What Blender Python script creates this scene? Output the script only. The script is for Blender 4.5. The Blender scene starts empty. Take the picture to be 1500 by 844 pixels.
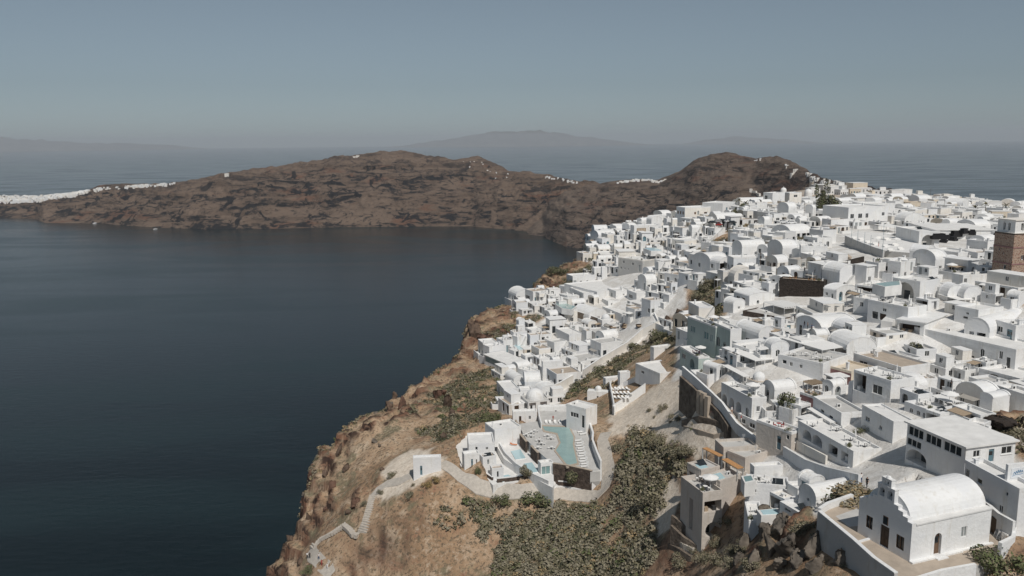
import bpy, math, random
import numpy as np
from mathutils import Matrix, Vector

random.seed(7)
RNG = np.random.default_rng(11)
SC = bpy.context.scene
COL = SC.collection
rad = math.radians

# ------------------------------------------------------------------ camera
CAMZ = 330.0                      # metres above the sea
FPX = 1250.0                      # focal length in photograph pixels (1500 wide)
PITCH, ROLL = rad(9.8), rad(0.53)
FWD = np.array([0, math.cos(PITCH), -math.sin(PITCH)])
UP0 = np.array([0, math.sin(PITCH), math.cos(PITCH)])
RT0 = np.array([1.0, 0, 0])
RT = RT0 * math.cos(ROLL) - UP0 * math.sin(ROLL)
UP = RT0 * math.sin(ROLL) + UP0 * math.cos(ROLL)
cam_data = bpy.data.cameras.new("camera")
cam = bpy.data.objects.new("camera", cam_data)
COL.objects.link(cam)
m = Matrix.Identity(4)
for i in range(3):
    m[i][0], m[i][1], m[i][2] = RT[i], UP[i], -FWD[i]
m[2][3] = CAMZ
cam.matrix_world = m
cam_data.sensor_width = 36
cam_data.lens = 36 * FPX / 1500
cam_data.clip_start = 1.0
cam_data.clip_end = 200000
SC.camera = cam

# ------------------------------------------------------------------ light
SUN_EL, SUN_ROT = rad(52), rad(160)     # rotation clockwise from +Y
world = bpy.data.worlds.new("World")
SC.world = world
world.use_nodes = True
wn, wl = world.node_tree.nodes, world.node_tree.links
bg = wn["Background"]
sky = wn.new("ShaderNodeTexSky")
sky.sky_type = 'NISHITA'
sky.sun_disc = False
sky.sun_elevation, sky.sun_rotation = SUN_EL, SUN_ROT
sky.altitude = 300
sky.air_density, sky.dust_density, sky.ozone_density = 1.0, 0.35, 1.6
hsv = wn.new("ShaderNodeHueSaturation")
hsv.inputs["Saturation"].default_value = 0.36
wl.new(sky.outputs[0], hsv.inputs["Color"])
tint = wn.new("ShaderNodeMix"); tint.data_type = 'RGBA'; tint.blend_type = 'MULTIPLY'
tint.inputs[0].default_value = 1.0
tint.inputs[7].default_value = (.715, .855, .96, 1)      # cool white balance of the photograph
wl.new(hsv.outputs[0], tint.inputs[6])
wl.new(tint.outputs[2], bg.inputs[0])
bg.inputs[1].default_value = 0.052
sd = bpy.data.lights.new("sun", 'SUN')
sd.energy, sd.angle, sd.color = 3.3, rad(0.53), (1.0, 0.955, 0.89)
sun = bpy.data.objects.new("sun", sd)
COL.objects.link(sun)
to_sun = Vector((math.sin(SUN_ROT) * math.cos(SUN_EL), math.cos(SUN_ROT) * math.cos(SUN_EL), math.sin(SUN_EL)))
sun.rotation_euler = to_sun.to_track_quat('Z', 'Y').to_euler()
sun.location = (0, 0, 900)
SC.view_settings.view_transform = 'Standard'
SC.view_settings.look = 'None'
SC.view_settings.exposure = -0.02
SC.view_settings.gamma = 1
SC.cycles.max_bounces = 6
SC.cycles.diffuse_bounces = 4
SC.cycles.glossy_bounces = 2
SC.cycles.transmission_bounces = 2
SC.cycles.volume_bounces = 0
SC.cycles.transparent_max_bounces = 6

# ------------------------------------------------------------------ geometry helpers
CAMP = np.array([0, 0, CAMZ])

def ray(px, py):
    return FWD * FPX + RT * (px - 750.0) - UP * (py - 422.0)

def at_depth(px, py, zc):
    return CAMP + ray(px, py) * (zc / FPX)

def on_plane(px, py, z):
    r = ray(px, py)
    return CAMP + r * ((z - CAMZ) / r[2])

def project(p):
    v = np.asarray(p, float) - CAMP
    c = v @ FWD
    return 750 + FPX * (v @ RT) / c, 422 - FPX * (v @ UP) / c, c

def hash2(ix, iy, s):
    n = (ix.astype(np.int64) * 374761393 + iy.astype(np.int64) * 668265263 + s * 974634213) & 0x7fffffff
    n = ((n ^ (n >> 13)) * 1274126177) & 0x7fffffff
    return ((n ^ (n >> 16)) & 0xffff) / 65535.0

def vnoise(x, y, s=0):
    x, y = np.asarray(x, float), np.asarray(y, float)
    ix, iy = np.floor(x), np.floor(y)
    fx, fy = x - ix, y - iy
    fx, fy = fx * fx * (3 - 2 * fx), fy * fy * (3 - 2 * fy)
    a, b = hash2(ix, iy, s), hash2(ix + 1, iy, s)
    c, d = hash2(ix, iy + 1, s), hash2(ix + 1, iy + 1, s)
    return (a * (1 - fx) + b * fx) * (1 - fy) + (c * (1 - fx) + d * fx) * fy

def fbm(x, y, s=0, octv=4, gain=.5):
    t, a, n = 0, 1, 0
    for k in range(octv):
        t = t + a * (vnoise(x * 2 ** k, y * 2 ** k, s + k * 17) - .5)
        n += a
        a *= gain
    return t / n * 2

def ridged(x, y, s=0, octv=4, gain=.55):
    t, a, n = 0, 1, 0
    for k in range(octv):
        t = t + a * (1 - np.abs(2 * vnoise(x * 2 ** k, y * 2 ** k, s + k * 13) - 1))
        n += a
        a *= gain
    return t / n

def smooth(a, b, x):
    t = np.clip((x - a) / (b - a), 0, 1)
    return t * t * (3 - 2 * t)

def inpoly(x, y, poly):
    x, y = np.asarray(x, float), np.asarray(y, float)
    r = np.zeros(x.shape, bool)
    n = len(poly)
    for i in range(n):
        x0, y0 = poly[i][0], poly[i][1]
        x1, y1 = poly[(i + 1) % n][0], poly[(i + 1) % n][1]
        if y0 == y1:
            continue
        c = ((y0 > y) != (y1 > y)) & (x < (x1 - x0) * (y - y0) / (y1 - y0) + x0)
        r ^= c
    return r

def seg_dist(x, y, pts):
    """unsigned distance to a polyline, and the side (positive = right of travel)"""
    best = np.full(np.shape(x), 1e9)
    side = np.zeros(np.shape(x))
    for (x0, y0), (x1, y1) in zip(pts[:-1], pts[1:]):
        dx, dy = x1 - x0, y1 - y0
        L = dx * dx + dy * dy
        t = np.clip(((x - x0) * dx + (y - y0) * dy) / L, 0, 1)
        qx, qy = x - x0 - t * dx, y - y0 - t * dy
        d = np.hypot(qx, qy)
        s = dy * (x - x0) - dx * (y - y0)
        u = d < best - 1e-9
        best = np.where(u, d, best)
        side = np.where(u, np.sign(s), side)
    return best, side

# ------------------------------------------------------------------ the lie of the land near the village
ANCH = [  # photograph pixel and depth (m)
 (395,844,228),(445,745,238),(500,640,258),(560,605,288),(600,575,312),(675,525,348),(690,475,378),(765,440,402),(800,410,428),(870,368,470),(900,345,520),
 (470,800,213),(520,760,212),(545,720,217),(600,700,214),(640,700,208),(600,760,202),(650,844,190),(550,844,199),(800,844,179),(900,844,171),(960,800,166),(1000,844,152),
 (720,745,203),(860,735,199.5),(730,722,205),(794,724,203.5),(676,702,209.5),(880,728,199),(900,700,197),(940,650,202),(700,615,250),(660,600,272),(620,640,240),(720,560,302),(745,600,268),(830,650,216),(870,620,232),(700,690,208),(780,705,204),
 (760,590,276),(850,540,305),(790,520,330),(740,520,335),(900,480,345),(820,460,362),(860,430,386),(900,400,412),
 (870,560,278),(930,520,300),(970,490,312),(950,590,225),(900,600,238),(1000,600,202),(960,630,208),(1010,625,191),(1060,660,172),
 (1040,560,186),(1090,640,168),(1160,664,152),(1240,585,165),(1250,690,136),(1310,590,150),(1400,557,178),(1331,827,101),(1412,718,118),(1488,768,105),(1450,605,148),(1490,610,140),
 (1460,530,178),(1330,500,190),(1200,500,205),(1150,470,225),(1200,440,240),(1330,440,215),(1240,400,247),(1100,420,282),(1060,460,242),(1000,430,318),(960,460,320),(1000,400,362),(930,395,397),
 (1050,380,352),(1100,370,342),(1180,370,302),(1260,378,267),(1340,365,287),(1480,410,215),(1440,425,213),(1400,400,247),(1250,335,392),(1130,330,402),(1080,350,388),(1000,345,422),(930,350,452),
 (1020,328,460),(1150,307,500),(1210,307,500),(1300,307,520),(1400,314,500),(1490,322,480),(1250,287,690),(1350,291,720),(1450,302,680),(1190,277,800),
 (1000,790,153),(1040,844,138),(1090,830,131),(1150,835,118),(1192,787,116),(1215,795,112.5),(1262,832,105),(1100,790,128),(1150,800,121),(1290,844,106),(1400,844,103),(1490,800,108),(1120,770,134)]
PTS = [at_depth(*a) for a in ANCH] + [np.array((x, y, CAMZ + z)) for x, y, z in [
 (250,900,-75),(150,720,-70),(400,1150,-92),(700,1300,-150),(300,1600,-150),(1000,1100,-140),(600,2000,-270),(1500,2000,-345),(1200,700,-110),(0,1500,-210),
 (-300,100,-165),(-200,60,-140),(100,40,-75),(0,60,-100),(200,60,-57),(60,80,-66),(500,300,-45),(500,100,-50)]]
PTS = np.array(PTS)
_S = 300.0
def _tps(r2):
    return np.where(r2 > 1e-12, .5 * r2 * np.log(np.maximum(r2, 1e-12)), 0)
_A = PTS[:, :2] / _S
_n = len(_A)
_K = _tps(((_A[:, None] - _A[None]) ** 2).sum(-1)) + np.eye(_n) * 2e-4
_P = np.c_[np.ones(_n), _A]
_W = np.linalg.solve(np.block([[_K, _P], [_P.T, np.zeros((3, 3))]]), np.r_[PTS[:, 2], np.zeros(3)])

EDGE_PX = [(380,880,222),(395,844,228),(420,800,232),(445,745,238),(470,690,246),(490,655,255),(500,625,262),(560,607,288),(590,580,308),(620,560,322),(660,535,342),(675,520,350),(684,480,376),(700,465,384),(735,450,394),(765,440,402),(788,430,412),(795,410,428),(830,396,446),(870,366,470),(900,343,520)]
EDGE = [tuple(at_depth(*e)[:2]) for e in EDGE_PX]
EDGE = [(-190, 20), (-160, 100)] + EDGE + [(110, 600), (170, 740), (215, 900), (230, 1300), (230, 2600)]

def tps(x, y):
    x, y = np.asarray(x, float), np.asarray(y, float)
    q = np.stack([x.ravel() / _S, y.ravel() / _S], -1)
    out = np.empty(len(q))
    for i in range(0, len(q), 20000):
        b = q[i:i + 20000]
        out[i:i + 20000] = _tps(((b[:, None] - _A[None]) ** 2).sum(-1)) @ _W[:_n] + _W[_n] + b @ _W[_n + 1:]
    return out.reshape(x.shape)

def height(x, y, cliff=True):
    x, y = np.asarray(x, float), np.asarray(y, float)
    h = tps(x, y)
    R = np.hypot(x, y)
    h = np.where(R > 900, np.minimum(h, CAMZ - 70 - (R - 900) * .16), h)
    if cliff:
        jag = 7 * fbm(x / 22, y / 22, 5, 3) + 3 * fbm(x / 6, y / 6, 8, 2)
        d, s = seg_dist(x, y, EDGE)
        d = np.where(s < 0, d, -d) + np.clip(jag - 2.5, -9, 2)
        out = np.maximum(d, 0)
        drop = 1.9 * out + 6 * smooth(0, 3, out)
        h = np.where(d > 0, h - drop, h)
    return np.maximum(h, -8)

def ground(px, py, dz=0.0):
    """the point of the ground seen at a photograph pixel"""
    r = ray(px, py)
    t = np.geomspace(60, 1500, 900) / np.hypot(r[0], r[1])
    p = CAMP + r * t[:, None]
    g = p[:, 2] - (tps(p[:, 0], p[:, 1]) + dz)
    k = np.argmax(g < 0)
    if not (g < 0).any():
        k = len(t) - 1
    k = max(k, 1)
    f = g[k - 1] / (g[k - 1] - g[k]) if g[k - 1] != g[k] else 0
    return p[k - 1] + (p[k] - p[k - 1]) * np.clip(f, 0, 1)

# ------------------------------------------------------------------ materials
MATS = {}
def nodes_of(name):
    mt = bpy.data.materials.new(name)
    mt.use_nodes = True
    MATS[name] = mt
    nt = mt.node_tree
    return mt, nt, nt.nodes["Principled BSDF"]

def tag(o, label=None, cat=None, group=None, kind=None):
    for k, v in (("label", label), ("category", cat), ("group", group), ("kind", kind)):
        if v:
            o[k] = v
    return o

def link(name, me, parent=None, loc=None):
    o = bpy.data.objects.new(name, me)
    COL.objects.link(o)
    if parent is not None:
        o.parent = parent
    if loc is not None:
        o.location = loc
    return o

def grid_mesh(name, P, mats, smooth_shade=True):
    """P: (rows, cols, 3)"""
    r, c = P.shape[:2]
    me = bpy.data.meshes.new(name)
    idx = np.arange(r * c).reshape(r, c)
    q = np.stack([idx[:-1, :-1], idx[:-1, 1:], idx[1:, 1:], idx[1:, :-1]], -1).reshape(-1, 4)
    me.vertices.add(r * c)
    me.vertices.foreach_set("co", P.reshape(-1).astype(np.float32))
    me.loops.add(q.size)
    me.loops.foreach_set("vertex_index", q.reshape(-1).astype(np.int32))
    me.polygons.add(len(q))
    me.polygons.foreach_set("loop_start", (np.arange(len(q)) * 4).astype(np.int32))
    if smooth_shade:
        me.polygons.foreach_set("use_smooth", np.ones(len(q), bool))
    me.update(calc_edges=True)
    me.validate()
    for mt in (mats if isinstance(mats, (list, tuple)) else [mats]):
        me.materials.append(mt)
    return me

def vattr(me, name, arr):
    a = me.attributes.new(name, 'FLOAT', 'POINT')
    a.data.foreach_set("value", np.asarray(arr, np.float32).ravel())

def mix(nt, fac, a, b):
    n = nt.nodes.new("ShaderNodeMix"); n.data_type = 'RGBA'
    for s, v in ((0, fac), (6, a), (7, b)):
        if isinstance(v, (tuple, list)):
            n.inputs[s].default_value = tuple(v) + (1,) if len(v) == 3 else v
        elif isinstance(v, (int, float)):
            n.inputs[s].default_value = v
        else:
            nt.links.new(v, n.inputs[s])
    return n.outputs[2]

def noise(nt, vec, scale, detail=5, rough=.6, dist=0):
    n = nt.nodes.new("ShaderNodeTexNoise")
    n.inputs["Scale"].default_value, n.inputs["Detail"].default_value, n.inputs["Roughness"].default_value = scale, detail, rough
    n.inputs["Distortion"].default_value = dist
    nt.links.new(vec, n.inputs["Vector"])
    return n.outputs["Fac"]

def ramp(nt, fac, a, b):
    n = nt.nodes.new("ShaderNodeMapRange")
    n.interpolation_type = 'SMOOTHSTEP'
    nt.links.new(fac, n.inputs[0])
    n.inputs[1].default_value, n.inputs[2].default_value = a, b
    return n.outputs[0]

def bump(nt, h, dist, strength=1.0, normal=None):
    n = nt.nodes.new("ShaderNodeBump")
    n.inputs["Distance"].default_value, n.inputs["Strength"].default_value = dist, strength
    nt.links.new(h, n.inputs["Height"])
    if normal is not None:
        nt.links.new(normal, n.inputs["Normal"])
    return n.outputs[0]

def attr(nt, name):
    n = nt.nodes.new("ShaderNodeAttribute")
    n.attribute_name = name
    return n.outputs["Fac"]

def scaled(nt, vec, s):
    n = nt.nodes.new("ShaderNodeVectorMath"); n.operation = 'MULTIPLY'
    nt.links.new(vec, n.inputs[0]); n.inputs[1].default_value = s
    return n.outputs[0]

def plain(name, col, rough=.75, var=.12, scale=.6, bump=.0, bscale=3.0, spec=.25, metal=0.0):
    """a colour with soft blotches, fine grain and a little relief"""
    mt, nt, b = nodes_of(name)
    N, L = nt.nodes, nt.links
    tc = N.new("ShaderNodeNewGeometry")
    n1 = N.new("ShaderNodeTexNoise"); n1.inputs["Scale"].default_value = scale; n1.inputs["Detail"].default_value = 6; n1.inputs["Roughness"].default_value = .65
    L.new(tc.outputs["Position"], n1.inputs["Vector"])
    cr = N.new("ShaderNodeValToRGB")
    cr.color_ramp.elements[0].position, cr.color_ramp.elements[1].position = .3, .72
    cr.color_ramp.elements[0].color = tuple(max(0, c * (1 - var)) for c in col) + (1,)
    cr.color_ramp.elements[1].color = tuple(min(1, c * (1 + var * .6)) for c in col) + (1,)
    L.new(n1.outputs["Fac"], cr.inputs[0])
    if name.startswith("plaster"):
        sv = scaled(nt, tc.outputs["Position"], (1.3, 1.3, .16))
        c1 = mix(nt, ramp(nt, noise(nt, sv, 1.0, 5, .7), .50, .72), cr.outputs[0], tuple(c * f for c, f in zip(col, (.84, .81, .76))))
        c1 = mix(nt, ramp(nt, noise(nt, tc.outputs["Position"], .13, 3, .5), .52, .60), c1, tuple(c * f for c, f in zip(col, (.93, .935, .95))))
        L.new(c1, b.inputs["Base Color"])
    else:
        L.new(cr.outputs[0], b.inputs["Base Color"])
    b.inputs["Roughness"].default_value = rough
    b.inputs["Specular IOR Level"].default_value = spec
    b.inputs["Metallic"].default_value = metal
    if bump:
        n2 = N.new("ShaderNodeTexNoise"); n2.inputs["Scale"].default_value = bscale; n2.inputs["Detail"].default_value = 4
        L.new(tc.outputs["Position"], n2.inputs["Vector"])
        bp = N.new("ShaderNodeBump"); bp.inputs["Strength"].default_value = bump; bp.inputs["Distance"].default_value = .3
        L.new(n2.outputs["Fac"], bp.inputs["Height"])
        L.new(bp.outputs[0], b.inputs["Normal"])
    return mt

# water
mt, nt, b = nodes_of("sea_water")
pos = nt.nodes.new("ShaderNodeNewGeometry").outputs["Position"]
slick = ramp(nt, noise(nt, scaled(nt, pos, (.0016, .0055, 1)), 1.0, 4, .55, .6), .42, .66)
b.inputs["Base Color"].default_value = (.0075, .019, .030, 1)
nt.links.new(mix(nt, slick, (.0022, .0085, .0110), (.0065, .018, .021)), b.inputs["Base Color"])
b.inputs["IOR"].default_value = 1.333
rg = nt.nodes.new("ShaderNodeMapRange"); nt.links.new(slick, rg.inputs[0]); rg.inputs[3].default_value, rg.inputs[4].default_value = .14, .24
b.inputs['Specular IOR Level'].default_value = .19
nt.links.new(rg.outputs[0], b.inputs["Roughness"])
w1 = noise(nt, scaled(nt, pos, (.05, .13, 1)), 1.0, 5, .62, .3)
w2 = noise(nt, scaled(nt, pos, (.35, .7, 1)), 1.0, 3, .6)
nt.links.new(bump(nt, w1, .7, .7, bump(nt, w2, .16, .7)), b.inputs["Normal"])

def rock_material(name, cols, attr_names=False, sc=1.0):
    pass

# far cliffs: layered lava and ash, ledge shadows painted into the dark colour
def cliff_material(name, dark, mid, pale, red, k):
    """beds of dark lava and painted ledge shade broken by gullies and pale scree chutes"""
    mt, nt, b = nodes_of(name)
    pos = nt.nodes.new("ShaderNodeNewGeometry").outputs["Position"]
    bed = noise(nt, scaled(nt, pos, (.0042 * k, .0042 * k, .026 * k)), 1.0, 9, .72, .9)
    be2 = noise(nt, scaled(nt, pos, (.014 * k, .014 * k, .075 * k)), 1.0, 7, .76, .7)
    gul = noise(nt, scaled(nt, pos, (.013 * k, .013 * k, .0042 * k)), 1.0, 6, .66, .9)
    brk = noise(nt, pos, .0105 * k, 5, .65, .5)
    fi = noise(nt, pos, .05 * k, 8, .82)
    def times(x, y):
        q = nt.nodes.new("ShaderNodeMath"); q.operation = 'MULTIPLY'; nt.links.new(x, q.inputs[0]); nt.links.new(y, q.inputs[1]); return q.outputs[0]
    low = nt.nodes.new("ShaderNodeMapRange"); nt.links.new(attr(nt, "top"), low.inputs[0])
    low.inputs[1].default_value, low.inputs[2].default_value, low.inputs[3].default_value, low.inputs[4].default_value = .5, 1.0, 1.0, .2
    c = mix(nt, ramp(nt, bed, .42, .60), mid, pale)
    c = mix(nt, ramp(nt, noise(nt, scaled(nt, pos, (.003 * k, .003 * k, .014 * k)), 1.3, 4, .6), .55, .66), c, red)
    c = mix(nt, times(ramp(nt, gul, .53, .62), ramp(nt, brk, .40, .52)), c, pale)
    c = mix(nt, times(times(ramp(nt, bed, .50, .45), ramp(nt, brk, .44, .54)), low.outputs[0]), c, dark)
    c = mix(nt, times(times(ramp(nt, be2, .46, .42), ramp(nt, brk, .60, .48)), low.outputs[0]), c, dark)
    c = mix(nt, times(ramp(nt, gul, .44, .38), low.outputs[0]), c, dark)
    c = mix(nt, ramp(nt, fi, .44, .34), c, dark)
    c = mix(nt, attr(nt, 'scree'), c, mix(nt, ramp(nt, fi, .35, .65), tuple(q * .72 for q in pale), tuple(q * 1.15 for q in pale)))
    nt.links.new(c, b.inputs["Base Color"])
    b.inputs["Roughness"].default_value = .95
    b.inputs["Specular IOR Level"].default_value = .1
    nt.links.new(bump(nt, bed, 22 / k, .9, bump(nt, be2, 9 / k, .9, bump(nt, gul, 20 / k, .9, bump(nt, fi, 6 / k, .9)))), b.inputs["Normal"])
    return mt
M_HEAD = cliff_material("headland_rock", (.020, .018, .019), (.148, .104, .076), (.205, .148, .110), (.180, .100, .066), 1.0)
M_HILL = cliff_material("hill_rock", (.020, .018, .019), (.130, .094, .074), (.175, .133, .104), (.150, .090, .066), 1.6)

# near hillside: brown earth, red scoria, dry grass, and white-washed paving where the village stands
mt, nt, b = nodes_of("hillside_earth")
M_EARTH = mt
pos = nt.nodes.new("ShaderNodeNewGeometry").outputs["Position"]
nrm = nt.nodes.new("ShaderNodeNewGeometry")
big = noise(nt, pos, .03, 6, .65, .6)
med = noise(nt, pos, .16, 6, .7, .4)
fin = noise(nt, pos, 1.1, 6, .75)
c = mix(nt, ramp(nt, big, .38, .62), (0.325, 0.196, 0.101), (0.452, 0.302, 0.178))
c = mix(nt, ramp(nt, med, .50, .66), c, (0.524, 0.389, 0.261))
c = mix(nt, ramp(nt, med, .44, .32), c, (0.286, 0.139, 0.073))
grassn = noise(nt, pos, .09, 6, .72)
c = mix(nt, ramp(nt, grassn, .52, .62), c, (0.215, 0.182, 0.105))
c = mix(nt, ramp(nt, fin, .50, .40), c, (0.166, 0.127, 0.079))
grit = noise(nt, pos, .55, 7, .8)
c = mix(nt, ramp(nt, grit, .55, .64), c, (.44, .335, .235))
c = mix(nt, ramp(nt, grit, .43, .36), c, (0.151, 0.099, 0.064))
sx = nt.nodes.new("ShaderNodeSeparateXYZ"); nt.links.new(nrm.outputs["Normal"], sx.inputs[0])
steep = ramp(nt, sx.outputs[2], .74, .50)
lay = noise(nt, scaled(nt, pos, (0.065, 0.065, 0.455)), 1.0, 6, .7, .8)
rockc = mix(nt, ramp(nt, lay, .42, .6), (0.058, 0.039, 0.034), (0.195, 0.104, 0.072))
hs = nt.nodes.new('ShaderNodeHueSaturation'); hs.inputs['Saturation'].default_value = .86; nt.links.new(c, hs.inputs['Color']); c = hs.outputs[0]
c = mix(nt, steep, c, rockc)
c = mix(nt, attr(nt, 'rocky'), c, mix(nt, ramp(nt, lay, .44, .52), (.060, .038, .030), mix(nt, ramp(nt, med, .4, .6), (.200, .105, .068), (.240, .165, .115))))
sand = mix(nt, ramp(nt, fin, .35, .65), (.56, .475, .385), (.74, .66, .56))
c = mix(nt, attr(nt, "sand"), c, sand)
white = mix(nt, ramp(nt, med, .40, .64), (.60, .575, .54), (.76, .75, .73))
white = mix(nt, ramp(nt, fin, .42, .34), white, (.46, .43, .39))
c = mix(nt, attr(nt, "paved"), c, white)
nt.links.new(c, b.inputs["Base Color"])
b.inputs["Roughness"].default_value = .95
b.inputs["Specular IOR Level"].default_value = .1
nt.links.new(bump(nt, fin, .10, .8, bump(nt, grit, .22, .8, bump(nt, med, .9, .7))), b.inputs["Normal"])

# ------------------------------------------------------------------ sea, islands, headland, hill
th = np.linspace(0, 2 * np.pi, 361)[:-1]
rr = np.r_[0.5, np.geomspace(100, 62000, 60)]
P = np.zeros((len(rr), len(th) + 1, 3))
for j in range(len(th) + 1):
    a = th[j % len(th)]
    P[:, j, 0], P[:, j, 1] = rr * math.cos(a), rr * math.sin(a)
sea = link("sea", grid_mesh("sea", P, MATS["sea_water"])); tag(sea, kind="structure")

def interp(pts, x, k):
    xs = [p[0] for p in pts]
    return np.interp(x, xs, [p[k] for p in pts])

SCREE = [[(842,268),(850,272),(832,296),(812,318),(800,342),(752,337),(775,322),(800,302),(822,284)], [(688,238),(715,246),(740,251),(728,258),(700,250)], [(560,224),(585,222),(575,240),(560,242)], [(722,305),(728,318),(724,332),(716,331)], [(530,284),(552,284),(556,300),(540,308),(528,300)]]
def headland(name, crest, coast, x0, x1, nx, nt_, mat, amp, seed, back, power):
    """crest: (px, py, metres behind the shore); coast: (px, py) on the water line"""
    xs = np.linspace(x0, x1, nx)
    P = np.zeros((nt_ + 24, nx, 3)); T = np.zeros((nt_ + 24, nx))
    for j, x in enumerate(xs):
        c = on_plane(x, interp(coast, x, 1), 0.0)
        u = ray(x, 300)[:2]; u = u / np.hypot(*u)
        dc = np.hypot(c[0], c[1])
        dr = dc + interp(crest, x, 2)
        rr_ = ray(x, interp(crest, x, 1))
        zr = CAMZ + rr_[2] * dr / np.hypot(rr_[0], rr_[1])
        t = np.linspace(-.03, 1, nt_)
        d = dc + (dr - dc) * t
        z = np.where(t > 0, zr * (1 - (1 - np.clip(t, 0, 1)) ** power), -400 * np.abs(t))
        P[:nt_, j, 0], P[:nt_, j, 1], P[:nt_, j, 2] = u[0] * d, u[1] * d, z
        T[:nt_, j] = np.clip(t, 0, 1)
        tb = np.linspace(0, 1, 25)[1:]
        P[nt_:, j, 0], P[nt_:, j, 1] = u[0] * (dr + back * tb), u[1] * (dr + back * tb)
        P[nt_:, j, 2] = zr * (1 - tb ** 1.3) - 20 * tb
        T[nt_:, j] = 1
    X, Y, Z = P[..., 0].copy(), P[..., 1].copy(), P[..., 2]
    env = np.sin(np.pi * np.clip(T, 0, 1)) ** .6
    gul = ridged(X / 230, Y / 230, seed, 5, .55) - .62
    led = fbm(X / 300 + Z / 35, Y / 300 + Z / 28, seed + 3, 4)
    P[..., 2] += env * amp * (gul * 1.7 + .35 * led) * np.clip(Z / 60, 0.05, 1)
    P[..., 2] += env * amp * .55 * (ridged(X / 75, Y / 75, seed + 2, 4) - .62) * np.clip(Z / 50, 0.05, 1)
    terr = Z / 34 + .9 * fbm(X / 420, Y / 420, seed + 30, 3)          # lava beds: steep risers between gentler ledges
    P[..., 2] += env * 11 * (smooth(.25, .75, terr - np.floor(terr)) - (terr - np.floor(terr)))
    
    P[..., 2] += (T < 1) * np.clip(Z / 40, 0, 1) * amp * .14 * fbm(X / 40, Y / 40, seed + 9, 3)
    P[..., 2] += (T >= .8) * (fbm(X / 120, Y / 120, seed + 21, 3) * 4 + fbm(X / 30, Y / 30, seed + 23, 3) * 3) * np.clip(Z / 60, 0, 1)
    sh = env * amp * .7 * fbm(X / 160, Z / 60, seed + 5, 4)     # buttresses stand forward of the gullies
    arc = np.arctan2(X, Y) * np.hypot(X, Y)
    sh += env * amp * 1.15 * (ridged(arc / 210 + Z / 300, Z / 420, seed + 41, 5, .6) - .62) * -1.6
    R = np.hypot(X, Y)
    P[..., 0] += X / R * sh; P[..., 1] += Y / R * sh
    me = grid_mesh(name, P, mat, False)
    vattr(me, "top", T)
    rel = P.reshape(-1, 3) - CAMP; zc_ = np.maximum(rel @ FWD, 1)
    uu, vv = 750 + FPX * (rel @ RT) / zc_, 422 - FPX * (rel @ UP) / zc_
    jx_ = uu + 3 * fbm(uu / 6, vv / 6, 5, 3)
    sc_ = np.zeros(len(uu))
    for poly in SCREE:      # chutes of pale scree and ash banks lying on the slope
        sc_[inpoly(jx_, vv + 2 * fbm(uu / 5, vv / 5, 9, 3), poly)] = 1
    vattr(me, "scree", sc_)
    o = link(name, me); tag(o, kind="structure")
    return P, T

CREST_A = [(-260,292,700),(0,288,750),(60,288,700),(110,283,650),(150,275,600),(200,272,600),(250,269,620),(300,261,680),(360,250,760),(400,245,800),(450,238,850),(520,229,900),(560,223,950),(590,221,980),(615,226,980),(640,232,960),(665,234,900),(683,231,850),(700,229,850),(720,236,830),(745,250,760),(775,254,700),(800,256,660),(830,262,600),(860,267,560),(900,275,560),(960,290,560)]
COAST_A = [(-260,318),(0,320),(50,321),(62,326.5),(150,328),(215,333),(300,336),(400,335),(500,333),(600,332),(690,331.5),(760,338),(800,343),(840,352),(960,370)]
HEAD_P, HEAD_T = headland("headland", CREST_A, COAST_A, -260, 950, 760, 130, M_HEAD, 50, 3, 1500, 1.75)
CREST_B = [(770,330,200),(790,312,300),(803,296,420),(830,283,560),(860,272,640),(900,266,700),(930,262,740),(965,264,740),(985,257,760),(1000,247,760),(1015,235,750),(1040,227,740),(1062,226,740),(1085,231,760),(1105,234,780),(1120,231,780),(1135,229,780),(1155,236,740),(1180,250,640),(1200,260,560),(1240,268,430),(1290,277,330),(1330,284,240),(1400,293,150),(1500,304,100)]
COAST_B = [(770,343),(795,346),(805,352),(830,362),(870,367),(900,372),(1000,385),(1100,405),(1180,440),(1240,500),(1300,570),(1400,640),(1500,700)]
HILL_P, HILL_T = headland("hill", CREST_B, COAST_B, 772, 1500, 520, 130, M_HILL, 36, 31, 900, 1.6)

def island(prof, dist, name="island", seed=1):
    xs = np.linspace(prof[0][0], prof[-1][0], 90)
    P = np.zeros((24, 90, 3))
    for j, x in enumerate(xs):
        r = ray(x, interp(prof, x, 1)); hr = np.hypot(r[0], r[1])
        zt = CAMZ + r[2] * dist / hr
        zt = max(zt, 1) * min(1, j / 14, (89 - j) / 14) ** .8 * (1 + .05 * float(fbm(x / 9, 0.3, seed, 3)))
        for i in range(24):
            t = i / 11.5 - 1
            d = dist * (1 + .045 * t)
            zz = zt * (1 - abs(t) ** 1.5)
            zz *= 1 + .22 * float(fbm(x / 12, i / 4, seed + 4, 4)) * (1 - abs(t)) * (t != 0)
            P[i, j] = (r[0] / hr * d, r[1] / hr * d, zz - 25 * abs(t) ** 3)
    o = link(name, grid_mesh(name, P, MATS["island_rock"], False)); tag(o, kind="structure")
plain("island_rock", (.15, .14, .13), .95, .5, .002)
island([(545,217),(585,213),(620,209),(650,204),(690,199),(720,195),(750,192),(775,191),(800,193),(830,197),(870,202),(900,206),(930,209),(975,212)], 52000, seed=2)
island([(-120,200),(-40,201),(20,203),(60,205),(100,208),(160,210),(220,211),(260,213),(330,219)], 57000, seed=8)
island([(980,213),(1040,204),(1085,200),(1120,202),(1170,206),(1230,211)], 57000, seed=5)
HAZE = 3.0e-5
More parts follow.
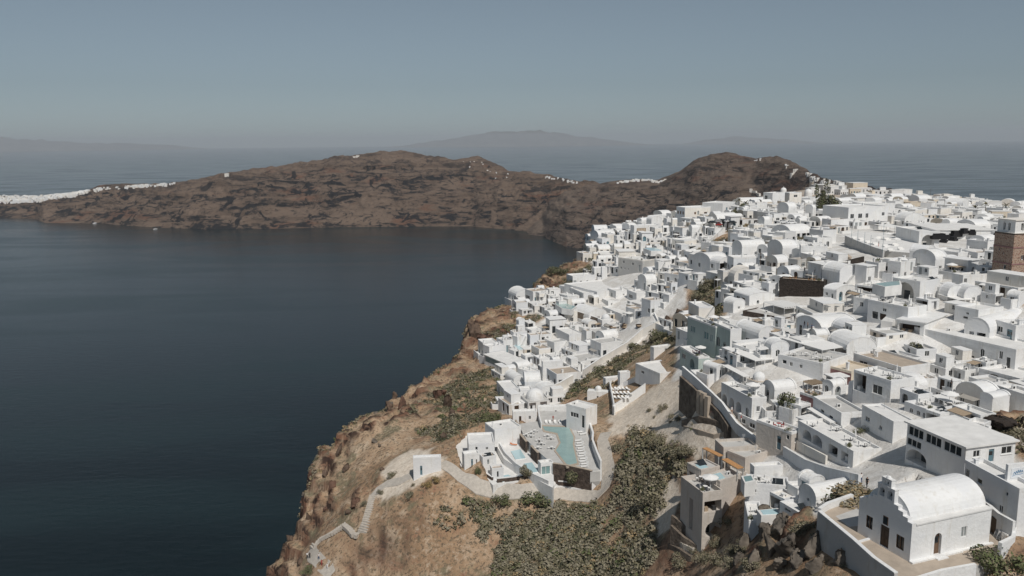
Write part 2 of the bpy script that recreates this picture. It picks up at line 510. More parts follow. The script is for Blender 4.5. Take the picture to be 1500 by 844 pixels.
# ------------------------------------------------------------------ the hillside under the village
az = np.linspace(rad(-42), rad(50), 560)
ds = np.r_[np.geomspace(45, 420, 430), np.geomspace(425, 2600, 150)]
X = ds[:, None] * np.sin(az)[None]; Y = ds[:, None] * np.cos(az)[None]
Z = height(X, Y)
VILLAGE_PX = [(895,338),(860,372),(850,400),(800,425),(760,440),(755,460),(800,465),(770,480),(735,500),(708,522),(735,545),(728,590),(745,610),(800,600),(850,575),(925,525),(970,490),(1000,492),(985,535),(990,550),(1075,640),(1100,660),(1110,745),(1180,755),(1190,760),(1240,740),(1330,742),(1420,755),(1460,790),(1500,790),(1500,300),(1470,290),(1380,285),(1250,272),(1180,270),(1120,290),(1000,305),(925,325)]
SCRUB_PX = [[(1010,420),(1040,410),(1066,420),(1064,462),(1040,478),(1012,474),(1006,440)], [(975,470),(1005,452),(1008,496),(990,500),(960,500)],
 [(1035,358),(1062,338),(1090,330),(1110,322),(1118,335),(1085,345),(1060,362),(1015,372),(1000,378)], [(1120,392),(1170,350),(1190,334),(1215,334),(1210,350),(1180,365),(1140,388)],
 [(1210,410),(1225,400),(1262,390),(1290,380),(1296,392),(1280,400),(1250,408),(1220,415)], [(1330,372),(1362,368),(1362,378),(1310,380)],
 [(1430,615),(1470,605),(1500,615),(1500,665),(1480,655),(1450,635)], [(1225,720),(1260,715),(1285,722),(1282,735),(1240,740),(1210,740)],
 [(800,432),(822,400),(868,376),(866,396),(850,410),(820,432)],
 [(845,560),(925,512),(965,480),(1000,470),(1003,492),(970,505),(925,530),(905,560),(850,590),(820,590)]]
SAND_PX = [[(890,612),(930,585),(985,552),(1015,575),(1085,640),(1060,662),(1000,660),(985,645),(930,630),(893,634)], [(930,635),(985,640),(1010,650),(1000,665),(960,650)], [(985,690),(1000,705),(990,770),(965,790),(960,740)], [(560,690),(600,660),(650,672),(640,700),(590,720)], [(545,720),(575,700),(600,712),(560,735)]]
def world_poly(pp, dz=0.0):
    return [tuple(ground(x, y, dz)[:2]) for x, y in pp]
VIL = world_poly(VILLAGE_PX); SCR = [world_poly(p) for p in SCRUB_PX]; SND = [world_poly(p) for p in SAND_PX]
jx, jy = X + 3 * fbm(X / 5, Y / 5, 41, 3), Y + 3 * fbm(X / 5, Y / 5, 43, 3)
paved = inpoly(jx, jy, VIL).astype(float)
R2 = np.hypot(X, Y)
for p in SCR:
    paved[inpoly(jx, jy, p)] = 0
paved[(R2 > 620)] *= .35
sand = np.zeros_like(paved)
for p in SND:
    sand[inpoly(jx, jy, p)] = 1
def blur(a):
    b = a.copy()
    b[1:-1, 1:-1] = (a[1:-1, 1:-1] * 4 + a[:-2, 1:-1] + a[2:, 1:-1] + a[1:-1, :-2] + a[1:-1, 2:]) / 8
    return b
paved, sand = blur(paved), blur(sand)
wild = 1 - np.clip(paved + .5 * sand, 0, 1)
def cpts(crop0, pts):
    x0, y0, k = crop0
    return [ground(x0 + q[0] / k, y0 + q[1] / k) for q in pts]
PATHS = [(cpts((650, 570, 4.993), [(-20,545),(60,590),(130,650),(250,715),(400,748),(560,752),(720,760),(880,772),(1020,782),(1120,785),(1190,720),(1205,600),(1185,480),(1160,380),(1190,320)]), 3.4),
         (cpts((380, 680, 5.146), [(1180,70),(1060,130),(960,150),(900,190),(870,235)]), 3.0),
         (cpts((380, 680, 5.146), [(390,640),(400,690),(470,760),(520,800),(535,850)]), 2.6),
         (cpts((380, 680, 5.146), [(870,235),(845,330),(815,430),(775,520),(735,535),(690,480),(655,450),(560,510),(470,560),(420,610),(395,645)]), 2.6)]
flat = np.ones_like(X)
for pp, wd in PATHS:
    dd_, _ = seg_dist(X, Y, [tuple(q[:2]) for q in pp])
    flat *= smooth(wd * .6, wd * .6 + 4, dd_)
wild *= flat
ed, es = seg_dist(X, Y, EDGE)
nearedge = np.exp(-ed / 28) * wild
rough = (ridged(X / 26, Y / 26, 61, 4) - .6)
Z += wild * (1.6 * rough + .5 * fbm(X / 5, Y / 5, 63, 3)) + nearedge * 4.5 * (ridged(X / 13, Y / 17, 67, 4) - .62)
# ledges and little cliffs that break the open slope
crm = smooth(.10, .40, .8 * fbm(X / 26, Y / 26, 51, 4) + .62 * np.exp(-ed / 26) - .12) * wild
q1 = tps(X, Y) / 4.2 + 2.6 * fbm(X / 24, Y / 24, 53, 5)
fr = q1 - np.floor(q1)
Z += crm * 4.2 * (smooth(.35, .62, fr) - fr) * .85
Z += crm * 1.1 * (ridged(X / 7, Y / 7, 55, 4) - .6)
rocky = np.clip(crm * (1.7 * smooth(.28, .42, fr) * (1 - smooth(.62, .80, fr)) + .55 * smooth(.05, .4, fbm(X / 9, Y / 9, 57, 3))), 0, 1)
Z += .25 * fbm(X / 4, Y / 4, 65, 2)
# level pads cut for built terraces: (outline in photograph pixels, level)
def Cpx(x0, y0, k, pts):
    return [(x0 + a / k, y0 + b_ / k) for a, b_ in pts]
CHZ = float(at_depth(1332.2, 823.6, 101)[2])
CHAPEL_TERRACE = Cpx(1200, 675, 4.993, [(0,395),(60,355),(235,285),(330,275),(700,150),(1180,440),(1310,575),(1400,650),(1140,772),(900,815),(700,880),(560,858),(400,740),(250,603)])
HZ = float(at_depth(868, 655, 217)[2])          # level of the hotel's pool deck
POOL_DECK = Cpx(650, 570, 4.993, [(545,255),(690,235),(690,160),(905,165),(1045,235),(1100,420),(1150,590),(1085,605),(900,562),(800,550),(690,455),(605,370)])
HOTEL_MID = Cpx(650, 570, 4.993, [(380,335),(535,262),(560,345),(640,430),(705,585),(800,552),(806,700),(796,722),(640,640),(530,570),(440,510),(395,430)])
HOTEL_FRONT = Cpx(650, 570, 4.993, [(780,575),(1088,615),(1068,738),(838,714),(786,730)])
HOTEL_LOW = Cpx(650, 570, 4.993, [(75,430),(165,340),(520,330),(760,560),(820,690),(792,722),(640,668),(395,692),(360,705),(270,604),(130,604)])
HM, HL, HF = HZ - 2.6, HZ - 4.3, HZ - 4.9
PADS = [(CHAPEL_TERRACE, CHZ), (POOL_DECK, HZ), (HOTEL_MID, HM), (HOTEL_LOW, HL), (HOTEL_FRONT, HF)]
for poly, zz in PADS:
    pw = [tuple(on_plane(a, b_, zz)[:2]) for a, b_ in poly]
    ins = inpoly(X, Y, pw)
    Z = np.where(ins, np.minimum(Z, zz - .8), Z)
PT = np.stack([X, Y, Z], -1)
hillside = link("hillside", grid_mesh("hillside", PT, M_EARTH)); tag(hillside, kind="structure")
vattr(hillside.data, "paved", paved); vattr(hillside.data, "sand", sand); vattr(hillside.data, "rocky", rocky)
def zground(x, y):
    return float(tps(np.array([x]), np.array([y]))[0])
_laz0, _daz = az[0], az[1] - az[0]
def zmesh(x, y):
    """height of the built hillside mesh, vectorised (nearest vertex, bilinear in azimuth)"""
    x, y = np.atleast_1d(np.asarray(x, float)), np.atleast_1d(np.asarray(y, float))
    a = (np.arctan2(x, y) - _laz0) / _daz
    d = np.interp(np.hypot(x, y), ds, np.arange(len(ds)))
    i = np.clip(np.floor(d).astype(int), 0, len(ds) - 2); j = np.clip(np.floor(a).astype(int), 0, len(az) - 2)
    fi, fj = np.clip(d - i, 0, 1), np.clip(a - j, 0, 1)
    return (Z[i, j] * (1 - fi) + Z[i + 1, j] * fi) * (1 - fj) + (Z[i, j + 1] * (1 - fi) + Z[i + 1, j + 1] * fi) * fj
# ------------------------------------------------------------------ people
def bake_body(pose):
    """one skinned body, bent at hips, knees and elbows"""
    k = 1.0
    st = (.02, .16, -.14)[pose]          # stride
    arm = (.05, .22, .30)[pose]
    J = {'pel': (0, 0, .95), 'bel': (0, .01, 1.10), 'che': (0, .02, 1.30), 'nec': (0, .01, 1.47), 'hed': (0, .03, 1.58), 'top': (0, .02, 1.70),
         'shl': (-.17, .01, 1.41), 'ell': (-.23, -arm * .4, 1.15), 'wrl': (-.22, arm * .7, .93), 'hnl': (-.215, arm * .9, .85),
         'shr': (.17, .01, 1.41), 'elr': (.23, -arm * .3, 1.15), 'wrr': (.22, arm * .35, .92), 'hnr': (.215, arm * .5, .84),
         'hpl': (-.09, 0, .92), 'knl': (-.10, st * .7 + .03, .50), 'anl': (-.10, st, .08), 'tol': (-.11, st + .15, .03),
         'hpr': (.09, 0, .92), 'knr': (.10, -st * .5 + .03, .50), 'anr': (.10, -st, .08), 'tor': (.11, -st + .15, .03)}
    R = dict(pel=.15, bel=.135, che=.15, nec=.06, hed=.095, top=.07, shl=.07, ell=.045, wrl=.034, hnl=.04, shr=.07, elr=.045, wrr=.034, hnr=.04, hpl=.10, knl=.062, anl=.045, tol=.04, hpr=.10, knr=.062, anr=.045, tor=.04)
    E = [('pel', 'bel'), ('bel', 'che'), ('che', 'nec'), ('nec', 'hed'), ('hed', 'top'), ('che', 'shl'), ('shl', 'ell'), ('ell', 'wrl'), ('wrl', 'hnl'), ('che', 'shr'), ('shr', 'elr'), ('elr', 'wrr'), ('wrr', 'hnr'),
         ('pel', 'hpl'), ('hpl', 'knl'), ('knl', 'anl'), ('anl', 'tol'), ('pel', 'hpr'), ('hpr', 'knr'), ('knr', 'anr'), ('anr', 'tor')]
    names = list(J); me = bpy.data.meshes.new("body_cage")
    me.from_pydata([tuple(c * k for c in J[n]) for n in names], [(names.index(a), names.index(b_)) for a, b_ in E], [])
    o = link("body_cage", me)
    sk = o.modifiers.new("skin", 'SKIN')
    for n, sv in zip(names, me.skin_vertices[0].data):
        sv.radius = (R[n] * k, R[n] * k * (.75 if n in ('pel', 'bel', 'che') else 1)); sv.use_root = n == 'pel'
    ss = o.modifiers.new("round", 'SUBSURF'); ss.levels = 1; ss.render_levels = 1
    bpy.context.view_layer.update()
    ev = o.evaluated_get(bpy.context.evaluated_depsgraph_get())
    bm_ = bpy.data.meshes.new_from_object(ev); bm_.name = "person"
    bpy.data.objects.remove(o); bpy.data.meshes.remove(me)
    bm_.materials.clear()
    return bm_
BODIES = [bake_body(i) for i in range(3)]
def person(p, face, shirt, legs, label, pose=0, hair="hair_dark", group=None):
    bm_ = BODIES[pose].copy(); bm_.name = "person"
    for mm in ("skin", shirt, legs, hair): bm_.materials.append(MATS[mm])
    for f in bm_.polygons:
        z = f.center.z; x = abs(f.center.x); y = f.center.y
        f.material_index = 3 if (z > 1.62 or (z > 1.52 and y < 0)) else 0 if z > 1.45 else 1 if (z > .98 and not (x > .19 and z < 1.16)) else 0 if x > .185 and z > .78 else 2
        f.use_smooth = True
    q = link("person", bm_); q.location = tuple(p); q.rotation_euler = (0, 0, face)
    tag(q, label, "person", group)
    return q
# ------------------------------------------------------------------ building materials
for nm, c, kw in [
 ("plaster_white", (.77, .768, .76), dict(var=.09, scale=.35, rough=.85, bump=.25, bscale=2.2)),
 ("plaster_warm", (.77, .735, .68), dict(var=.11, scale=.4, rough=.85, bump=.25, bscale=2.2)),
 ("plaster_cool", (.72, .735, .75), dict(var=.10, scale=.4, rough=.85, bump=.25, bscale=2.2)),
 ("plaster_cream", (.66, .58, .47), dict(var=.14, scale=.4, rough=.85, bump=.25, bscale=2.2)),
 ("plaster_grey", (.50, .49, .47), dict(var=.14, scale=.4, rough=.85, bump=.3, bscale=2.2)),
 ("plaster_beige", (.56, .51, .46), dict(var=.12, scale=.4, rough=.85, bump=.3, bscale=2.2)),
 ("plaster_mint", (.43, .50, .475), dict(var=.10, scale=.4, rough=.8)),
 ("plaster_pink", (.30, .17, .165), dict(var=.22, scale=.6, rough=.85)),
 ("deck_white", (.74, .73, .71), dict(var=.14, scale=.5, rough=.85)),
 ("deck_grey", (.52, .51, .49), dict(var=.16, scale=.5, rough=.85)),
 ("deck_tan", (.44, .37, .30), dict(var=.18, scale=.7, rough=.9)),
 ("basalt", (.050, .040, .034), dict(var=.5, scale=1.6, rough=.95, bump=1, bscale=2.5)),
 ("basalt_wall", (.105, .080, .066), dict(var=.6, scale=1.1, rough=.95, bump=1, bscale=1.8)),
 ("lava_stone", (.19, .155, .125), dict(var=.55, scale=.8, rough=.95, bump=1, bscale=1.6)),
 ("path_stone", (.50, .455, .40), dict(var=.2, scale=1.2, rough=.9, bump=.5, bscale=3)),
 ("wood_orange", (.50, .27, .12), dict(var=.2, scale=2, rough=.7)),
 ("wood_dark", (.055, .036, .025), dict(var=.3, scale=3, rough=.6)),
 ("wood_pale", (.40, .31, .22), dict(var=.2, scale=3, rough=.7)),
 ("frame_white", (.74, .735, .72), dict(var=.05, scale=2, rough=.6)),
 ("frame_brown", (.16, .10, .065), dict(var=.2, scale=2, rough=.6)),
 ("door_blue", (.13, .22, .26), dict(var=.15, scale=2, rough=.5)),
 ("door_grey", (.33, .35, .35), dict(var=.15, scale=2, rough=.5)),
 ("door_brown", (.07, .045, .03), dict(var=.3, scale=2, rough=.55)),
 ("glass_dark", (.030, .036, .040), dict(var=.5, scale=.8, rough=.12, spec=.6)),
 ("glass_teal", (.20, .31, .31), dict(var=.15, scale=.5, rough=.12, spec=.6)),
 ("pool_water", (.31, .43, .41), dict(var=.12, scale=.5, rough=.08, spec=.5, bump=.15, bscale=1.2)),
 ("pool_pale", (.45, .62, .66), dict(var=.10, scale=.5, rough=.08, spec=.5)),
 ("fabric_white", (.78, .77, .75), dict(var=.06, scale=2, rough=.9)),
 ("fabric_red", (.33, .05, .045), dict(var=.1, scale=2, rough=.9)),
 ("fabric_grey", (.22, .23, .23), dict(var=.1, scale=2, rough=.9)),
 ("fabric_orange", (.58, .22, .11), dict(var=.1, scale=2, rough=.9)),
 ("metal_dark", (.05, .05, .05), dict(var=.2, scale=2, rough=.5)),
 ("metal_grey", (.42, .43, .44), dict(var=.1, scale=2, rough=.45)),
 ("car_white", (.72, .72, .72), dict(var=.02, scale=2, rough=.25, spec=.5)),
 ("car_dark", (.04, .045, .05), dict(var=.02, scale=2, rough=.25, spec=.5)),
 ("car_red", (.30, .04, .035), dict(var=.02, scale=2, rough=.25, spec=.5)),
 ("car_silver", (.38, .39, .40), dict(var=.02, scale=2, rough=.25, spec=.5)),
 ("skin", (.42, .26, .19), dict(var=.05, scale=3, rough=.6)),
 ("hair_dark", (.03, .02, .015), dict(var=.1, scale=3, rough=.6)),
 ("cloth_black", (.02, .02, .022), dict(var=.1, scale=3, rough=.9)),
 ("cloth_white", (.75, .74, .73), dict(var=.05, scale=3, rough=.9)),
 ("cloth_blue", (.08, .12, .22), dict(var=.1, scale=3, rough=.9)),
 ("cloth_red", (.40, .08, .07), dict(var=.1, scale=3, rough=.9)),
 ("leaf_olive", (.185, .168, .104), dict(var=.35, scale=1.2, rough=.85)),
 ("leaf_dark", (.090, .091, .056), dict(var=.35, scale=1.2, rough=.85)),
 ("leaf_grey", (.262, .233, .168), dict(var=.35, scale=1.2, rough=.85)),
 ("leaf_green", (.120, .140, .060), dict(var=.35, scale=1.2, rough=.85)),
 ("leaf_dry", (.350, .262, .150), dict(var=.35, scale=1.2, rough=.9)),
 ("leaf_yellow", (.36, .25, .10), dict(var=.3, scale=1.2, rough=.9)),
 ("flower_red", (.36, .07, .05), dict(var=.3, scale=1.2, rough=.9)),
 ("bark", (.12, .085, .06), dict(var=.3, scale=4, rough=.95)),
 ("rock_brown", (.150, .105, .078), dict(var=.6, scale=.35, rough=.95, bump=1, bscale=.9)),
 ("rock_red", (.150, .088, .064), dict(var=.6, scale=.4, rough=.95, bump=1, bscale=.9)),
 ("rock_grey", (.17, .145, .12), dict(var=.6, scale=.4, rough=.95, bump=1, bscale=.9)),
 ("sign_blue", (.10, .22, .36), dict(var=.05, scale=2, rough=.6)),
 ("shade_cloth", (.36, .34, .31), dict(var=.1, scale=2, rough=.95)),
]:
    plain(nm, c, **kw)

# rough red masonry of the tower: a voronoi field of dark stones in pale mortar
mt, nt, b = nodes_of("tower_stone")
pos = nt.nodes.new("ShaderNodeNewGeometry").outputs["Position"]
vo = nt.nodes.new("ShaderNodeTexVoronoi"); vo.inputs["Scale"].default_value = 2.6
nt.links.new(pos, vo.inputs["Vector"])
c = mix(nt, ramp(nt, noise(nt, pos, 1.4, 4, .6), .35, .65), (.20, .085, .055), (.30, .165, .115))
sp = nt.nodes.new("ShaderNodeSeparateColor"); nt.links.new(vo.outputs["Color"], sp.inputs[0])
c = mix(nt, ramp(nt, sp.outputs[0], .6, .95), c, (.10, .055, .042))
c = mix(nt, ramp(nt, vo.outputs["Distance"], .28, .42), c, (.36, .27, .21))
nt.links.new(c, b.inputs["Base Color"]); b.inputs["Roughness"].default_value = .95
nt.links.new(bump(nt, vo.outputs["Distance"], -.12, 1.0), b.inputs["Normal"])

# ------------------------------------------------------------------ mesh builder
class MB:
    def __init__(s):
        s.v, s.f, s.mi, s.mats = [], [], [], []
    def mat(s, name):
        if name not in s.mats:
            s.mats.append(name)
        return s.mats.index(name)
    def poly(s, pts, m):
        k = len(s.v)
        s.v.extend([tuple(map(float, p)) for p in pts])
        s.f.append(tuple(range(k, k + len(pts))))
        s.mi.append(s.mat(m))
    def mesh_(s, vs, fs, m):
        k = len(s.v)
        s.v.extend([tuple(map(float, p)) for p in vs])
        i = s.mat(m)
        for f in fs:
            s.f.append(tuple(k + q for q in f)); s.mi.append(i)
    def box(s, x0, y0, z0, x1, y1, z1, m, bottom=True):
        vs = [(x, y, z) for z in (z0, z1) for y in (y0, y1) for x in (x0, x1)]
        fs = [(4, 5, 7, 6), (0, 1, 5, 4), (2, 6, 7, 3), (0, 4, 6, 2), (1, 3, 7, 5)]
        if bottom:
            fs.append((0, 2, 3, 1))
        s.mesh_(vs, fs, m)
    def obox(s, O, U, V, W, m):
        """box from a corner and three edge vectors"""
        O, U, V, W = map(np.asarray, (O, U, V, W))
        vs = [O + a * U + b_ * V + c_ * W for c_ in (0, 1) for b_ in (0, 1) for a in (0, 1)]
        if np.dot(np.cross(U, V), W) < 0:
            fs = [(4, 6, 7, 5), (0, 4, 5, 1), (2, 3, 7, 6), (0, 2, 6, 4), (1, 5, 7, 3), (0, 1, 3, 2)]
        else:
            fs = [(4, 5, 7, 6), (0, 1, 5, 4), (2, 6, 7, 3), (0, 4, 6, 2), (1, 3, 7, 5), (0, 2, 3, 1)]
        s.mesh_(vs, fs, m)
    def prism(s, poly, z0, z1, m, mtop=None):
        n = len(poly)
        a = sum(poly[i][0] * poly[(i + 1) % n][1] - poly[(i + 1) % n][0] * poly[i][1] for i in range(n))
        if a < 0:
            poly = poly[::-1]
        z0s = z0 if isinstance(z0, (list, tuple)) else [z0] * n
        s.poly([(p[0], p[1], z1) for p in poly], mtop or m)
        for i in range(n):
            p, q = poly[i], poly[(i + 1) % n]
            s.poly([(p[0], p[1], z0s[i]), (q[0], q[1], z0s[(i + 1) % n]), (q[0], q[1], z1), (p[0], p[1], z1)], m)
    def tube(s, a, b, r0, r1, m, n=6, cap=True):
        a, b = np.asarray(a, float), np.asarray(b, float)
        d = b - a; L = np.linalg.norm(d)
        if L < 1e-6: return
        d /= L
        u = np.cross(d, (0, 0, 1) if abs(d[2]) < .9 else (1, 0, 0)); u /= np.linalg.norm(u); w = np.cross(d, u)
        vs = []
        for (c, r) in ((a, r0), (b, r1)):
            for k in range(n):
                t = 2 * math.pi * k / n
                vs.append(c + r * (math.cos(t) * u + math.sin(t) * w))
        fs = [(k, (k + 1) % n, n + (k + 1) % n, n + k) for k in range(n)]
        if cap: fs += [tuple(range(n, 2 * n)), tuple(range(n))[::-1]]
        s.mesh_(vs, fs, m)
    def dome(s, c, r, rz, m, n=12, k=5):
        vs, fs = [], []
        for i in range(k + 1):
            t = math.pi / 2 * i / k
            for j in range(n):
                q = 2 * math.pi * j / n
                vs.append((c[0] + r * math.cos(t) * math.cos(q), c[1] + r * math.cos(t) * math.sin(q), c[2] + rz * math.sin(t)))
        for i in range(k):
            for j in range(n):
                fs.append((i * n + j, i * n + (j + 1) % n, (i + 1) * n + (j + 1) % n, (i + 1) * n + j))
        s.mesh_(vs, fs, m)
    def build(s, name, parent=None, loc=None, smooth=False):
        me = bpy.data.meshes.new(name)
        me.from_pydata(s.v, [], s.f)
        for mm in s.mats:
            me.materials.append(MATS[mm])
        me.polygons.foreach_set("material_index", s.mi)
        if smooth:
            me.polygons.foreach_set("use_smooth", [True] * len(s.f))
        me.update()
        return link(name, me, parent, loc)

def empty(name, loc, rz=0.0):
    o = bpy.data.objects.new(name, None)
    o.empty_display_size = .5
    COL.objects.link(o)
    o.location = loc
    o.rotation_euler = (0, 0, rz)
    return o

# ------------------------------------------------------------------ walls with real openings
DEF = {'w': (.95, 1.15, 1.0), 'W': (1.7, 1.3, .95), 'd': (1.0, 2.15, .02), 'D': (1.5, 2.3, .02), 'a': (1.3, 2.4, .02), 'A': (3.2, 3.0, .02),
       'o': (3.0, 2.2, .1), 's': (.5, .55, 1.7), 'g': (2.6, 1.6, .8), 'e': (.85, 1.35, .9), 'n': (1.5, 2.2, .02)}
def openings(spec, W, H):
    out = []
    for tk in (spec or "").split():
        k = tk[0]; n = [float(q) for q in tk[1:].split(',')]
        w, h, v = DEF[k]
        if len(n) >= 4:
            v, w, h = n[1] * H, n[2] * W, n[3] * H
        elif len(n) == 2:
            v += n[1]
        if len(n) == 3:
            v += n[1]; w *= n[2]; h *= n[2]
        w = min(w, W * .92); v = max(v, .02); h = min(h, H - v - .15)
        if h < .35 or w < .3: continue
        u = min(max(n[0] * W - w / 2, .08), W - w - .08)
        if any(u < q['u'] + q['w'] + .06 and q['u'] < u + w + .06 and v < q['v'] + q['h'] + .06 and q['v'] < v + h + .06 for q in out):
            continue
        out.append(dict(k=k, u=u, v=v, w=w, h=h, arch=k in 'aAe', d={'A': 1.7, 'o': 2.2, 'a': .35, 'n': .9}.get(k, .16)))
    return out

def arc_pts(o, n=8):
    r = o['w'] / 2; rise = min(r, o['h'] * .6)
    return [(o['u'] + r - r * math.cos(math.pi * i / n), o['v'] + o['h'] - rise + rise * math.sin(math.pi * i / n)) for i in range(n + 1)]

def panel(mb, O, U, W, z0, H, ops, m, minner=None):
    """a wall facing U x Z with its openings cut out and the reveals built"""
    O, U = np.asarray(O, float), np.asarray(U, float)
    Z_ = np.array((0, 0, 1.0)); N_ = np.cross(U, Z_)
    at = lambda u, v, d=0: O + U * u + Z_ * v - N_ * d
    us = sorted({0, W} | {q for o in ops for q in (o['u'], o['u'] + o['w'])})
    vs = sorted({z0, H} | {q for o in ops for q in (o['v'], o['v'] + o['h'])})
    for i in range(len(us) - 1):
        cu = (us[i] + us[i + 1]) / 2
        run = None
        for j in range(len(vs) - 1):
            cv = (vs[j] + vs[j + 1]) / 2
            hole = any(o['u'] < cu < o['u'] + o['w'] and o['v'] < cv < o['v'] + o['h'] for o in ops)
            if not hole:
                run = vs[j] if run is None else run
            if run is not None and (hole or j == len(vs) - 2):
                top = vs[j] if hole else vs[j + 1]
                mb.poly([at(us[i], run), at(us[i + 1], run), at(us[i + 1], top), at(us[i], top)], m)
                run = None
    mi = minner or m
    for o in ops:
        u0, u1, v0, v1, d = o['u'], o['u'] + o['w'], o['v'], o['v'] + o['h'], o['d']
        if o['arch']:
            ap = arc_pts(o); vs_ = ap[0][1]
            n = len(ap) - 1; h = n // 2
            for i in range(n):
                c = (u0, v1) if i < h else (u1, v1)
                mb.poly([at(*c), at(*ap[i]), at(*ap[i + 1])], m)
                mb.poly([at(*ap[i + 1]), at(*ap[i]), at(*ap[i], d), at(*ap[i + 1], d)], mi)
            mb.poly([at(u0, v1), at(*ap[h]), at(u1, v1)], m)
        else:
            vs_ = v1
            mb.poly([at(u1, v1), at(u0, v1), at(u0, v1, d), at(u1, v1, d)], mi)
        mb.poly([at(u0, vs_), at(u0, v0), at(u0, v0, d), at(u0, vs_, d)], mi)
        mb.poly([at(u1, v0), at(u1, vs_), at(u1, vs_, d), at(u1, v0, d)], mi)
        mb.poly([at(u0, v0), at(u1, v0), at(u1, v0, d), at(u0, v0, d)], mi)

def fill_openings(root, O, U, ops, rng, near=True, glass="glass_dark", door=None, frame="frame_white"):
    O, U = np.asarray(O, float), np.asarray(U, float)
    Z_ = np.array((0, 0, 1.0)); N_ = np.cross(U, Z_)
    at = lambda u, v, d=0: O + U * u + Z_ * v - N_ * d
    for o in ops:
        u0, u1, v0, v1, d, k = o['u'], o['u'] + o['w'], o['v'], o['v'] + o['h'], o['d'], o['k']
        if o['arch']:
            outl = [(u0, v0), (u1, v0)] + [p for p in arc_pts(o)][::-1]
        else:
            outl = [(u0, v0), (u1, v0), (u1, v1), (u0, v1)]
        if k in 'wWegs':
            fb = MB(); t = min(.09, o['w'] * .1)
            def bar(a0, b0, a1, b1):
                fb.obox(at(a0, b0, d - .03), U * (a1 - a0), Z_ * (b1 - b0), N_ * .07, frame)
            bar(u0, v0, u0 + t, v1 if not o['arch'] else arc_pts(o)[0][1]); bar(u1 - t, v0, u1, v1 if not o['arch'] else arc_pts(o)[0][1])
            bar(u0 + t, v0, u1 - t, v0 + t)
            if not o['arch']: bar(u0 + t, v1 - t, u1 - t, v1)
            nm = max(1, int(round(o['w'] / 1.0))) if k in 'Wg' else 1
            if k != 's':
                for q in range(1, nm + 1):
                    if k in 'Wg' and q == nm: break
                    uc = u0 + o['w'] * q / nm if k in 'Wg' else (u0 + u1) / 2
                    bar(uc - t / 2, v0 + t, uc + t / 2, v1 - t)
            if near:
                w = fb.build("window", root)
                pb = MB(); pb.poly([at(a, c_, d) for a, c_ in outl], glass); pb.build("pane", w)
                if k in 'wW' and near == 2:
                    sb = MB(); sb.obox(at(u0 - .08, v0 - .1, 0), U * (o['w'] + .16), Z_ * .097, N_ * .1, "frame_white"); sb.build("sill", w)
            else:
                fb.poly([at(a, c_, d) for a, c_ in outl], glass); fb.build("window", root)
        elif k in 'dDa':
            dm = door or rng.choice(["door_grey", "door_blue", "door_brown", "door_grey", "glass_dark"])
            db = MB(); db.poly([at(a, c_, d) for a, c_ in outl], dm)
            if near:
                n = 2 if o['w'] > 1.2 else 1
                for q in range(n):
                    a0, a1 = u0 + o['w'] * q / n + .07, u0 + o['w'] * (q + 1) / n - .07
                    for (b0, b1) in ((.08, .42), (.50, .80)):
                        db.obox(at(a0 + .08, v0 + o['h'] * b0, d), U * (a1 - a0 - .16), Z_ * (o['h'] * (b1 - b0)), N_ * .04, "glass_dark" if (b0 > .4 and dm != "door_brown") else dm)
            db.build("door", root)
        else:   # open recess: back wall, with a dark door or glass at its back
            db = MB(); db.poly([at(a, c_, d) for a, c_ in outl], o.get('back') or ("plaster_grey" if k == 'A' else "wood_dark" if k == 'o' else "plaster_cool"))
            r = db.build("recess_back", root)
            if k in 'An' and o['w'] > 1.4:
                g = MB(); g.obox(at(u0 + o['w'] * .3, v0, d), U * o['w'] * .3, Z_ * min(2.1, o['h'] * .75), N_ * .05, "glass_dark"); g.build("door", root)
            elif k == 'o':
                g = MB()
                for q in range(int(o['w'] // 1.6)):
                    g = MB()
                    g.obox(at(u0 + .4 + q * 1.6, v0, d * .55), U * .7, Z_ * .75, N_ * .7, rng.choice(["wood_pale", "fabric_white", "metal_dark"]))
                    g.build("table", root)

FOOT = []      # footprints already taken: (cx, cy, radius, corners)
LANDMARKS = []  # (phrase, world point)
def footprint(p, ax, ay, w2, w1):
    p = np.asarray(p[:2], float)
    c = [p, p + ax * w2, p + ax * w2 + ay * w1, p + ay * w1]
    ctr = sum(c) / 4
    FOOT.append((ctr[0], ctr[1], math.hypot(w1, w2) / 2, c))

def overlap(c1, c2, shrink=.0):
    for A, B in ((c1, c2), (c2, c1)):
        for i in range(4):
            e = A[(i + 1) % 4] - A[i]; n = np.array((e[1], -e[0]))
            L = np.hypot(*n)
            if L < 1e-6: continue
            n = n / L
            a = [q @ n for q in A]; b_ = [q @ n for q in B]
            if max(a) - shrink < min(b_) or max(b_) - shrink < min(a): return False
    return True

def barrel(mb, w, l, z, rise, m, axis, n=10, over=.0, thick=0):
    """vault over a w (x) by l (y) plan; axis 'x' or 'y' is the way the vault runs"""
    pts = []
    span = l if axis == 'x' else w
    for i in range(n + 1):
        t = math.pi * i / n
        pts.append((span / 2 - span / 2 * math.cos(t), z + rise * math.sin(t)))
    L = w if axis == 'x' else l
    for i in range(n):
        (a, za), (b_, zb) = pts[i], pts[i + 1]
        if axis == 'x':
            mb.poly([(-over, b_, zb), (-over, a, za), (L + over, a, za), (L + over, b_, zb)][::-1], m)
        else:
            mb.poly([(a, -over, za), (b_, -over, zb), (b_, L + over, zb), (a, L + over, za)][::-1], m)
    return pts

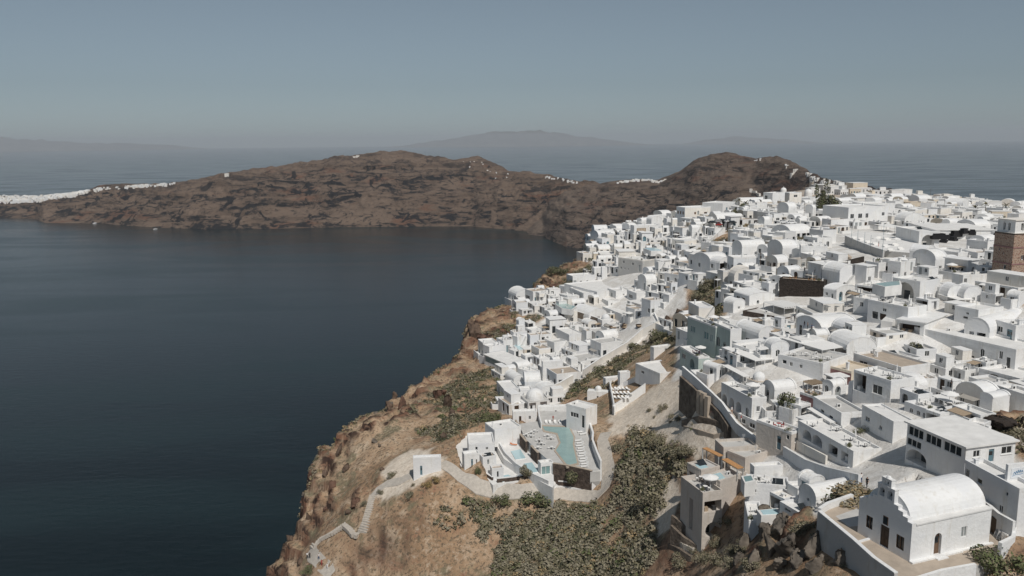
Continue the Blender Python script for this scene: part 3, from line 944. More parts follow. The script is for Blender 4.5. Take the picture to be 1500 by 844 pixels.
def house(name, cat, label, p, ax_angle, w2, w1, H, left="", right="", mat="plaster_white", roof="flat", deck="deck_white", near=1, seed=0, group=None,
          base=3.0, door=None, par=.45, chim=None, matr=None, glass="glass_dark", frame="frame_white", rise=None, coping="plaster_white", back="", take=True):
    """p = foot of the near corner; x runs along the right-hand face, y along the left-hand face"""
    rng = random.Random(seed * 7919 + 13)
    root = empty(name, tuple(p), ax_angle)
    tag(root, label, cat, group)
    ax = np.array((math.cos(ax_angle), math.sin(ax_angle))); ay = np.array((-ax[1], ax[0]))
    if take: footprint(p, ax, ay, w2, w1)
    mb = MB()
    ol, orr = openings(left, w1, H), openings(right, w2, H)
    ml, mr = mat, matr or mat
    panel(mb, (0, w1, 0), (0, -1, 0), w1, -base, H, ol, ml)
    panel(mb, (0, 0, 0), (1, 0, 0), w2, -base, H, orr, mr)
    ob = openings(back, w2, H)
    panel(mb, (w2, w1, 0), (-1, 0, 0), w2, -base, H, ob, mr)
    panel(mb, (w2, 0, 0), (0, 1, 0), w1, -base, H, [], ml)
    gx = roof == 'vault_x'; gy = roof == 'vault_y'
    if gx or gy:
        span = w1 if gx else w2
        rs = rise or span * .34
        t = [math.pi * i / 10 for i in range(11)]
        arc = [(span / 2 - span / 2 * math.cos(q), H + rs * math.sin(q)) for q in t]
        if gx:
            mb.poly([(0, a, z) for a, z in arc], ml); mb.poly([(w2, a, z) for a, z in arc][::-1], ml)
        else:
            mb.poly([(a, 0, z) for a, z in arc][::-1], mr); mb.poly([(a, w1, z) for a, z in arc], mr)
    mb.build("wall", root)
    rb = MB()
    rname = "roof"
    if gx or gy:
        barrel(rb, w2, w1, H, rs, coping, 'x' if gx else 'y', over=0)
        # low lip along the gable edges
        for e0 in ((-.12, .22) if True else ()) :
            pass
        arcO = [(span / 2 - (span / 2 + .12) * math.cos(q), H + (rs + .16) * math.sin(q)) for q in t]
        for side in (0, 1):
            L = w2 if gx else w1
            d0, d1 = (-.06, .3) if side == 0 else (L - .3, L + .06)
            for i in range(10):
                (a, za), (b_, zb) = arcO[i], arcO[i + 1]
                f = (lambda s_, d_, z_: (d_, s_, z_)) if gx else (lambda s_, d_, z_: (s_, d_, z_))
                q = [f(a, d0, za), f(b_, d0, zb), f(b_, d1, zb), f(a, d1, za)]
                rb.poly(q if gx else q[::-1], coping)
                (c0, zc0), (c1, zc1) = arc[i], arc[i + 1]
                for dd, fl in ((d0, True), (d1, False)):
                    q = [f(a, dd, za), f(c0, dd, zc0), f(c1, dd, zc1), f(b_, dd, zb)]
                    rb.poly(q, coping)
    elif roof == 'slab':
        rb.box(-.35, -.35, H, w2 + .35, w1 + .35, H + .22, coping)
    elif roof == 'dome':
        rb.poly([(0, 0, H), (w2, 0, H), (w2, w1, H), (0, w1, H)], deck)
        r = min(w1, w2) * .40
        rb.tube((w2 / 2, w1 / 2, H), (w2 / 2, w1 / 2, H + .5), r, r, coping, 14)
        rb.dome((w2 / 2, w1 / 2, H + .5), r, r * .95, coping, 16, 6)
    else:
        t = .24
        for q in ((0, 0, w2, t), (0, w1 - t, w2, w1), (0, t, t, w1 - t), (w2 - t, t, w2, w1 - t)):
            rb.box(q[0] - .02 if q[0] == 0 else q[0], q[1] - .02 if q[1] == 0 else q[1], H - par, q[2] + (.02 if q[2] == w2 else 0), q[3] + (.02 if q[3] == w1 else 0), H + .03, coping)
        rb.poly([(t, t, H - par + .003), (w2 - t, t, H - par + .003), (w2 - t, w1 - t, H - par + .003), (t, w1 - t, H - par + .003)], deck)
    ro = rb.build(rname, root, smooth=False)
    if near:
        fill_openings(root, (0, w1, 0), (0, -1, 0), ol, rng, near, glass, door, frame)
        fill_openings(root, (0, 0, 0), (1, 0, 0), orr, rng, near, glass, door, frame)
    else:
        fill_openings(root, (0, w1, 0), (0, -1, 0), ol, rng, 0, glass, door, frame)
        fill_openings(root, (0, 0, 0), (1, 0, 0), orr, rng, 0, glass, door, frame)
    nch = rng.choice([0, 0, 1, 1, 2]) if chim is None else chim
    zr = H - par if roof in ('flat', 'terrace') else H
    if roof in ('flat',) and min(w1, w2) > 2.6:
        for _ in range(nch):
            cx, cy = rng.uniform(.5, w2 - 1.1), rng.uniform(.5, w1 - 1.1)
            cb = MB(); hh = rng.uniform(.7, 1.5); s_ = rng.uniform(.4, .65)
            cb.box(cx, cy, zr, cx + s_, cy + s_, zr + hh, "plaster_white")
            cb.box(cx - .07, cy - .07, zr + hh, cx + s_ + .07, cy + s_ + .07, zr + hh + .1, "plaster_white")
            cb.build("chimney", ro)
        if rng.random() < .5 and near:
            cx, cy = rng.uniform(.6, w2 - 1.3), rng.uniform(.6, w1 - 1.0)
            cb = MB(); cb.box(cx, cy, zr, cx + .8, cy + .35, zr + .62, "frame_white")
            cb.box(cx + .1, cy - .02, zr + .1, cx + .55, cy, zr + .52, "metal_dark"); cb.build("air_conditioner", ro)
        if rng.random() < .35:
            cx, cy = rng.uniform(.4, w2 - .4), rng.uniform(.4, w1 - .4); hh = rng.uniform(1.4, 2.6)
            cb = MB(); cb.tube((cx, cy, zr), (cx, cy, zr + hh), .03, .03, "metal_grey", 5)
            for q in range(4): cb.box(cx - .35, cy - .02, zr + hh - .1 - q * .14, cx + .35, cy + .02, zr + hh - .07 - q * .14, "metal_grey")
            cb.build("aerial", ro)
        if rng.random() < .30 and near:
            cx, cy = rng.uniform(.6, w2 - 1.6), rng.uniform(.6, w1 - 1.6)
            cb = MB(); cb.tube((cx + .5, cy + .5, zr + .1), (cx + 1.3, cy + .5, zr + .1), .3, .3, "metal_grey", 8)
            cb.poly([(cx, cy - .2, zr + .05), (cx + 1.7, cy - .2, zr + .05), (cx + 1.7, cy + 1.0, zr + .8), (cx, cy + 1.0, zr + .8)], "glass_dark"); cb.build("water_heater", ro)
    return root, rng

CROPS = {'D2': (1200, 675, 4.993), 'D1': (980, 675, 4.993), 'C2': (1200, 540, 4.993), 'C1': (1000, 540, 4.993), 'B3': (1200, 400, 4.993), 'B2': (970, 430, 4.993),
         'B1': (700, 440, 4.993), 'C0': (650, 570, 4.993), 'A0': (740, 370, 5.769), 'A1': (860, 270, 5.984), 'A2': (1060, 250, 5.984), 'A3': (1250, 250, 5.984),
         'M1': (940, 370, 5.984), 'M2': (1100, 330, 5.984), 'M3': (1300, 330, 7.47), 'D0': (380, 680, 5.146), 'P': (0, 0, 1)}
def px(crop, q):
    x0, y0, s = CROPS[crop]
    return (x0 + q[0] / s, y0 + q[1] / s)

def fit(crop, L, N, R, by, zc=None):
    L, N, R = px(crop, L), px(crop, N), px(crop, R)
    byp = px(crop, (0, by))[1]
    gx = N[0]
    for _ in range(6):
        p = at_depth(gx, byp, zc) if zc else ground(gx, byp)
        # height whose projection meets the roof corner
        lo, hi = 0.3, 40
        for _ in range(40):
            h = (lo + hi) / 2
            if project(p + (0, 0, h))[1] < N[1]: hi = h
            else: lo = h
        gx -= project(p + (0, 0, h))[0] - N[0]
    z = p[2] + h
    l, n, r = (on_plane(*q, z)[:2] for q in (L, N, R))
    v1, v2 = l - p[:2], r - p[:2]
    w1, w2 = np.hypot(*v1), np.hypot(*v2)
    a1 = math.atan2(v1[1], v1[0]) - math.pi / 2
    a2 = math.atan2(v2[1], v2[0])
    dd = (a1 - a2 + math.pi) % (2 * math.pi) - math.pi
    a = a2 + dd * w1 / (w1 + w2)
    return p, a, w2, w1, h, math.degrees(dd)

DEBUG = []
HAND = []      # (foot, angle, widths, height, roof only)
def H(crop, L, N, R, by, left="", right="", label="", cat="house", name="white_house", zc=None, mark=None, maxw=26, **kw):
    p, a, w2, w1, h, dd = fit(crop, L, N, R, by, zc)
    w1, w2 = float(np.clip(w1, 1.8, maxw)), float(np.clip(w2, 1.8, maxw))
    zcd = (p - CAMP) @ FWD
    DEBUG.append((label[:40], round(zcd), [round(float(q), 1) for q in (w2, w1, h)], round(dd), round(math.degrees(a))))
    kw.setdefault('near', 2 if zcd < 170 else 1 if zcd < 300 else 0)
    kw.setdefault('seed', len(DEBUG))
    root, rng = house(name, cat, label, p, a, w2, w1, h, left, right, **kw)
    HAND.append((p, a, w2, w1, h, False))
    if mark: LANDMARKS.append((mark, p + np.array((0, 0, h / 2))))
    return root, p, a, w2, w1, h

def local(root_info, x, y, z):
    _, p, a, *_r = root_info
    return np.array((p[0] + math.cos(a) * x - math.sin(a) * y, p[1] + math.sin(a) * x + math.cos(a) * y, p[2] + z))
# ------------------------------------------------------------------ the houses one can read one by one
HS = {}
HS['rest'] = H('C2', (606,402), (1075,580), (1482,550), 864, "g.16,.70,.27,.25 g.47,.70,.27,.25 g.79,.70,.29,.25 g.14,.42,.26,.20 A.20,-.02,.36,.36", "w.22,.72,.14,.18 d.52,.55,.11,.33 W.83,.70,.22,.20",
  "big white restaurant house with glazed top storey, flat pale roof and ground-floor arch behind chapel", "restaurant", "restaurant_house", mark="glazed restaurant", roof="slab", coping="deck_white", base=5, chim=0)
HS['rest2'] = H('C2', (1085,668), (1466,880), (1600,860), 1132, "D.06,.38,.08,.38 W.30,.52,.10,.16 s.80,.62,.04,.1 w.72,.06,.07,.2 s.88,.05,.04,.07", "", "white house with a stepped stair wall beside the glazed restaurant, above the chapel's back gate", zc=106)
HS['hcurve_lo'] = H('B3', (312,700), (527,790), (637,745), 949, "o.16,.05,.34,.82 W.66,.2,.26,.42", "s.5,.5,.2,.12", "white lower house with an open garage bay, under the house with three tall windows", base=4, deck="deck_white", chim=0)
HS['hcurve'] = H('B3', (330,578), (600,690), (725,640), 860, "W.22,.45,.18,.32 w.55,.40,.1,.36 D.78,.30,.13,.50", "s.4,.6,.1,.1", "white upper house with three tall windows on its shaded front, above the garage bay", deck="deck_tan", base=1)
HS['h4'] = H('C2', (640,22), (740,75), (866,72), 182, "D.45,.0,.36,.75", "s.3,.3,.2,.12", "small white cube with glazed double door and tan roof above the curved terrace wall", deck="deck_tan")
HS['h5'] = H('C2', (590,145), (725,192), (832,180), 292, "a.28,.0,.34,.75", "", "white terrace house with an arched doorway under a curved parapet", deck="deck_white", chim=0, par=.7)
HS['h6'] = H('C2', (667,235), (800,302), (1048,245), 372, "e.3,.05,.14,.5 e.6,.05,.14,.5 e.85,.05,.12,.5", "w.2,.3,.1,.4", "white house whose round terrace carries the pergola of dining tables", deck="deck_white", chim=0, par=.8)
HS['h7'] = H('C2', (352,262), (545,388), (666,366), 545, "w.2,.35,.14,.22 D.35,.0,.16,.5 w.62,.3,.1,.2", "", "long low white house with a plain white roof sloping toward the glazed restaurant", deck="deck_white", chim=0, par=.2)
HS['h8'] = H('C1', (962,203), (1162,325), (1342,312), 450, "s.35,.35,.13,.2 s.66,.3,.13,.2", "", "big plain white block with two small vents on its shaded side and flat grey roof", deck="deck_grey", chim=0, mark="plain block with two air conditioners")
HS['h8b'] = H('C1', (868,378), (1250,605), (1440,575), 725, "A.18,.05,.17,.62 A.37,.05,.19,.66 o.66,.05,.16,.6 o.86,.05,.12,.6", "", "white house with two deep arches and slanted awnings below the plain white block", deck="deck_white", base=5, chim=0, par=.5, mark="house with two deep arches")
HS['h9'] = H('C1', (550,372), (797,466), (872,440), 628, "d.66,.0,.12,.62 s.90,.62,.08,.2", "w.4,.5,.2,.2", "beige block with one tall dark door and tables on its pale roof terrace", name="beige_house", mat="plaster_beige", deck="deck_white", door="door_blue", base=5, chim=0, mark="beige block with one tall dark door")
HS['h10'] = H('C1', (868,168), (966,206), (1062,182), 285, "w.55,.1,.2,.3", "", "low faded pink house wall with a small window under a terrace of tables", name="pink_house", mat="plaster_pink", deck="deck_tan", chim=0)
HS['h11'] = H('B3', (28,640), (236,722), (322,668), 832, "e.28,.38,.10,.28 a.28,.0,.14,.32 d.62,.0,.12,.36", "", "dusty pink house with a flat cream roof and small dark windows", name="pink_house", mat="plaster_pink", matr="plaster_cream", deck="plaster_cream", coping="plaster_cream", frame="frame_brown", door="door_brown", chim=1, mark="dusty pink house")
HS['h13'] = H('C1', (288,100), (508,218), (612,206), 445, "A.12,.30,.17,.36 A.36,.30,.17,.36 A.59,.30,.17,.36 e.86,.22,.09,.4", "w.45,.55,.25,.18 D.5,.0,.3,.3", "tall white house with a row of three arched loggias above the paved walkway", deck="deck_white", base=5, chim=0, mark="house with three arched loggias")
HS['h13b'] = H('C1', (440,322), (552,392), (640,360), 470, "W.25,.25,.26,.45 W.72,.2,.26,.45", "", "white ground floor with two square dark windows at the end of the walkway", deck="deck_white", chim=0, base=3)
HS['h13c'] = H('C1', (496,112), (535,130), (602,122), 330, "w.5,.55,.4,.2", "w.3,.6,.22,.2 D.65,.45,.25,.25 d.4,.05,.2,.28", "slim white house with a little six-sided balcony next to the arched loggias", chim=0, deck="deck_white")
HS['green_up'] = H('B2', (188,165), (392,242), (457,236), 470, "W.20,.52,.18,.22 W.68,.48,.16,.24 w.86,.46,.09,.24", "", "mint green two-storey house with pale cornice and paired windows", name="green_house", mat="plaster_mint", deck="deck_white", frame="frame_white", glass="glass_teal", base=3, chim=1, mark="mint green house")
HS['green_lo'] = H('B2', (134,385), (266,466), (345,460), 585, "W.22,.35,.2,.32 A.68,.05,.26,.62", "", "lower mint green house with an arched door and a canopied terrace on top", name="green_house", mat="plaster_mint", matr="plaster_mint", deck="deck_white", base=4, chim=0)
HS['green_rt'] = H('B2', (395,205), (500,262), (560,250), 480, "e.36,.25,.18,.32 a.72,.0,.2,.5", "", "narrow mint green wing with an arched window against the white stair", name="green_house", mat="plaster_mint", matr="plaster_white", deck="deck_white", chim=0)
HS['barrel1'] = H('B2', (560,255), (706,312), (800,292), 412, "w.54,.25,.16,.36 w.78,.2,.18,.36", "", "white vaulted house with two square windows behind the mint green house", roof='vault_y', rise=2.2)
HS['canopyhouse'] = H('B2', (868,440), (1178,512), (1340,440), 650, "W.15,.55,.1,.22 w.30,.5,.07,.22 w.52,.5,.07,.2", "", "white house carrying the big white-canopied restaurant terrace left of the pink house", deck="deck_grey", chim=0, base=5)
HS['darkrest'] = H('M1', (1036,492), (1256,576), (1442,470), 600, "o.5,.55,.9,.4", "", "dark-walled cafe with a rippled pale canopy in the middle of the village", "cafe", "dark_cafe", mat="basalt_wall", matr="plaster_beige", coping="basalt_wall", deck="deck_grey", chim=0, par=.2, mark="dark cafe with the rippled canopy")
HS['blackwall'] = H('M2', (246,468), (640,492), (692,478), 622, "", "", "long black basalt terrace building with planters and tables on top", "restaurant", "basalt_terrace", mat="basalt", coping="basalt", deck="deck_tan", chim=0, par=.3, mark="black basalt terrace")
HS['m1a'] = H('M1', (850,342), (945,385), (1132,362), 470, "w.28,.1,.2,.6 d.62,.0,.2,.66", "a.35,.0,.10,.55", "white gabled house with a round-arched doorway left of the black basalt terrace", roof='vault_y', rise=.9)
HS['m1b'] = H('M1', (735,432), (803,455), (890,440), 530, "", "w.5,.4,.2,.3", "small plain white house standing above the mint green house", roof='vault_y', rise=1.4)
HS['m1c'] = H('M1', (740,195), (812,215), (1022,210), 312, "d.5,.0,.3,.5", "w.62,.5,.09,.36 D.40,.0,.11,.34 D.62,.0,.11,.34", "cream house with a broad shallow vault and one square window high in its front", name="cream_house", mat="plaster_warm", roof='vault_y', rise=3.2, coping="plaster_warm")
HS['m1d'] = H('M1', (1060,182), (1080,195), (1206,192), 252, "", "w.3,.3,.1,.4", "low cream wall house just up from the broad vaulted cream house", name="cream_house", mat="plaster_warm", deck="deck_white")
HS['m2a'] = H('M2', (388,288), (410,302), (532,275), 392, "d.5,.0,.5,.5", "d.28,.0,.18,.66 W.60,.05,.28,.6", "small grey stone house with a dark doorway behind the black terrace", name="grey_house", mat="plaster_grey", coping="plaster_grey", deck="deck_tan")
HS['m2b'] = H('M2', (500,238), (542,265), (668,250), 352, "", "w.5,.45,.12,.2", "plain white cube right of the small grey stone house")
HS['m2c'] = H('M2', (560,205), (672,185), (842,182), 292, "", "", "wide blank white house under the curved grey retaining wall")
HS['b3a'] = H('B3', (12,118), (128,128), (300,112), 225, "w.25,.5,.2,.25 d.68,.0,.16,.7", "a.24,.0,.2,.86 A.66,.0,.42,.9", "white house with a narrow and a wide arched doorway right of the black terrace", roof='vault_y', rise=1.0)
HS['b3pool'] = H('B3', (300,78), (470,112), (592,72), 175, "o.5,.05,.86,.8", "o.5,.05,.7,.7", "open dark pavilion under the glass-edged rooftop pool", "pavilion", "pool_pavilion", deck="deck_white", chim=0, mark="pavilion under the rooftop pool")
HS['b3b'] = H('B3', (588,28), (740,62), (822,32), 232, "A.45,.12,.7,.75", "", "white house front pierced by one very tall open arch", chim=0, mark="house with one very tall arch")
HS['b3c'] = H('B3', (742,78), (945,112), (1042,92), 185, "e.46,.1,.14,.5 w.84,.3,.1,.3", "", "grey-shaded white house with a single small arched window")
HS['b3v1'] = H('B3', (922,140), (940,160), (1040,150), 210, "", "w.5,.3,.14,.5", "left one of the twin white vaults below the long white house", roof='vault_y', rise=2.4)
HS['b3v2'] = H('B3', (1042,145), (1060,168), (1168,158), 220, "", "w.5,.3,.14,.5", "right one of the twin white vaults below the long white house", roof='vault_y', rise=2.4)
HS['b3d'] = H('B3', (380,190), (652,252), (762,230), 402, "D.20,.1,.15,.36 D.40,.1,.16,.33 w.43,.55,.1,.17", "", "large white house with one dark square window over two shuttered doors", deck="deck_white", mark="large house with two shuttered doors")
HS['b3e'] = H('B3', (272,172), (386,196), (452,175), 292, "w.45,.35,.2,.35", "", "plain white house with one grey window left of the shuttered doors")
HS['b3f'] = H('B3', (598,335), (770,368), (892,300), 462, "o.45,.05,.8,.7", "", "white house with an open shaded room under a flat canopy below the long stair", deck="deck_white", roof="slab", chim=0)
HS['b3g'] = H('B3', (762,385), (1442,560), (1560,505), 722, "e.45,.05,.05,.42 e.70,.28,.04,.40 W.60,.05,.06,.22 w.87,.42,.035,.36 d.94,.02,.035,.55", "", "very long white wall-like house with arched windows running down toward the chapel end", deck="deck_white", base=5, maxw=40, chim=0, mark="long wall-like house")
HS['b3h'] = H('B3', (1082,395), (1246,430), (1500,345), 505, "n.3,.05,.2,.7 o.68,.25,.36,.5", "D.22,.1,.09,.5 D.45,.05,.1,.6", "white barrel-vaulted house with a dark opening in its rounded gable", roof='vault_x', rise=2.6, mark="barrel-vaulted house with the dark gable opening")
HS['b3i'] = H('B3', (1320,342), (1440,385), (1560,372), 520, "W.25,.4,.25,.32 D.72,.1,.26,.6", "", "white house with big grey window and door, rightmost above the long wall-like house")
HS['b3j'] = H('B3', (1008,236), (1166,270), (1330,242), 402, "w.55,.62,.12,.14 W.48,.36,.22,.16", "w.3,.2,.1,.3 d.5,.05,.1,.5", "white house with a stair side and two small dark openings on its shaded end", deck="deck_white")
HS['b3k'] = H('B3', (1210,690), (1470,772), (1600,722), 862, "A.38,.05,.34,.78", "", "white house front with one broad rounded arch right of the flowering yellow bushes", chim=0, base=3)
HS['c2a'] = H('C2', (1203,186), (1270,216), (1366,186), 325, "", "", "blank white cube with a rounded lid roof standing in front of the arch", roof='vault_x', rise=.5)
HS['c2b'] = H('C2', (1310,122), (1520,195), (1620,180), 340, "s.2,.2,.06,.12", "", "plain white block at the right edge above the dark mound", chim=0)
HS['m3a'] = H('M3', (296,452), (785,528), (872,515), 605, "", "", "low grey-shaded white block stretching beneath the twin roof terraces", deck="deck_white", matr="plaster_white", mark="low block with the little domed porch")
HS['m3b'] = H('M3', (780,525), (830,548), (1335,500), 695, "", "n.05,.05,.06,.7 d.60,.2,.03,.6 w.86,.1,.06,.4", "long bright white block with a slit doorway left of the brick tower foot", deck="deck_grey", mark="long bright block at the tower foot")
HS['m3c'] = H('M3', (508,252), (775,300), (908,278), 442, "w.14,.3,.12,.2 w.44,.25,.09,.14", "D.3,.1,.3,.5", "white house with a slanting stair wall across its shaded side, below the dark jars")
HS['m3d'] = H('M3', (888,275), (990,302), (1218,288), 455, "D.4,.1,.3,.55", "D.15,.25,.1,.5 D.30,.25,.1,.5 D.46,.25,.1,.5 D.62,.25,.1,.5 w.82,.35,.12,.3", "white house with a row of four dark glass doors left of the brick tower", deck="deck_tan", near=1)
HS['hall'] = H('A3', (428,490), (580,532), (722,524), 692, "w.75,.0,.1,.3", "A.45,.0,.62,.80", "white hall front with one large dark arch beside the umbrella terrace", "hall", "arched_hall", chim=0, mark="hall with the large dark arch")
HS['hall2'] = H('A3', (545,468), (722,524), (1225,520), 600, "", "s.1,.3,.03,.2", "long flat-roofed white hall behind the row of black tarpaulins", "hall", "arched_hall", chim=0, roof="slab", coping="deck_white")
HS['a3a'] = H('A3', (690,418), (722,432), (1015,428), 470, "", "", "long plain white wall house standing on top of the flat hall roof line")
HS['a3b'] = H('A3', (1140,430), (1236,480), (1272,460), 520, "", "", "small white wedge-shaped house left of the brick tower's white belfry")
HS['a3c'] = H('A3', (470,270), (500,280), (615,275), 350, "o.5,.05,.6,.8", "w.2,.2,.2,.4 W.65,.1,.3,.4", "tan house with a dark porch on the skyline slope", name="tan_house", mat="plaster_cream", coping="plaster_cream", deck="deck_tan")
HS['a2a'] = H('A2', (995,300), (1096,325), (1330,302), 492, "", "W.10,.42,.09,.24 W.30,.42,.1,.24 w.47,.42,.07,.24 w.88,.5,.07,.18 s.3,.1,.04,.06", "tall three-storey white house with a row of windows on the ridge", mark="tall three-storey ridge house")
HS['a2b'] = H('A2', (1205,275), (1236,290), (1452,280), 402, "", "w.3,.3,.08,.3 w.6,.3,.08,.3", "upper white house behind the tall ridge house, under the round water tank")
HS['a2c'] = H('A2', (244,345), (440,378), (500,374), 462, "a.56,.1,.2,.55 o.84,.1,.2,.55", "w.5,.25,.4,.3", "white house with one round-arched window on its shaded end, on the ridge", mark="ridge house with the round-arched window")
HS['a2d'] = H('A2', (520,370), (525,378), (740,374), 445, "", "w.5,.3,.06,.4", "long low white house next to the round-arched window")
HS['a2e'] = H('A2', (440,470), (560,492), (655,466), 562, "A.25,.0,.32,.8 A.68,.0,.36,.8", "w.4,.4,.2,.3", "white garage house with two dark bays and cars parked on its roof", chim=0, deck="deck_grey", mark="garage house with cars on its roof")
HS['a2f'] = H('A2', (385,190), (430,196), (500,188), 322, "w.3,.5,.3,.3", "", "white bell-tower house beside the small ridge dome", chim=0, zc=500)
HS['a2g'] = H('A2', (565,188), (580,194), (645,188), 262, "", "w.5,.4,.3,.3", "square cream tower block between the two ridge domes", zc=505, name="cream_house", mat="plaster_warm")
HS['a2h'] = H('A2', (690,232), (758,240), (792,230), 330, "a.28,.25,.28,.5 a.7,.25,.28,.5", "", "white chapel front with two dark arches under the larger ridge dome", "chapel", "ridge_chapel", chim=0)
HS['a1a'] = H('A1', (770,195), (858,204), (1092,196), 370, "w.2,.62,.14,.16 w.5,.62,.14,.16 w.8,.62,.14,.16", "w.40,.62,.07,.12 a.52,.58,.07,.22 W.82,.6,.14,.12", "long cream-white hotel block with orange window surrounds on the village crest", "hotel", "crest_hotel", mat="plaster_cool", matr="plaster_warm", frame="wood_orange", mark="long hotel block on the crest")
HS['a1b'] = H('A1', (1030,158), (1190,168), (1276,152), 300, "s.2,.4,.06,.1", "d.3,.3,.12,.4 w.7,.4,.1,.2", "white block behind the long cream-white hotel on the crest")
HS['a1c'] = H('A1', (560,272), (650,284), (822,262), 352, "W.5,.35,.6,.3", "d.75,.1,.06,.4 d.9,.1,.06,.4", "low white house with a wide dark strip window, first left of the crest hotel", mat="plaster_warm", matr="plaster_white")
HS['a1d'] = H('A1', (385,355), (412,362), (640,352), 480, "", "g.28,.3,.36,.5 w.78,.5,.06,.2 W.9,.45,.1,.25", "white house with one huge brown picture window over the caldera", glass="wood_pale", mark="house with the huge brown window")
HS['a1e'] = H('A1', (252,446), (262,452), (376,443), 512, "", "w.4,.3,.1,.3", "small white house at the seaward end of the village crest")
HS['a1f'] = H('A1', (345,632), (486,668), (562,640), 776, "w.22,.55,.09,.22 w.60,.50,.09,.22 d.88,.05,.08,.55 w.12,.05,.07,.2 w.28,.05,.06,.16 w.42,.05,.06,.16", "", "tall grey house with two small windows and a dark slot door", name="grey_house", mat="plaster_grey", coping="plaster_warm", deck="deck_white", mark="tall grey house")
HS['a1g'] = H('A1', (760,478), (852,492), (1000,472), 578, "D.15,.1,.12,.3 D.75,.1,.12,.3 w.3,.6,.1,.2 w.8,.6,.1,.2", "W.45,.1,.12,.4 W.7,.1,.14,.4", "white two-storey house with a grid of dark windows below the crest hotel", mat="plaster_warm")
HS['a1h'] = H('A1', (640,425), (655,430), (745,418), 465, "", "W.25,.2,.3,.6 W.7,.2,.36,.6", "white house with two wide black openings on the upper slope", chim=0)
HS['a1i'] = H('A1', (485,585), (500,595), (622,592), 645, "", "w.2,.4,.08,.4 w.5,.4,.08,.4 a.86,.2,.12,.6", "beige wall house with a row of small windows above the tall grey house", name="beige_house", mat="plaster_beige", coping="plaster_warm")
HS['a1j'] = H('A1', (1000,455), (1005,460), (1110,450), 520, "", "D.2,.2,.3,.7 w.7,.3,.16,.4", "white house with one dark doorway beside the grassy gully")
HS['glasspav'] = H('B1', (60,395), (210,468), (345,442), 522, "g.5,.1,.95,.8", "g.35,.1,.5,.8", "glass-walled pavilion with a flat white roof on the cliff side", "pavilion", "glass_pavilion", glass="glass_teal", chim=0, roof="slab", coping="deck_white", deck="deck_white", mark="glass-walled pavilion")
HS['b1dome'] = H('B1', (215,545), (262,590), (335,575), 650, "", "", "white vaulted house at the low cliff end of the lower hotel", roof='vault_y', rise=1.8)
HS['b1a'] = H('B1', (140,590), (190,650), (300,640), 740, "d.3,.2,.14,.5 d.7,.2,.14,.5", "", "white stepped house at the tip of the lower hotel, over the cliff scrub", chim=0)
HS['b1b'] = H('B1', (470,440), (475,450), (620,440), 590, "", "w.4,.3,.1,.25", "white courtyard house with one window near the lower hotel's long ramp")
HS['b1c'] = H('B1', (346,200), (392,218), (482,205), 262, "d.5,.1,.3,.6", "w.5,.3,.2,.4", "small white house on the cliff side above the pale plunge pool")
HS['b1d'] = H('B1', (618,200), (668,252), (736,232), 345, "", "", "blank white wedge house in the middle of the lower hotel", chim=0)
HS['b1e'] = H('B1', (1258,338), (1288,345), (1420,330), 440, "", "", "white house with plain parapet roof above the scrub gully, left of mint green house", deck="deck_white")
HS['b1f'] = H('B1', (1262,452), (1332,535), (1425,485), 606, "w.3,.2,.12,.3", "", "white house with a grey blank side beside the sandy lot", deck="deck_white", chim=0)
HS['b1g'] = H('B1', (785,645), (800,662), (946,680), 745, "", "s.5,.4,.1,.2", "white domed chapel-like house above the sandy lot", "chapel", "domed_chapel", roof="dome", mark="domed chapel above the sandy lot")
HS['b1h'] = H('B1', (915,562), (935,572), (1042,560), 645, "", "", "low white house directly behind the domed chapel", chim=0)
HS['b1i'] = H('B1', (1035,518), (1040,528), (1110,520), 622, "", "", "narrow grey-white house wall right of the domed chapel", mat="plaster_cool", chim=0)
HS['a0a'] = H('A0', (628,220), (776,332), (930,262), 410, "w.2,.3,.08,.3 w.6,.3,.08,.3", "", "big white house with a broad flat roof over the caldera scrub", deck="deck_white", mark="broad flat-roofed house over the scrub")
HS['a0b'] = H('A0', (870,302), (936,327), (1066,316), 392, "d.5,.1,.2,.5", "w.5,.3,.1,.3", "white house with an even front right of the broad flat-roofed house")
HS['a0c'] = H('A0', (590,292), (662,345), (736,332), 425, "d.35,.1,.12,.5 d.65,.1,.12,.5", "", "white house stepping down to the curved dark pool wall", chim=0)
HS['a0d'] = H('A0', (815,388), (870,412), (972,406), 455, "", "w.3,.2,.12,.4", "small white cube above the parked boats and cars of the lower yard")
HS['a0e'] = H('A0', (925,450), (985,520), (1165,480), 585, "", "d.85,.1,.1,.5", "large white house with a bare sunlit sloping side by the lower car yard", chim=0, mark="large bare house by the lower yard")
HS['a0f'] = H('A0', (1075,312), (1110,345), (1200,330), 420, "W.4,.2,.4,.4", "", "white house with one broad shaded window up from the lower yard")
HS['a0g'] = H('A0', (1325,420), (1340,430), (1480,415), 480, "", "s.4,.4,.06,.2", "white house above the pale path beside the brown rock gully")
HS['a0h'] = H('A0', (1370,345), (1385,360), (1500,340), 420, "", "a.3,.1,.12,.5 a.5,.1,.12,.5 a.72,.1,.14,.6", "white house with three dark arches above the brown rock gully")
HS['hut'] = H('P', (603,669), (605,671), (646,670), 705, "", "d.28,.25,.08,.40 s.9,.5,.03,.06", "small white flat-roofed hut with a pale blue door alone on the hillside", "hut", "hillside_hut", door="door_blue", near=1, chim=0, mark="lone white hut")
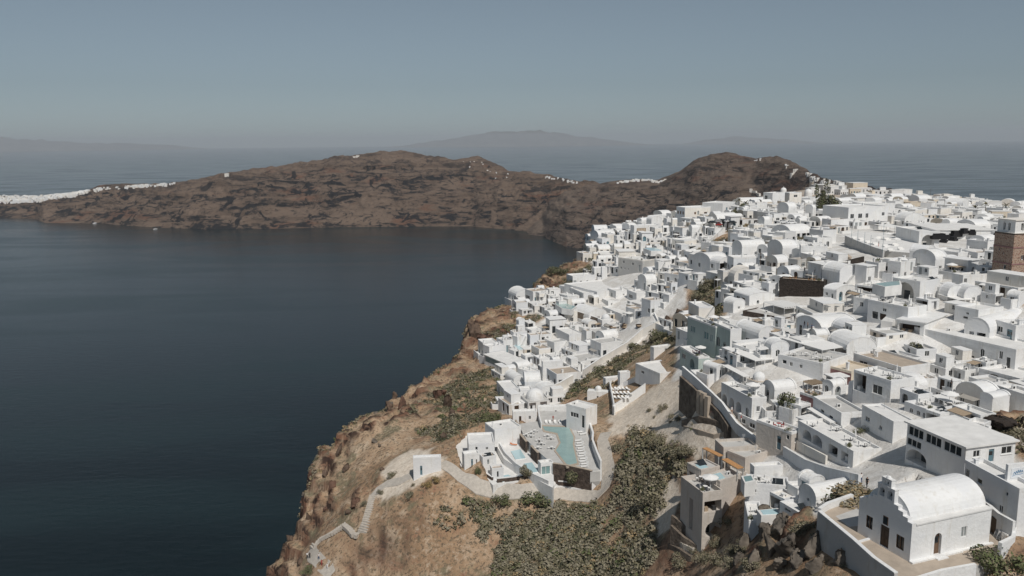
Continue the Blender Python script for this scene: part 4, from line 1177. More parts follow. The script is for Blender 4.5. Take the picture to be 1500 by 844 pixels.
# the beige terraced house and the white stepped house over the rocks
HS['bg1'] = H('C1', (218,520), (300,578), (560,572), 700, "", "", "upper beige house with a flat pale roof above two orange timber decks", name="beige_house", mat="plaster_beige", coping="plaster_beige", deck="deck_grey", chim=0, zc=158)
HS['bg2'] = H('C1', (388,590), (458,652), (560,585), 760, "", "", "middle beige cube between the orange timber decks", name="beige_house", mat="plaster_beige", coping="plaster_beige", deck="deck_grey", chim=0, zc=154)
HS['bg3'] = H('D1', (112,112), (248,236), (378,205), 610, "n.50,.10,.17,.62", "o.52,.60,.86,.22 A.55,.12,.74,.28", "tall beige terraced house with stepped front and balconies over the rocks", name="beige_house", mat="plaster_beige", coping="plaster_beige", deck="deck_grey", chim=0, base=12, zc=149, par=.9, mark="tall beige terraced house")
HS['bg4'] = H('D1', (298,97), (374,150), (534,66), 420, "o.5,.62,.8,.24", "", "beige wing with a plunge pool at its edge, right of the tall beige terrace", name="beige_house", mat="plaster_beige", coping="plaster_beige", deck="deck_grey", chim=0, base=12, zc=151, par=.25)
HS['bg5'] = H('D1', (160,10), (236,68), (350,28), 330, "o.5,.45,.7,.35", "", "beige wing holding the plunge pool nearest the hillside scrub", name="beige_house", mat="plaster_beige", coping="plaster_beige", deck="deck_grey", chim=0, base=12, zc=155, par=.25)
HS['wh1'] = H('D1', (528,95), (570,160), (880,200), 330, "D.5,.1,.3,.5", "w.2,.6,.06,.14", "white stepped house with a small plunge pool on its sheltered upper terrace", name="white_house", chim=0, base=8, zc=142, mark="white stepped house over the rocks")
HS['wh2'] = H('D1', (600,30), (625,45), (838,35), 200, "d.5,.1,.4,.6", "s.35,.4,.05,.12 D.48,.05,.14,.5", "white house with a fan of outdoor steps behind the stepped house", chim=0, zc=148)
HS['wh3'] = H('D1', (470,290), (585,440), (675,480), 640, "s.2,.62,.06,.1", "", "white bastion-like house corner with a slanted pool terrace over the rocks", mat="plaster_cool", chim=0, base=10, zc=134)
HS['wh4'] = H('D1', (885,150), (900,190), (1000,180), 270, "", "", "little white house with a tall chimney right of the stepped house", chim=2, zc=138)
HS['wh5'] = H('D1', (848,292), (960,385), (1120,330), 470, "s.4,.5,.3,.3", "", "white flat-roofed house over a rock overhang, down from the vaulted roof", chim=0, base=2, zc=126)
HS['wh6'] = H('D1', (1010,215), (1075,290), (1365,200), 330, "d.55,.1,.14,.5", "", "low white vaulted house between the chapel yard and the stepped house", roof='vault_x', rise=1.6, base=5, zc=126, mark="low vaulted house beside the chapel yard")
HS['wh7'] = H('C2', (212,720), (395,790), (410,770), 880, "", "", "white house wall behind the waiter on the lane", zc=134, chim=0)

# ------------------------------------------------------------------ the chapel in front
def chapel():
    zc = 101
    N = at_depth(*px('D2', (660, 742)), zc); z = N[2]
    Lp, Rp = on_plane(*px('D2', (312, 518)), z), on_plane(*px('D2', (1184, 578)), z)
    v1, v2 = (Lp - N)[:2], (Rp - N)[:2]
    w1, w2 = np.hypot(*v1), np.hypot(*v2)
    a1 = math.atan2(v1[1], v1[0]) - math.pi / 2; a2 = math.atan2(v2[1], v2[0])
    a = (a1 + a2) / 2
    DEBUG.append(("CHAPEL", zc, [round(float(q), 1) for q in (w2, w1)], round(math.degrees(a1 - a2)), round(math.degrees(a))))
    lo, hi = 1, 12
    for _ in range(40):
        h = (lo + hi) / 2
        if project(N + (0, 0, h))[1] < px('D2', (0, 480))[1]: hi = h
        else: lo = h
    root = empty("chapel", tuple(N), a)
    tag(root, "white chapel with a stepped belfry gable and barrel roof on its paved terrace", "chapel")
    ax = np.array((math.cos(a), math.sin(a))); ay = np.array((-ax[1], ax[0]))
    footprint(N, ax, ay, w2, w1); LANDMARKS.append(("chapel with the stepped belfry", N + (0, 0, h / 2)))
    M = "plaster_white"
    mb = MB()
    ol = openings("w.22,.30,.13,.36 D.52,.02,.17,.60 w.81,.20,.145,.38", w1, h)
    panel(mb, (0, w1, 0), (0, -1, 0), w1, -2, h, ol, M)
    orr = openings("a.335,.02,.088,.62 w.66,.36,.075,.30", w2, h)
    panel(mb, (0, 0, 0), (1, 0, 0), w2, -2, h, orr, M)
    panel(mb, (w2, w1, 0), (-1, 0, 0), w2, -2, h, [], M)
    panel(mb, (w2, 0, 0), (0, 1, 0), w1, -2, h, [], M)
    mb.build("wall", root)
    # stepped gable: blocks one on another, 0.6 m deep
    gb = MB(); th = .62
    steps = [(0, 1, 0, .13), (.08, .92, .13, .32), (.17, .83, .32, .52), (.26, .74, .52, .72)]
    rise = w1 * .23
    for k, (u0, u1, z0, z1) in enumerate(steps):
        gb.box(-.02 - .003 * k, w1 * (1 - u1), h + rise * z0 * 1.15, th, w1 * (1 - u0), h + rise * z1 * 1.15, M)
    gb.build("gable", root)
    bz = h + rise * .72 * 1.15
    bw, bh = w1 * .32, w1 * .29
    bb = MB(); y0 = w1 / 2 - bw / 2
    bo = [dict(k='n', u=bw * .12, v=bh * .10, w=bw * .30, h=bh * .48, arch=True, d=th), dict(k='n', u=bw * .58, v=bh * .10, w=bw * .30, h=bh * .48, arch=True, d=th)]
    panel(bb, (-.03, y0 + bw, bz), (0, -1, 0), bw, 0, bh * .68, bo, M)
    panel(bb, (-.03 + th, y0, bz), (0, 1, 0), bw, 0, bh * .68, [dict(o, d=0.0) for o in bo], M)
    for yy, s_ in ((y0, -1), (y0 + bw, 1)):
        q = [(-.03, yy, bz), (th - .03, yy, bz), (th - .03, yy, bz + bh * .68), (-.03, yy, bz + bh * .68)]
        bb.poly(q if s_ < 0 else q[::-1], M)
    tw, t0 = bw * .56, w1 / 2 - bw * .28
    bb.box(-.05, y0 - .06, bz + bh * .68, th + .02, y0 + bw + .06, bz + bh * .72, M)
    top = [dict(k='n', u=tw * .25, v=.06, w=tw * .5, h=bh * .27, arch=True, d=th)]
    panel(bb, (-.03, t0 + tw, bz + bh * .72), (0, -1, 0), tw, 0, bh * .36, top, M)
    panel(bb, (-.03 + th, t0, bz + bh * .72), (0, 1, 0), tw, 0, bh * .36, [dict(o, d=0.0) for o in top], M)
    zt = bz + bh * .72
    for yy, s_ in ((t0, -1), (t0 + tw, 1)):
        q = [(-.03, yy, zt), (th - .03, yy, zt), (th - .03, yy, zt + bh * .36), (-.03, yy, zt + bh * .36)]
        bb.poly(q if s_ < 0 else q[::-1], M)
    zt += bh * .36
    bb.box(-.06, t0 - .05, zt, th + .02, t0 + tw + .05, zt + .12, M)
    bb.dome((th / 2 - .03, w1 / 2, zt + .12), th * .5, .3, M, 10, 4)
    bel = bb.build("belfry", root)
    for (yy, zz, r) in ((y0 + bw * .27, bz + bh * .42, .2), (y0 + bw * .73, bz + bh * .42, .2), (w1 / 2, zt - bh * .14, .17)):
        q = MB(); q.tube((th / 2, yy, zz), (th / 2, yy, zz - r * .5), r * .45, r * .6, "metal_dark", 10); q.tube((th / 2, yy, zz - r * .5), (th / 2, yy, zz - r * 1.5), r * .6, r, "metal_dark", 10)
        q.tube((th / 2, yy, zz), (th / 2, yy, zz + .25), .03, .03, "metal_dark", 5)
        q.build("bell", bel)
    # barrel vault between flat ledges
    rb = MB()
    led = w1 * .10
    rb.box(th + .003, -.10, h - .02, w2 + .06, led, h + .16, "deck_white"); rb.box(th + .003, w1 - led, h - .02, w2 + .06, w1 + .10, h + .16, "deck_white")
    n = 16; sp = w1 - 2 * led; rs = sp * .40
    arc = [(w1 / 2 - sp / 2 * math.cos(math.pi * i / n), h + .1 + rs * math.sin(math.pi * i / n)) for i in range(n + 1)]
    for i in range(n):
        (a0, za), (a1_, zb) = arc[i], arc[i + 1]
        rb.poly([(th, a0, za), (w2 - .05, a0, za), (w2 - .05, a1_, zb), (th, a1_, zb)], M)
    rb.poly([(w2 - .05, q[0], q[1]) for q in arc], M); rb.poly([(th, q[0], q[1]) for q in arc][::-1], M)
    r_ = rb.build("roof", root, smooth=False)
    for poly in list(r_.data.polygons)[12:12 + n]: poly.use_smooth = True
    rng = random.Random(3)
    fill_openings(root, (0, w1, 0), (0, -1, 0), ol, rng, 1, "glass_dark", "door_brown", "frame_brown")
    fill_openings(root, (0, 0, 0), (1, 0, 0), orr, rng, 1, "door_grey", "frame_brown", "frame_white")
    # icon panel over the front door
    q = MB(); q.obox((-.04, w1 * .52 + .0, h * .66), (0, -w1 * .095, 0), (0, 0, h * .24), (.05, 0, 0), "frame_brown")
    q.obox((-.06, w1 * .515, h * .68), (0, -w1 * .08, 0), (0, 0, h * .20), (.03, 0, 0), "glass_dark"); q.build("icon_panel", root)
    # plinth step along the right side
    q = MB(); q.box(-.1, -.55, -.4, w2 * .62, -.003, .18, M); q.box(w2 * .62, -.35, -.4, w2 + .4, -.003, .16, M); q.box(w2 * .27, -1.0, -.4, w2 * .40, -.553, .12, M); q.build("plinth", root)
    return root, N, a, w2, w1, h
HS['chapel'] = chapel()
ORD = "first second third fourth fifth sixth seventh eighth ninth tenth eleventh twelfth thirteenth fourteenth fifteenth sixteenth seventeenth eighteenth nineteenth twentieth twenty-first twenty-second twenty-third twenty-fourth twenty-fifth twenty-sixth twenty-seventh twenty-eighth twenty-ninth thirtieth".split()
# ------------------------------------------------------------------ terraces, walls, paths and steps
def poly_on(crop, pts, z):
    return [tuple(on_plane(*px(crop, q), z)[:2]) for q in pts]

def slab(name, crop, pts, z, depth, m, mtop, label=None, cat=None, kind=None, group=None, parent=None):
    mb = MB(); mb.prism(poly_on(crop, pts, z), z - depth, z, m, mtop)
    o = mb.build(name, parent)
    if parent is None: tag(o, label, cat, group, kind)
    return o

def wall_line(pts3, top, bot, thick, m, coping=None, name="garden_wall", label=None, cat="wall", group=None):
    """a wall along world points; top/bot are heights (lists or offsets from each point's z)"""
    P_ = [np.asarray(p, float) for p in pts3]
    n = len(P_)
    tops = [p[2] + top for p in P_]; bots = [p[2] - bot for p in P_]
    offs = []
    for i in range(n):
        d = P_[min(i + 1, n - 1)][:2] - P_[max(i - 1, 0)][:2]; d = d / max(np.hypot(*d), 1e-6)
        offs.append(np.array((-d[1], d[0])) * thick / 2)
    mb = MB(); cb = MB()
    for i in range(n - 1):
        a, b_ = P_[i][:2], P_[i + 1][:2]
        A0, A1, B0, B1 = a - offs[i], a + offs[i], b_ - offs[i + 1], b_ + offs[i + 1]
        def face(q, mm, k): k.poly(q, mm)
        mb.poly([(*A0, bots[i]), (*B0, bots[i + 1]), (*B0, tops[i + 1]), (*A0, tops[i])], m)
        mb.poly([(*B1, bots[i + 1]), (*A1, bots[i]), (*A1, tops[i]), (*B1, tops[i + 1])], m)
        mb.poly([(*A0, tops[i]), (*B0, tops[i + 1]), (*B1, tops[i + 1]), (*A1, tops[i])], m)
        if i == 0: mb.poly([(*A1, bots[0]), (*A0, bots[0]), (*A0, tops[0]), (*A1, tops[0])], m)
        if i == n - 2: mb.poly([(*B0, bots[-1]), (*B1, bots[-1]), (*B1, tops[-1]), (*B0, tops[-1])], m)
        if coping:
            e = 1.18
            A0, A1, B0, B1 = a - offs[i] * e, a + offs[i] * e, b_ - offs[i + 1] * e, b_ + offs[i + 1] * e
            t0, t1 = tops[i] + .003, tops[i + 1] + .003
            vs = [(*A0, t0), (*B0, t1), (*B1, t1), (*A1, t0), (*A0, t0 + .12), (*B0, t1 + .12), (*B1, t1 + .12), (*A1, t0 + .12)]
            cb.mesh_(vs, [(4, 5, 6, 7), (0, 1, 5, 4), (2, 3, 7, 6), (0, 4, 7, 3), (1, 2, 6, 5)], coping)
    o = mb.build(name)
    tag(o, label, cat, group)
    if coping: cb.build("coping", o)
    return o

def gpts(crop, pts, dz=0.0):
    out = []
    for q in pts:
        p = ground(*px(crop, q)); p[2] += dz; out.append(p)
    return out

def ribbon(name, pts3, width, m, kind="structure", label=None, cat=None, drape=True, lift=.02, thick=.3):
    """a path laid on the hillside"""
    P_ = [np.asarray(p, float) for p in pts3]
    Q = [P_[0]]
    for a, b_ in zip(P_[:-1], P_[1:]):
        k = max(1, int(np.hypot(*(b_ - a)[:2]) / 1.2))
        Q += [a + (b_ - a) * i / k for i in range(1, k + 1)]
    mb = MB(); row = []
    for i, p in enumerate(Q):
        d = Q[min(i + 1, len(Q) - 1)][:2] - Q[max(i - 1, 0)][:2]; d /= max(np.hypot(*d), 1e-6)
        nn = np.array((-d[1], d[0])) * width / 2 * (1 + .05 * math.sin(i * .9))
        l, r = p[:2] + nn, p[:2] - nn
        if drape:
            z = max(zground(*l), zground(*r))
        else: z = p[2]
        if drape: row.append(((*l, zground(*l) + lift + .16), (*r, zground(*r) + lift + .16)))
        else: row.append(((*l, z), (*r, z)))
    for a, b_ in zip(row[:-1], row[1:]):
        mb.poly([a[1], b_[1], b_[0], a[0]], m)
        for s_ in (0, 1):
            q = [a[s_], b_[s_], (b_[s_][0], b_[s_][1], b_[s_][2] - thick - lift), (a[s_][0], a[s_][1], a[s_][2] - thick - lift)]
            mb.poly(q if s_ == 0 else q[::-1], m)
    o = mb.build(name); tag(o, label, cat, kind=kind)
    return o

def stairs(pts3, width, n, m, label, cat="stairs", name="outdoor_stairs", rise_drop=.9, group=None):
    """a flight along world points: every step is a block of its own"""
    P_ = [np.asarray(p, float) for p in pts3]
    L = [0]
    for a, b_ in zip(P_[:-1], P_[1:]): L.append(L[-1] + np.linalg.norm(b_ - a))
    root = empty(name, tuple(P_[0])); tag(root, label, cat, group)
    for i in range(n):
        s0, s1 = L[-1] * i / n, L[-1] * (i + 1) / n
        f = lambda s: np.array([np.interp(s, L, [p[k] for p in P_]) for k in range(3)])
        a, b_ = f(s0), f(s1); d = (b_ - a)[:2]; d = d / max(np.hypot(*d), 1e-6)
        nn = np.array((-d[1], d[0])) * width / 2
        z = max(a[2], b_[2]) - .02 * (i % 2)
        e = d * .03
        mb = MB()
        q = [a[:2] + nn + e, a[:2] - nn + e, b_[:2] - nn, b_[:2] + nn]
        mb.prism([tuple(t - P_[0][:2]) for t in q], z - rise_drop - P_[0][2], z - P_[0][2], m)
        mb.build("step", root)
    return root

# chapel terrace
T_ = [((x - 1200) * 4.993, (y - 675) * 4.993) for x, y in CHAPEL_TERRACE]
slab("chapel_terrace", 'D2', T_, CHZ - .02, 9, "plaster_grey", "deck_tan", kind="structure")  # white side walls, their shade put into the grey plaster colour
slab("terrace_paving", 'D2', [(120,405),(330,330),(420,350),(330,470),(215,482)], CHZ + .0, .3, "deck_white", "deck_grey", kind="structure")
def zline(crop, pts, z): return [on_plane(*px(crop, q), z) for q in pts]
wall_line(zline('D2', [(0,398),(250,605),(400,742),(560,856)], CHZ), .55, 8.5, .45, "plaster_grey", "plaster_white", label="low white-topped parapet along the drop on the chapel terrace's rocky side")
wall_line(zline('D2', [(700,880),(900,818),(1140,775)], CHZ), .4, 4, .4, "plaster_white", None, label="low white kerb wall along the chapel terrace's near edge by the green bush")
wall_line(zline('D2', [(262,604),(372,572)], CHZ), .14, 1, .35, "plaster_white", None, name="kerb", label="short white kerb across the paving before the chapel's gable", cat="kerb")
wall_line(zline('D2', [(0,392),(60,352),(238,288)], CHZ), .9, 3, .5, "plaster_white", None, label="broken white wall at the far end of the chapel yard, beside the dry bush")
gw = wall_line(zline('D2', [(1178,430),(1300,545),(1412,610)], CHZ), 3.0, 2, .4, "plaster_white", None, label="tall white back gate wall with a dark door, right of the chapel")
p0, p1 = zline('D2', [(1255,505), (1320,560)], CHZ)
d_ = (p1 - p0) / np.linalg.norm(p1 - p0)
q = MB(); q.obox(p0 + d_ * .4 + np.array((d_[1], -d_[0], 0)) * .28, d_ * 1.1, (0, 0, 2.1), np.array((-d_[1], d_[0], 0)) * .06, "door_brown"); q.build("door", gw)
wall_line(zline('D2', [(1315,690),(1412,640),(1440,470)], CHZ), 1.6, 5, .45, "plaster_white", None, label="white corner wall at the right-hand end of the chapel terrace, above the bush")

# walkway above the dark retaining wall
WK = [((0,12),(24,-2),193.5),((100,98),(140,80),188),((200,190),(232,168),182),((290,278),(332,268),176.5),((355,372),(402,368),171.5),((400,432),(452,430),168),((480,492),(550,500),164.5),((600,585),(660,590),160)]
lf = [at_depth(*px('C1', a), z) for a, b_, z in WK]; rt = [at_depth(*px('C1', b_), z) for a, b_, z in WK]
for a, b_ in zip(lf, rt): b_[2] = a[2]
mb = MB()
for i in range(len(lf) - 1):
    mb.poly([lf[i], lf[i + 1], rt[i + 1], rt[i]][::-1], "path_stone")
    for k, s_ in ((lf, 1), (rt, -1)):
        q = [k[i], k[i + 1], k[i + 1] - (0, 0, 6), k[i] - (0, 0, 6)]
        mb.poly(q if s_ > 0 else q[::-1], "path_stone")
tag(mb.build("walkway"), kind="structure")
wall_line([p - (0, 0, .1) for p in lf], .95, 1.2, .4, "plaster_white", "plaster_white", label="long white parapet winding along the outer edge of the walkway")
wall_line([p + np.array((-.35, -.3, -1.2)) for p in lf[:5]], 0, 8, .9, "lava_stone", None, name="retaining_wall", label="tall dark stone retaining wall below the walkway, above the sandy lot")
for i, (a, b_) in enumerate([((150,160),(150,300)),((178,175),(178,315)),((208,200),(200,345))]):
    t_ = at_depth(*px('C1', a), 183.5 - i * 1.5); b0 = at_depth(*px('C1', b_), 183.5 - i * 1.5)
    t_[:2] += (-.9, -.9)
    q = MB(); q.obox((t_[0], t_[1], b0[2] - 1), (.75, .3, 0), (-.5, .9, 0), (0, 0, t_[2] - b0[2] + 1), "deck_tan")
    tag(q.build("buttress"), ["first", "second", "third"][i] + " pale stone buttress against the dark retaining wall, counted from the mint green house", "buttress", "buttresses of the retaining wall")
wall_line(gpts('C1', [(105,265),(210,345),(330,440)]), .9, 2, .35, "deck_tan", "plaster_pink", label="low reddish-topped wall slanting at the foot of the dark retaining wall")
wall_line(gpts('C1', [(0,412),(120,385),(250,420),(330,468)]), 1.2, 2, .6, "lava_stone", None, label="curved dry-stone wall in the sandy lot")
wall_line(gpts('C1', [(10,450),(120,480),(230,515),(330,490)]), 1.0, 2, .4, "deck_tan", None, label="low tan wall with broken steps below the curved dry-stone wall")
wall_line(gpts('B1', [(1000,690),(1060,640),(1150,600),(1240,612)]), 1.6, 2, .35, "plaster_white", None, label="white wall closing the loungers' court above the sandy lot")
wall_line(gpts('B1', [(965,640),(1000,840)]), 2.2, 2, .35, "plaster_white", None, label="white side wall of the loungers' court next to the domed chapel")
wall_line(gpts('B1', [(985,835),(1100,760),(1225,672)]), 2.6, 3, .4, "plaster_white", None, label="sloping white wall along the upper edge of the sandy lot")
# the lower hotel's ramps
wall_line(gpts('B1', [(238,842),(470,735),(600,670),(718,600)]), 3.2, 3, .5, "plaster_warm", "plaster_white", label="long blank sloping wall that ends the lower hotel on its downhill side")
wall_line(gpts('B1', [(770,570),(900,480),(1090,365),(1200,268),(1325,205)]), 3.0, 3, .5, "plaster_warm", "plaster_white", label="upper long blank wall climbing beside the scrub gully to the car yard")
wall_line(gpts('B1', [(1290,110),(1345,225),(1440,262)]), 1.2, 2, .4, "plaster_white", None, label="pale wall of the path zigzagging past the brown rock gully")
wall_line(gpts('B1', [(640,430),(720,545)]), 2.2, 2, .35, "plaster_white", None, label="left wall of the grey stair lane through the lower hotel")
wall_line(gpts('B1', [(690,400),(765,520)]), 2.4, 2, .35, "plaster_white", None, label="right wall of the grey stair lane through the lower hotel")
wall_line(gpts('A0', [(400,490),(470,515),(560,540),(700,585),(860,640)]), 3.0, 3, .6, "lava_stone", "plaster_white", name="retaining_wall", label="curved dark stone wall under the small turquoise pool")
UZC = (ground(*px('M2', (1170,290))) - CAMP) @ FWD
UZ = float(at_depth(*px('M2', (1160,218)), UZC)[2])
slab("umbrella_terrace", 'P', [(1239.5,345.5),(1256,339),(1346,345),(1348,372),(1295,367),(1282,363),(1267,357)], UZ - .5, 7, "plaster_grey", "deck_white", kind="structure")
wall_line([on_plane(*px('M2', q), UZ) for q in [(830,92),(900,122),(1000,162),(1090,196),(1165,217)]], 0, 6.5, .5, "plaster_grey", "plaster_white", name="retaining_wall", label="tall curved grey retaining wall with a white rim under the umbrella terrace")
wall_line(gpts('A2', [(420,720),(560,610),(660,540),(860,470)]), 1.8, 2, .4, "plaster_white", None, label="white wall climbing the ridge road above the grassy triangle")
wall_line(gpts('A1', [(880,620),(1000,570),(1100,505),(1170,430)]), 2.2, 2, .4, "plaster_white", None, label="white wall along the grassy gully below the crest hotel")
wall_line(gpts('M2', [(540,400),(700,385),(840,360),(985,325)]), 1.8, 2, .5, "basalt", None, label="low black basalt wall running up from the black terrace")
wall_line(gpts('B3', [(900,740),(1100,725),(1240,700)]), 2.0, 3, .4, "plaster_white", "plaster_white", label="white wall rising to the broad arched house front")
wall_line(gpts('C2', [(870,100),(930,160),(985,190),(1060,250)]), 1.6, 2, .4, "plaster_white", None, label="wavy white wall along the lane of flowering pots")
wall_line(gpts('C2', [(1030,110),(1080,170),(1150,230)]), 1.1, 2, .4, "plaster_white", None, label="low white wall between the lane and the yellow bushes")
wall_line(gpts('C1', [(740,640),(900,740),(1060,800),(1290,860)]), 1.7, 3, .4, "plaster_cool", "plaster_white", label="long white wall sloping down behind the white stepped house")
wall_line(gpts('C1', [(800,560),(900,620),(1050,700)]), 1.5, 2, .35, "plaster_warm", None, label="white yard wall in front of the two deep arches")
wall_line([at_depth(*px('D1', q), 157 - i * 2.5) for i, q in enumerate([(22,395),(120,470),(232,560),(290,640)])], 0, 9, .5, "lava_stone", None, label="grey concrete wall stepping down beside the tall beige terraced house")
wall_line([at_depth(*px('D1', q), 156 - i * 3) for i, q in enumerate([(18,470),(110,555),(245,640)])], 0, 9, .5, "lava_stone", None, label="lower grey concrete wall beneath the tall beige terraced house")
wall_line(gpts('D1', [(0,640),(80,680),(170,740)]), 1.0, 2, .6, "lava_stone", None, label="tumbled dark stone wall on the slope below the beige house")

# paths
ribbon("hotel_path", PATHS[0][0], 2.9, "path_stone")
ribbon("cliff_path", PATHS[1][0], 2.8, "path_stone")
ribbon("cliff_path", PATHS[2][0], 2.4, "path_stone")
ribbon("gully_path", gpts('B1', [(1300,190),(1240,290),(1180,350),(1130,430)]), 2.2, "path_stone")
def dr(crop, pts, lift=.12):
    out = gpts(crop, pts)
    for p in out: p[2] = zground(p[0], p[1]) + lift
    return out
stairs(dr('D0', [(870,235),(845,330),(815,430),(775,520)]), 2.7, 17, "path_stone", "straight upper flight of pale steps down the brown cliff slope")
stairs(dr('D0', [(755,525),(735,535),(690,480),(655,450)]), 2.6, 6, "path_stone", "short middle flight of pale steps where the cliff path turns back")
stairs(dr('D0', [(650,450),(560,510),(470,560),(420,610),(395,645)]), 2.7, 18, "path_stone", "lower flight of pale steps curving toward the cliff edge")
stairs(gpts('B3', [(490,405),(570,330),(655,258)], 1.6), 2.6, 22, "deck_white", "long white outdoor stair rising beside the shuttered doors", rise_drop=3)
stairs(gpts('C2', [(1235,100),(1150,130),(1080,160)], 1.0), 2.0, 12, "deck_white", "white steps slanting up to the broad rounded arch", rise_drop=2)
stairs(gpts('A2', [(220,600),(280,540),(345,480)], 2.0), 3.0, 20, "deck_white", "white stair climbing below the garage house", rise_drop=3)
stairs(gpts('D1', [(735,130),(770,110),(800,85)], 1.0), 1.6, 9, "deck_tan", "fan of tan outdoor steps behind the white stepped house", rise_drop=1.5)
stairs(gpts('D1', [(60,560),(120,610),(200,650)], .4), 1.8, 14, "path_stone", "narrow stone steps below the grey concrete wall", rise_drop=1.2)

# ------------------------------------------------------------------ canopies, furniture
def canopy(crop, L, N, R, floor_y, label, zc=None, m="fabric_white", posts=3, cat="canopy", thick=.14, ribs=0, group=None):
    p, a, w2, w1, h, dd = fit(crop, L, N, R, floor_y, zc)
    root = empty("canopy", tuple(p), a); tag(root, label, cat, group)
    HAND.append((p, a, w2, w1, h, True))
    mb = MB(); mb.box(0, 0, h - thick, w2, w1, h, m)
    if ribs:
        mb = MB()
        for i in range(ribs):
            x0, x1 = w2 * i / ribs, w2 * (i + 1) / ribs
            for y0, y1 in ((0, w1),):
                mb.poly([(x0, y0, h - .25), ((x0 + x1) / 2, y0, h + .1), ((x0 + x1) / 2, y1, h + .1), (x0, y1, h - .25)], m)
                mb.poly([((x0 + x1) / 2, y0, h + .1), (x1, y0, h - .25), (x1, y1, h - .25), ((x0 + x1) / 2, y1, h + .1)], m)
        mb.box(0, 0, h - .40, w2, .14, h - .26, "frame_white"); mb.box(0, w1 - .14, h - .40, w2, w1, h - .26, "frame_white")
    mb.build("roof", root)
    for i in range(posts):
        for (x, y) in ((w2 * i / max(posts - 1, 1), .08), (.08, w1 * i / max(posts - 1, 1)), (w2 - .08, w1 * i / max(posts - 1, 1))):
            q = MB(); x_, y_ = min(max(x, .08), w2 - .08), min(max(y, .08), w1 - .08)
            q.box(x_ - .08, y_ - .08, -1.5, x_ + .08, y_ + .08, h - thick - .003 if not ribs else h - .403, "frame_white"); q.build("post", root)
    return root, p, a, w2, w1, h

HSC = {}
HSC['c1'] = canopy('B2', (880,325), (1170,412), (1345,385), 505, "wide white flat canopy roof over the dark restaurant terrace beside the pink house")
HSC['c2'] = canopy('B2', (500,398), (680,492), (782,465), 560, "white slatted pergola over dining tables in front of the mint green house")
HSC['c3'] = canopy('B2', (445,522), (592,607), (636,600), 690, "narrow white canopy on posts above the three arched loggias")
HSC['c4'] = canopy('B2', (176,330), (272,385), (302,376), 440, "small pale canopy shading red seats on the lower mint green terrace", m="wood_pale")
HSC['c5'] = canopy('M1', (1050,432), (1250,482), (1442,470), 560, "rippled pale fabric canopy over the dark-walled cafe", ribs=9, m="fabric_white")
HSC['c6'] = canopy('C2', (822,192), (940,247), (1022,236), 300, "white pergola roof on the round dining terrace above the glazed restaurant")
HSC['c7'] = canopy('C1', (908,288), (1078,392), (1155,386), 470, "long thin white porch roof attached to the plain block with air conditioners")
HSC['c8'] = canopy('B3', (862,152), (1010,195), (1132,192), 245, "pale flat shade roof below the twin white vaults")
HSC['c9'] = canopy('B3', (690,128), (770,152), (830,150), 215, "small white shade roof beside the tall open arch")
HSC['c10'] = canopy('B3', (888,455), (960,480), (1075,472), 540, "white awning over the terrace crowded with white chairs")
HSC['c11'] = canopy('A3', (372,535), (540,572), (562,560), 650, "cream shade canopy beside the hall's large dark arch", m="plaster_warm")
HSC['c12'] = canopy('B2', (1020,640), (1100,665), (1200,655), 740, "bare pergola frame over the pink house's lower terrace", m="wood_pale", ribs=8)
HSC['c13'] = canopy('A3', (215,470), (290,495), (420,490), 540, "white roof over a dark open stall left of the hall", posts=2)
HSC['c14'] = canopy('C1', (150,580), (262,640), (290,630), 690, "orange timber deck roof on the left of the beige house", m="wood_orange", zc=157, posts=2)
HSC['c15'] = canopy('C1', (300,660), (400,730), (432,716), 760, "orange timber deck roof between the two beige cubes", m="wood_orange", zc=152, posts=2)

def furn_table(p, rot, label, group, m="fabric_white", seats=2):
    t = empty("cafe_table", tuple(p), rot); tag(t, label, "table", group)
    q = MB(); q.tube((0, 0, .72), (0, 0, .76), .42, .42, m, 10); q.build("tabletop", t)
    q = MB(); q.tube((0, 0, 0), (0, 0, .72), .05, .05, "metal_dark", 6); q.tube((0, 0, 0), (0, 0, .03), .25, .25, "metal_dark", 8); q.build("leg", t)
    return t
_ch = {}
def chair(p, rot, label, group, m="fabric_white"):
    if m not in _ch:
        q = MB(); q.box(-.23, -.23, .40, .23, .23, .46, m)
        b_ = MB(); b_.box(-.23, .19, .46, .23, .25, .92, m)
        l = MB()
        for x in (-.2, .2):
            for y in (-.2, .2): l.box(x - .025, y - .025, 0, x + .025, y + .025, .40, m)
        r = empty("chair", tuple(p), rot)
        s_ = q.build("seat", r); k = b_.build("backrest", r); g = l.build("leg_frame", r)
        _ch[m] = (s_, k, g)
    else:
        r = empty("chair", tuple(p), rot)
        for c_ in _ch[m]:
            d = c_.copy(); COL.objects.link(d); d.parent = r
    return tag(r, label, "chair", group)
_lg = {}
def lounger(p, rot, label, group, m="fabric_white"):
    r = empty("sun_lounger", tuple(p), rot)
    if m not in _lg:
        q = MB(); q.box(-.33, -1.0, .25, .33, .35, .36, m)
        b_ = MB(); b_.obox((-.33, .36, .25), (.66, 0, 0), (0, .55, .38), (0, -.06, .09), m)
        f = MB()
        for x in (-.28, .28):
            for y in (-.9, .75): f.box(x - .03, y - .03, 0, x + .03, y + .03, .25, "frame_white")
        f.box(-.33, -1.0, .20, .33, .9, .247, "frame_white")
        _lg[m] = (q.build("cushion", r), b_.build("backrest", r), f.build("frame", r))
    else:
        for c_ in _lg[m]:
            d = c_.copy(); COL.objects.link(d); d.parent = r
    return tag(r, label, "sun lounger", group)
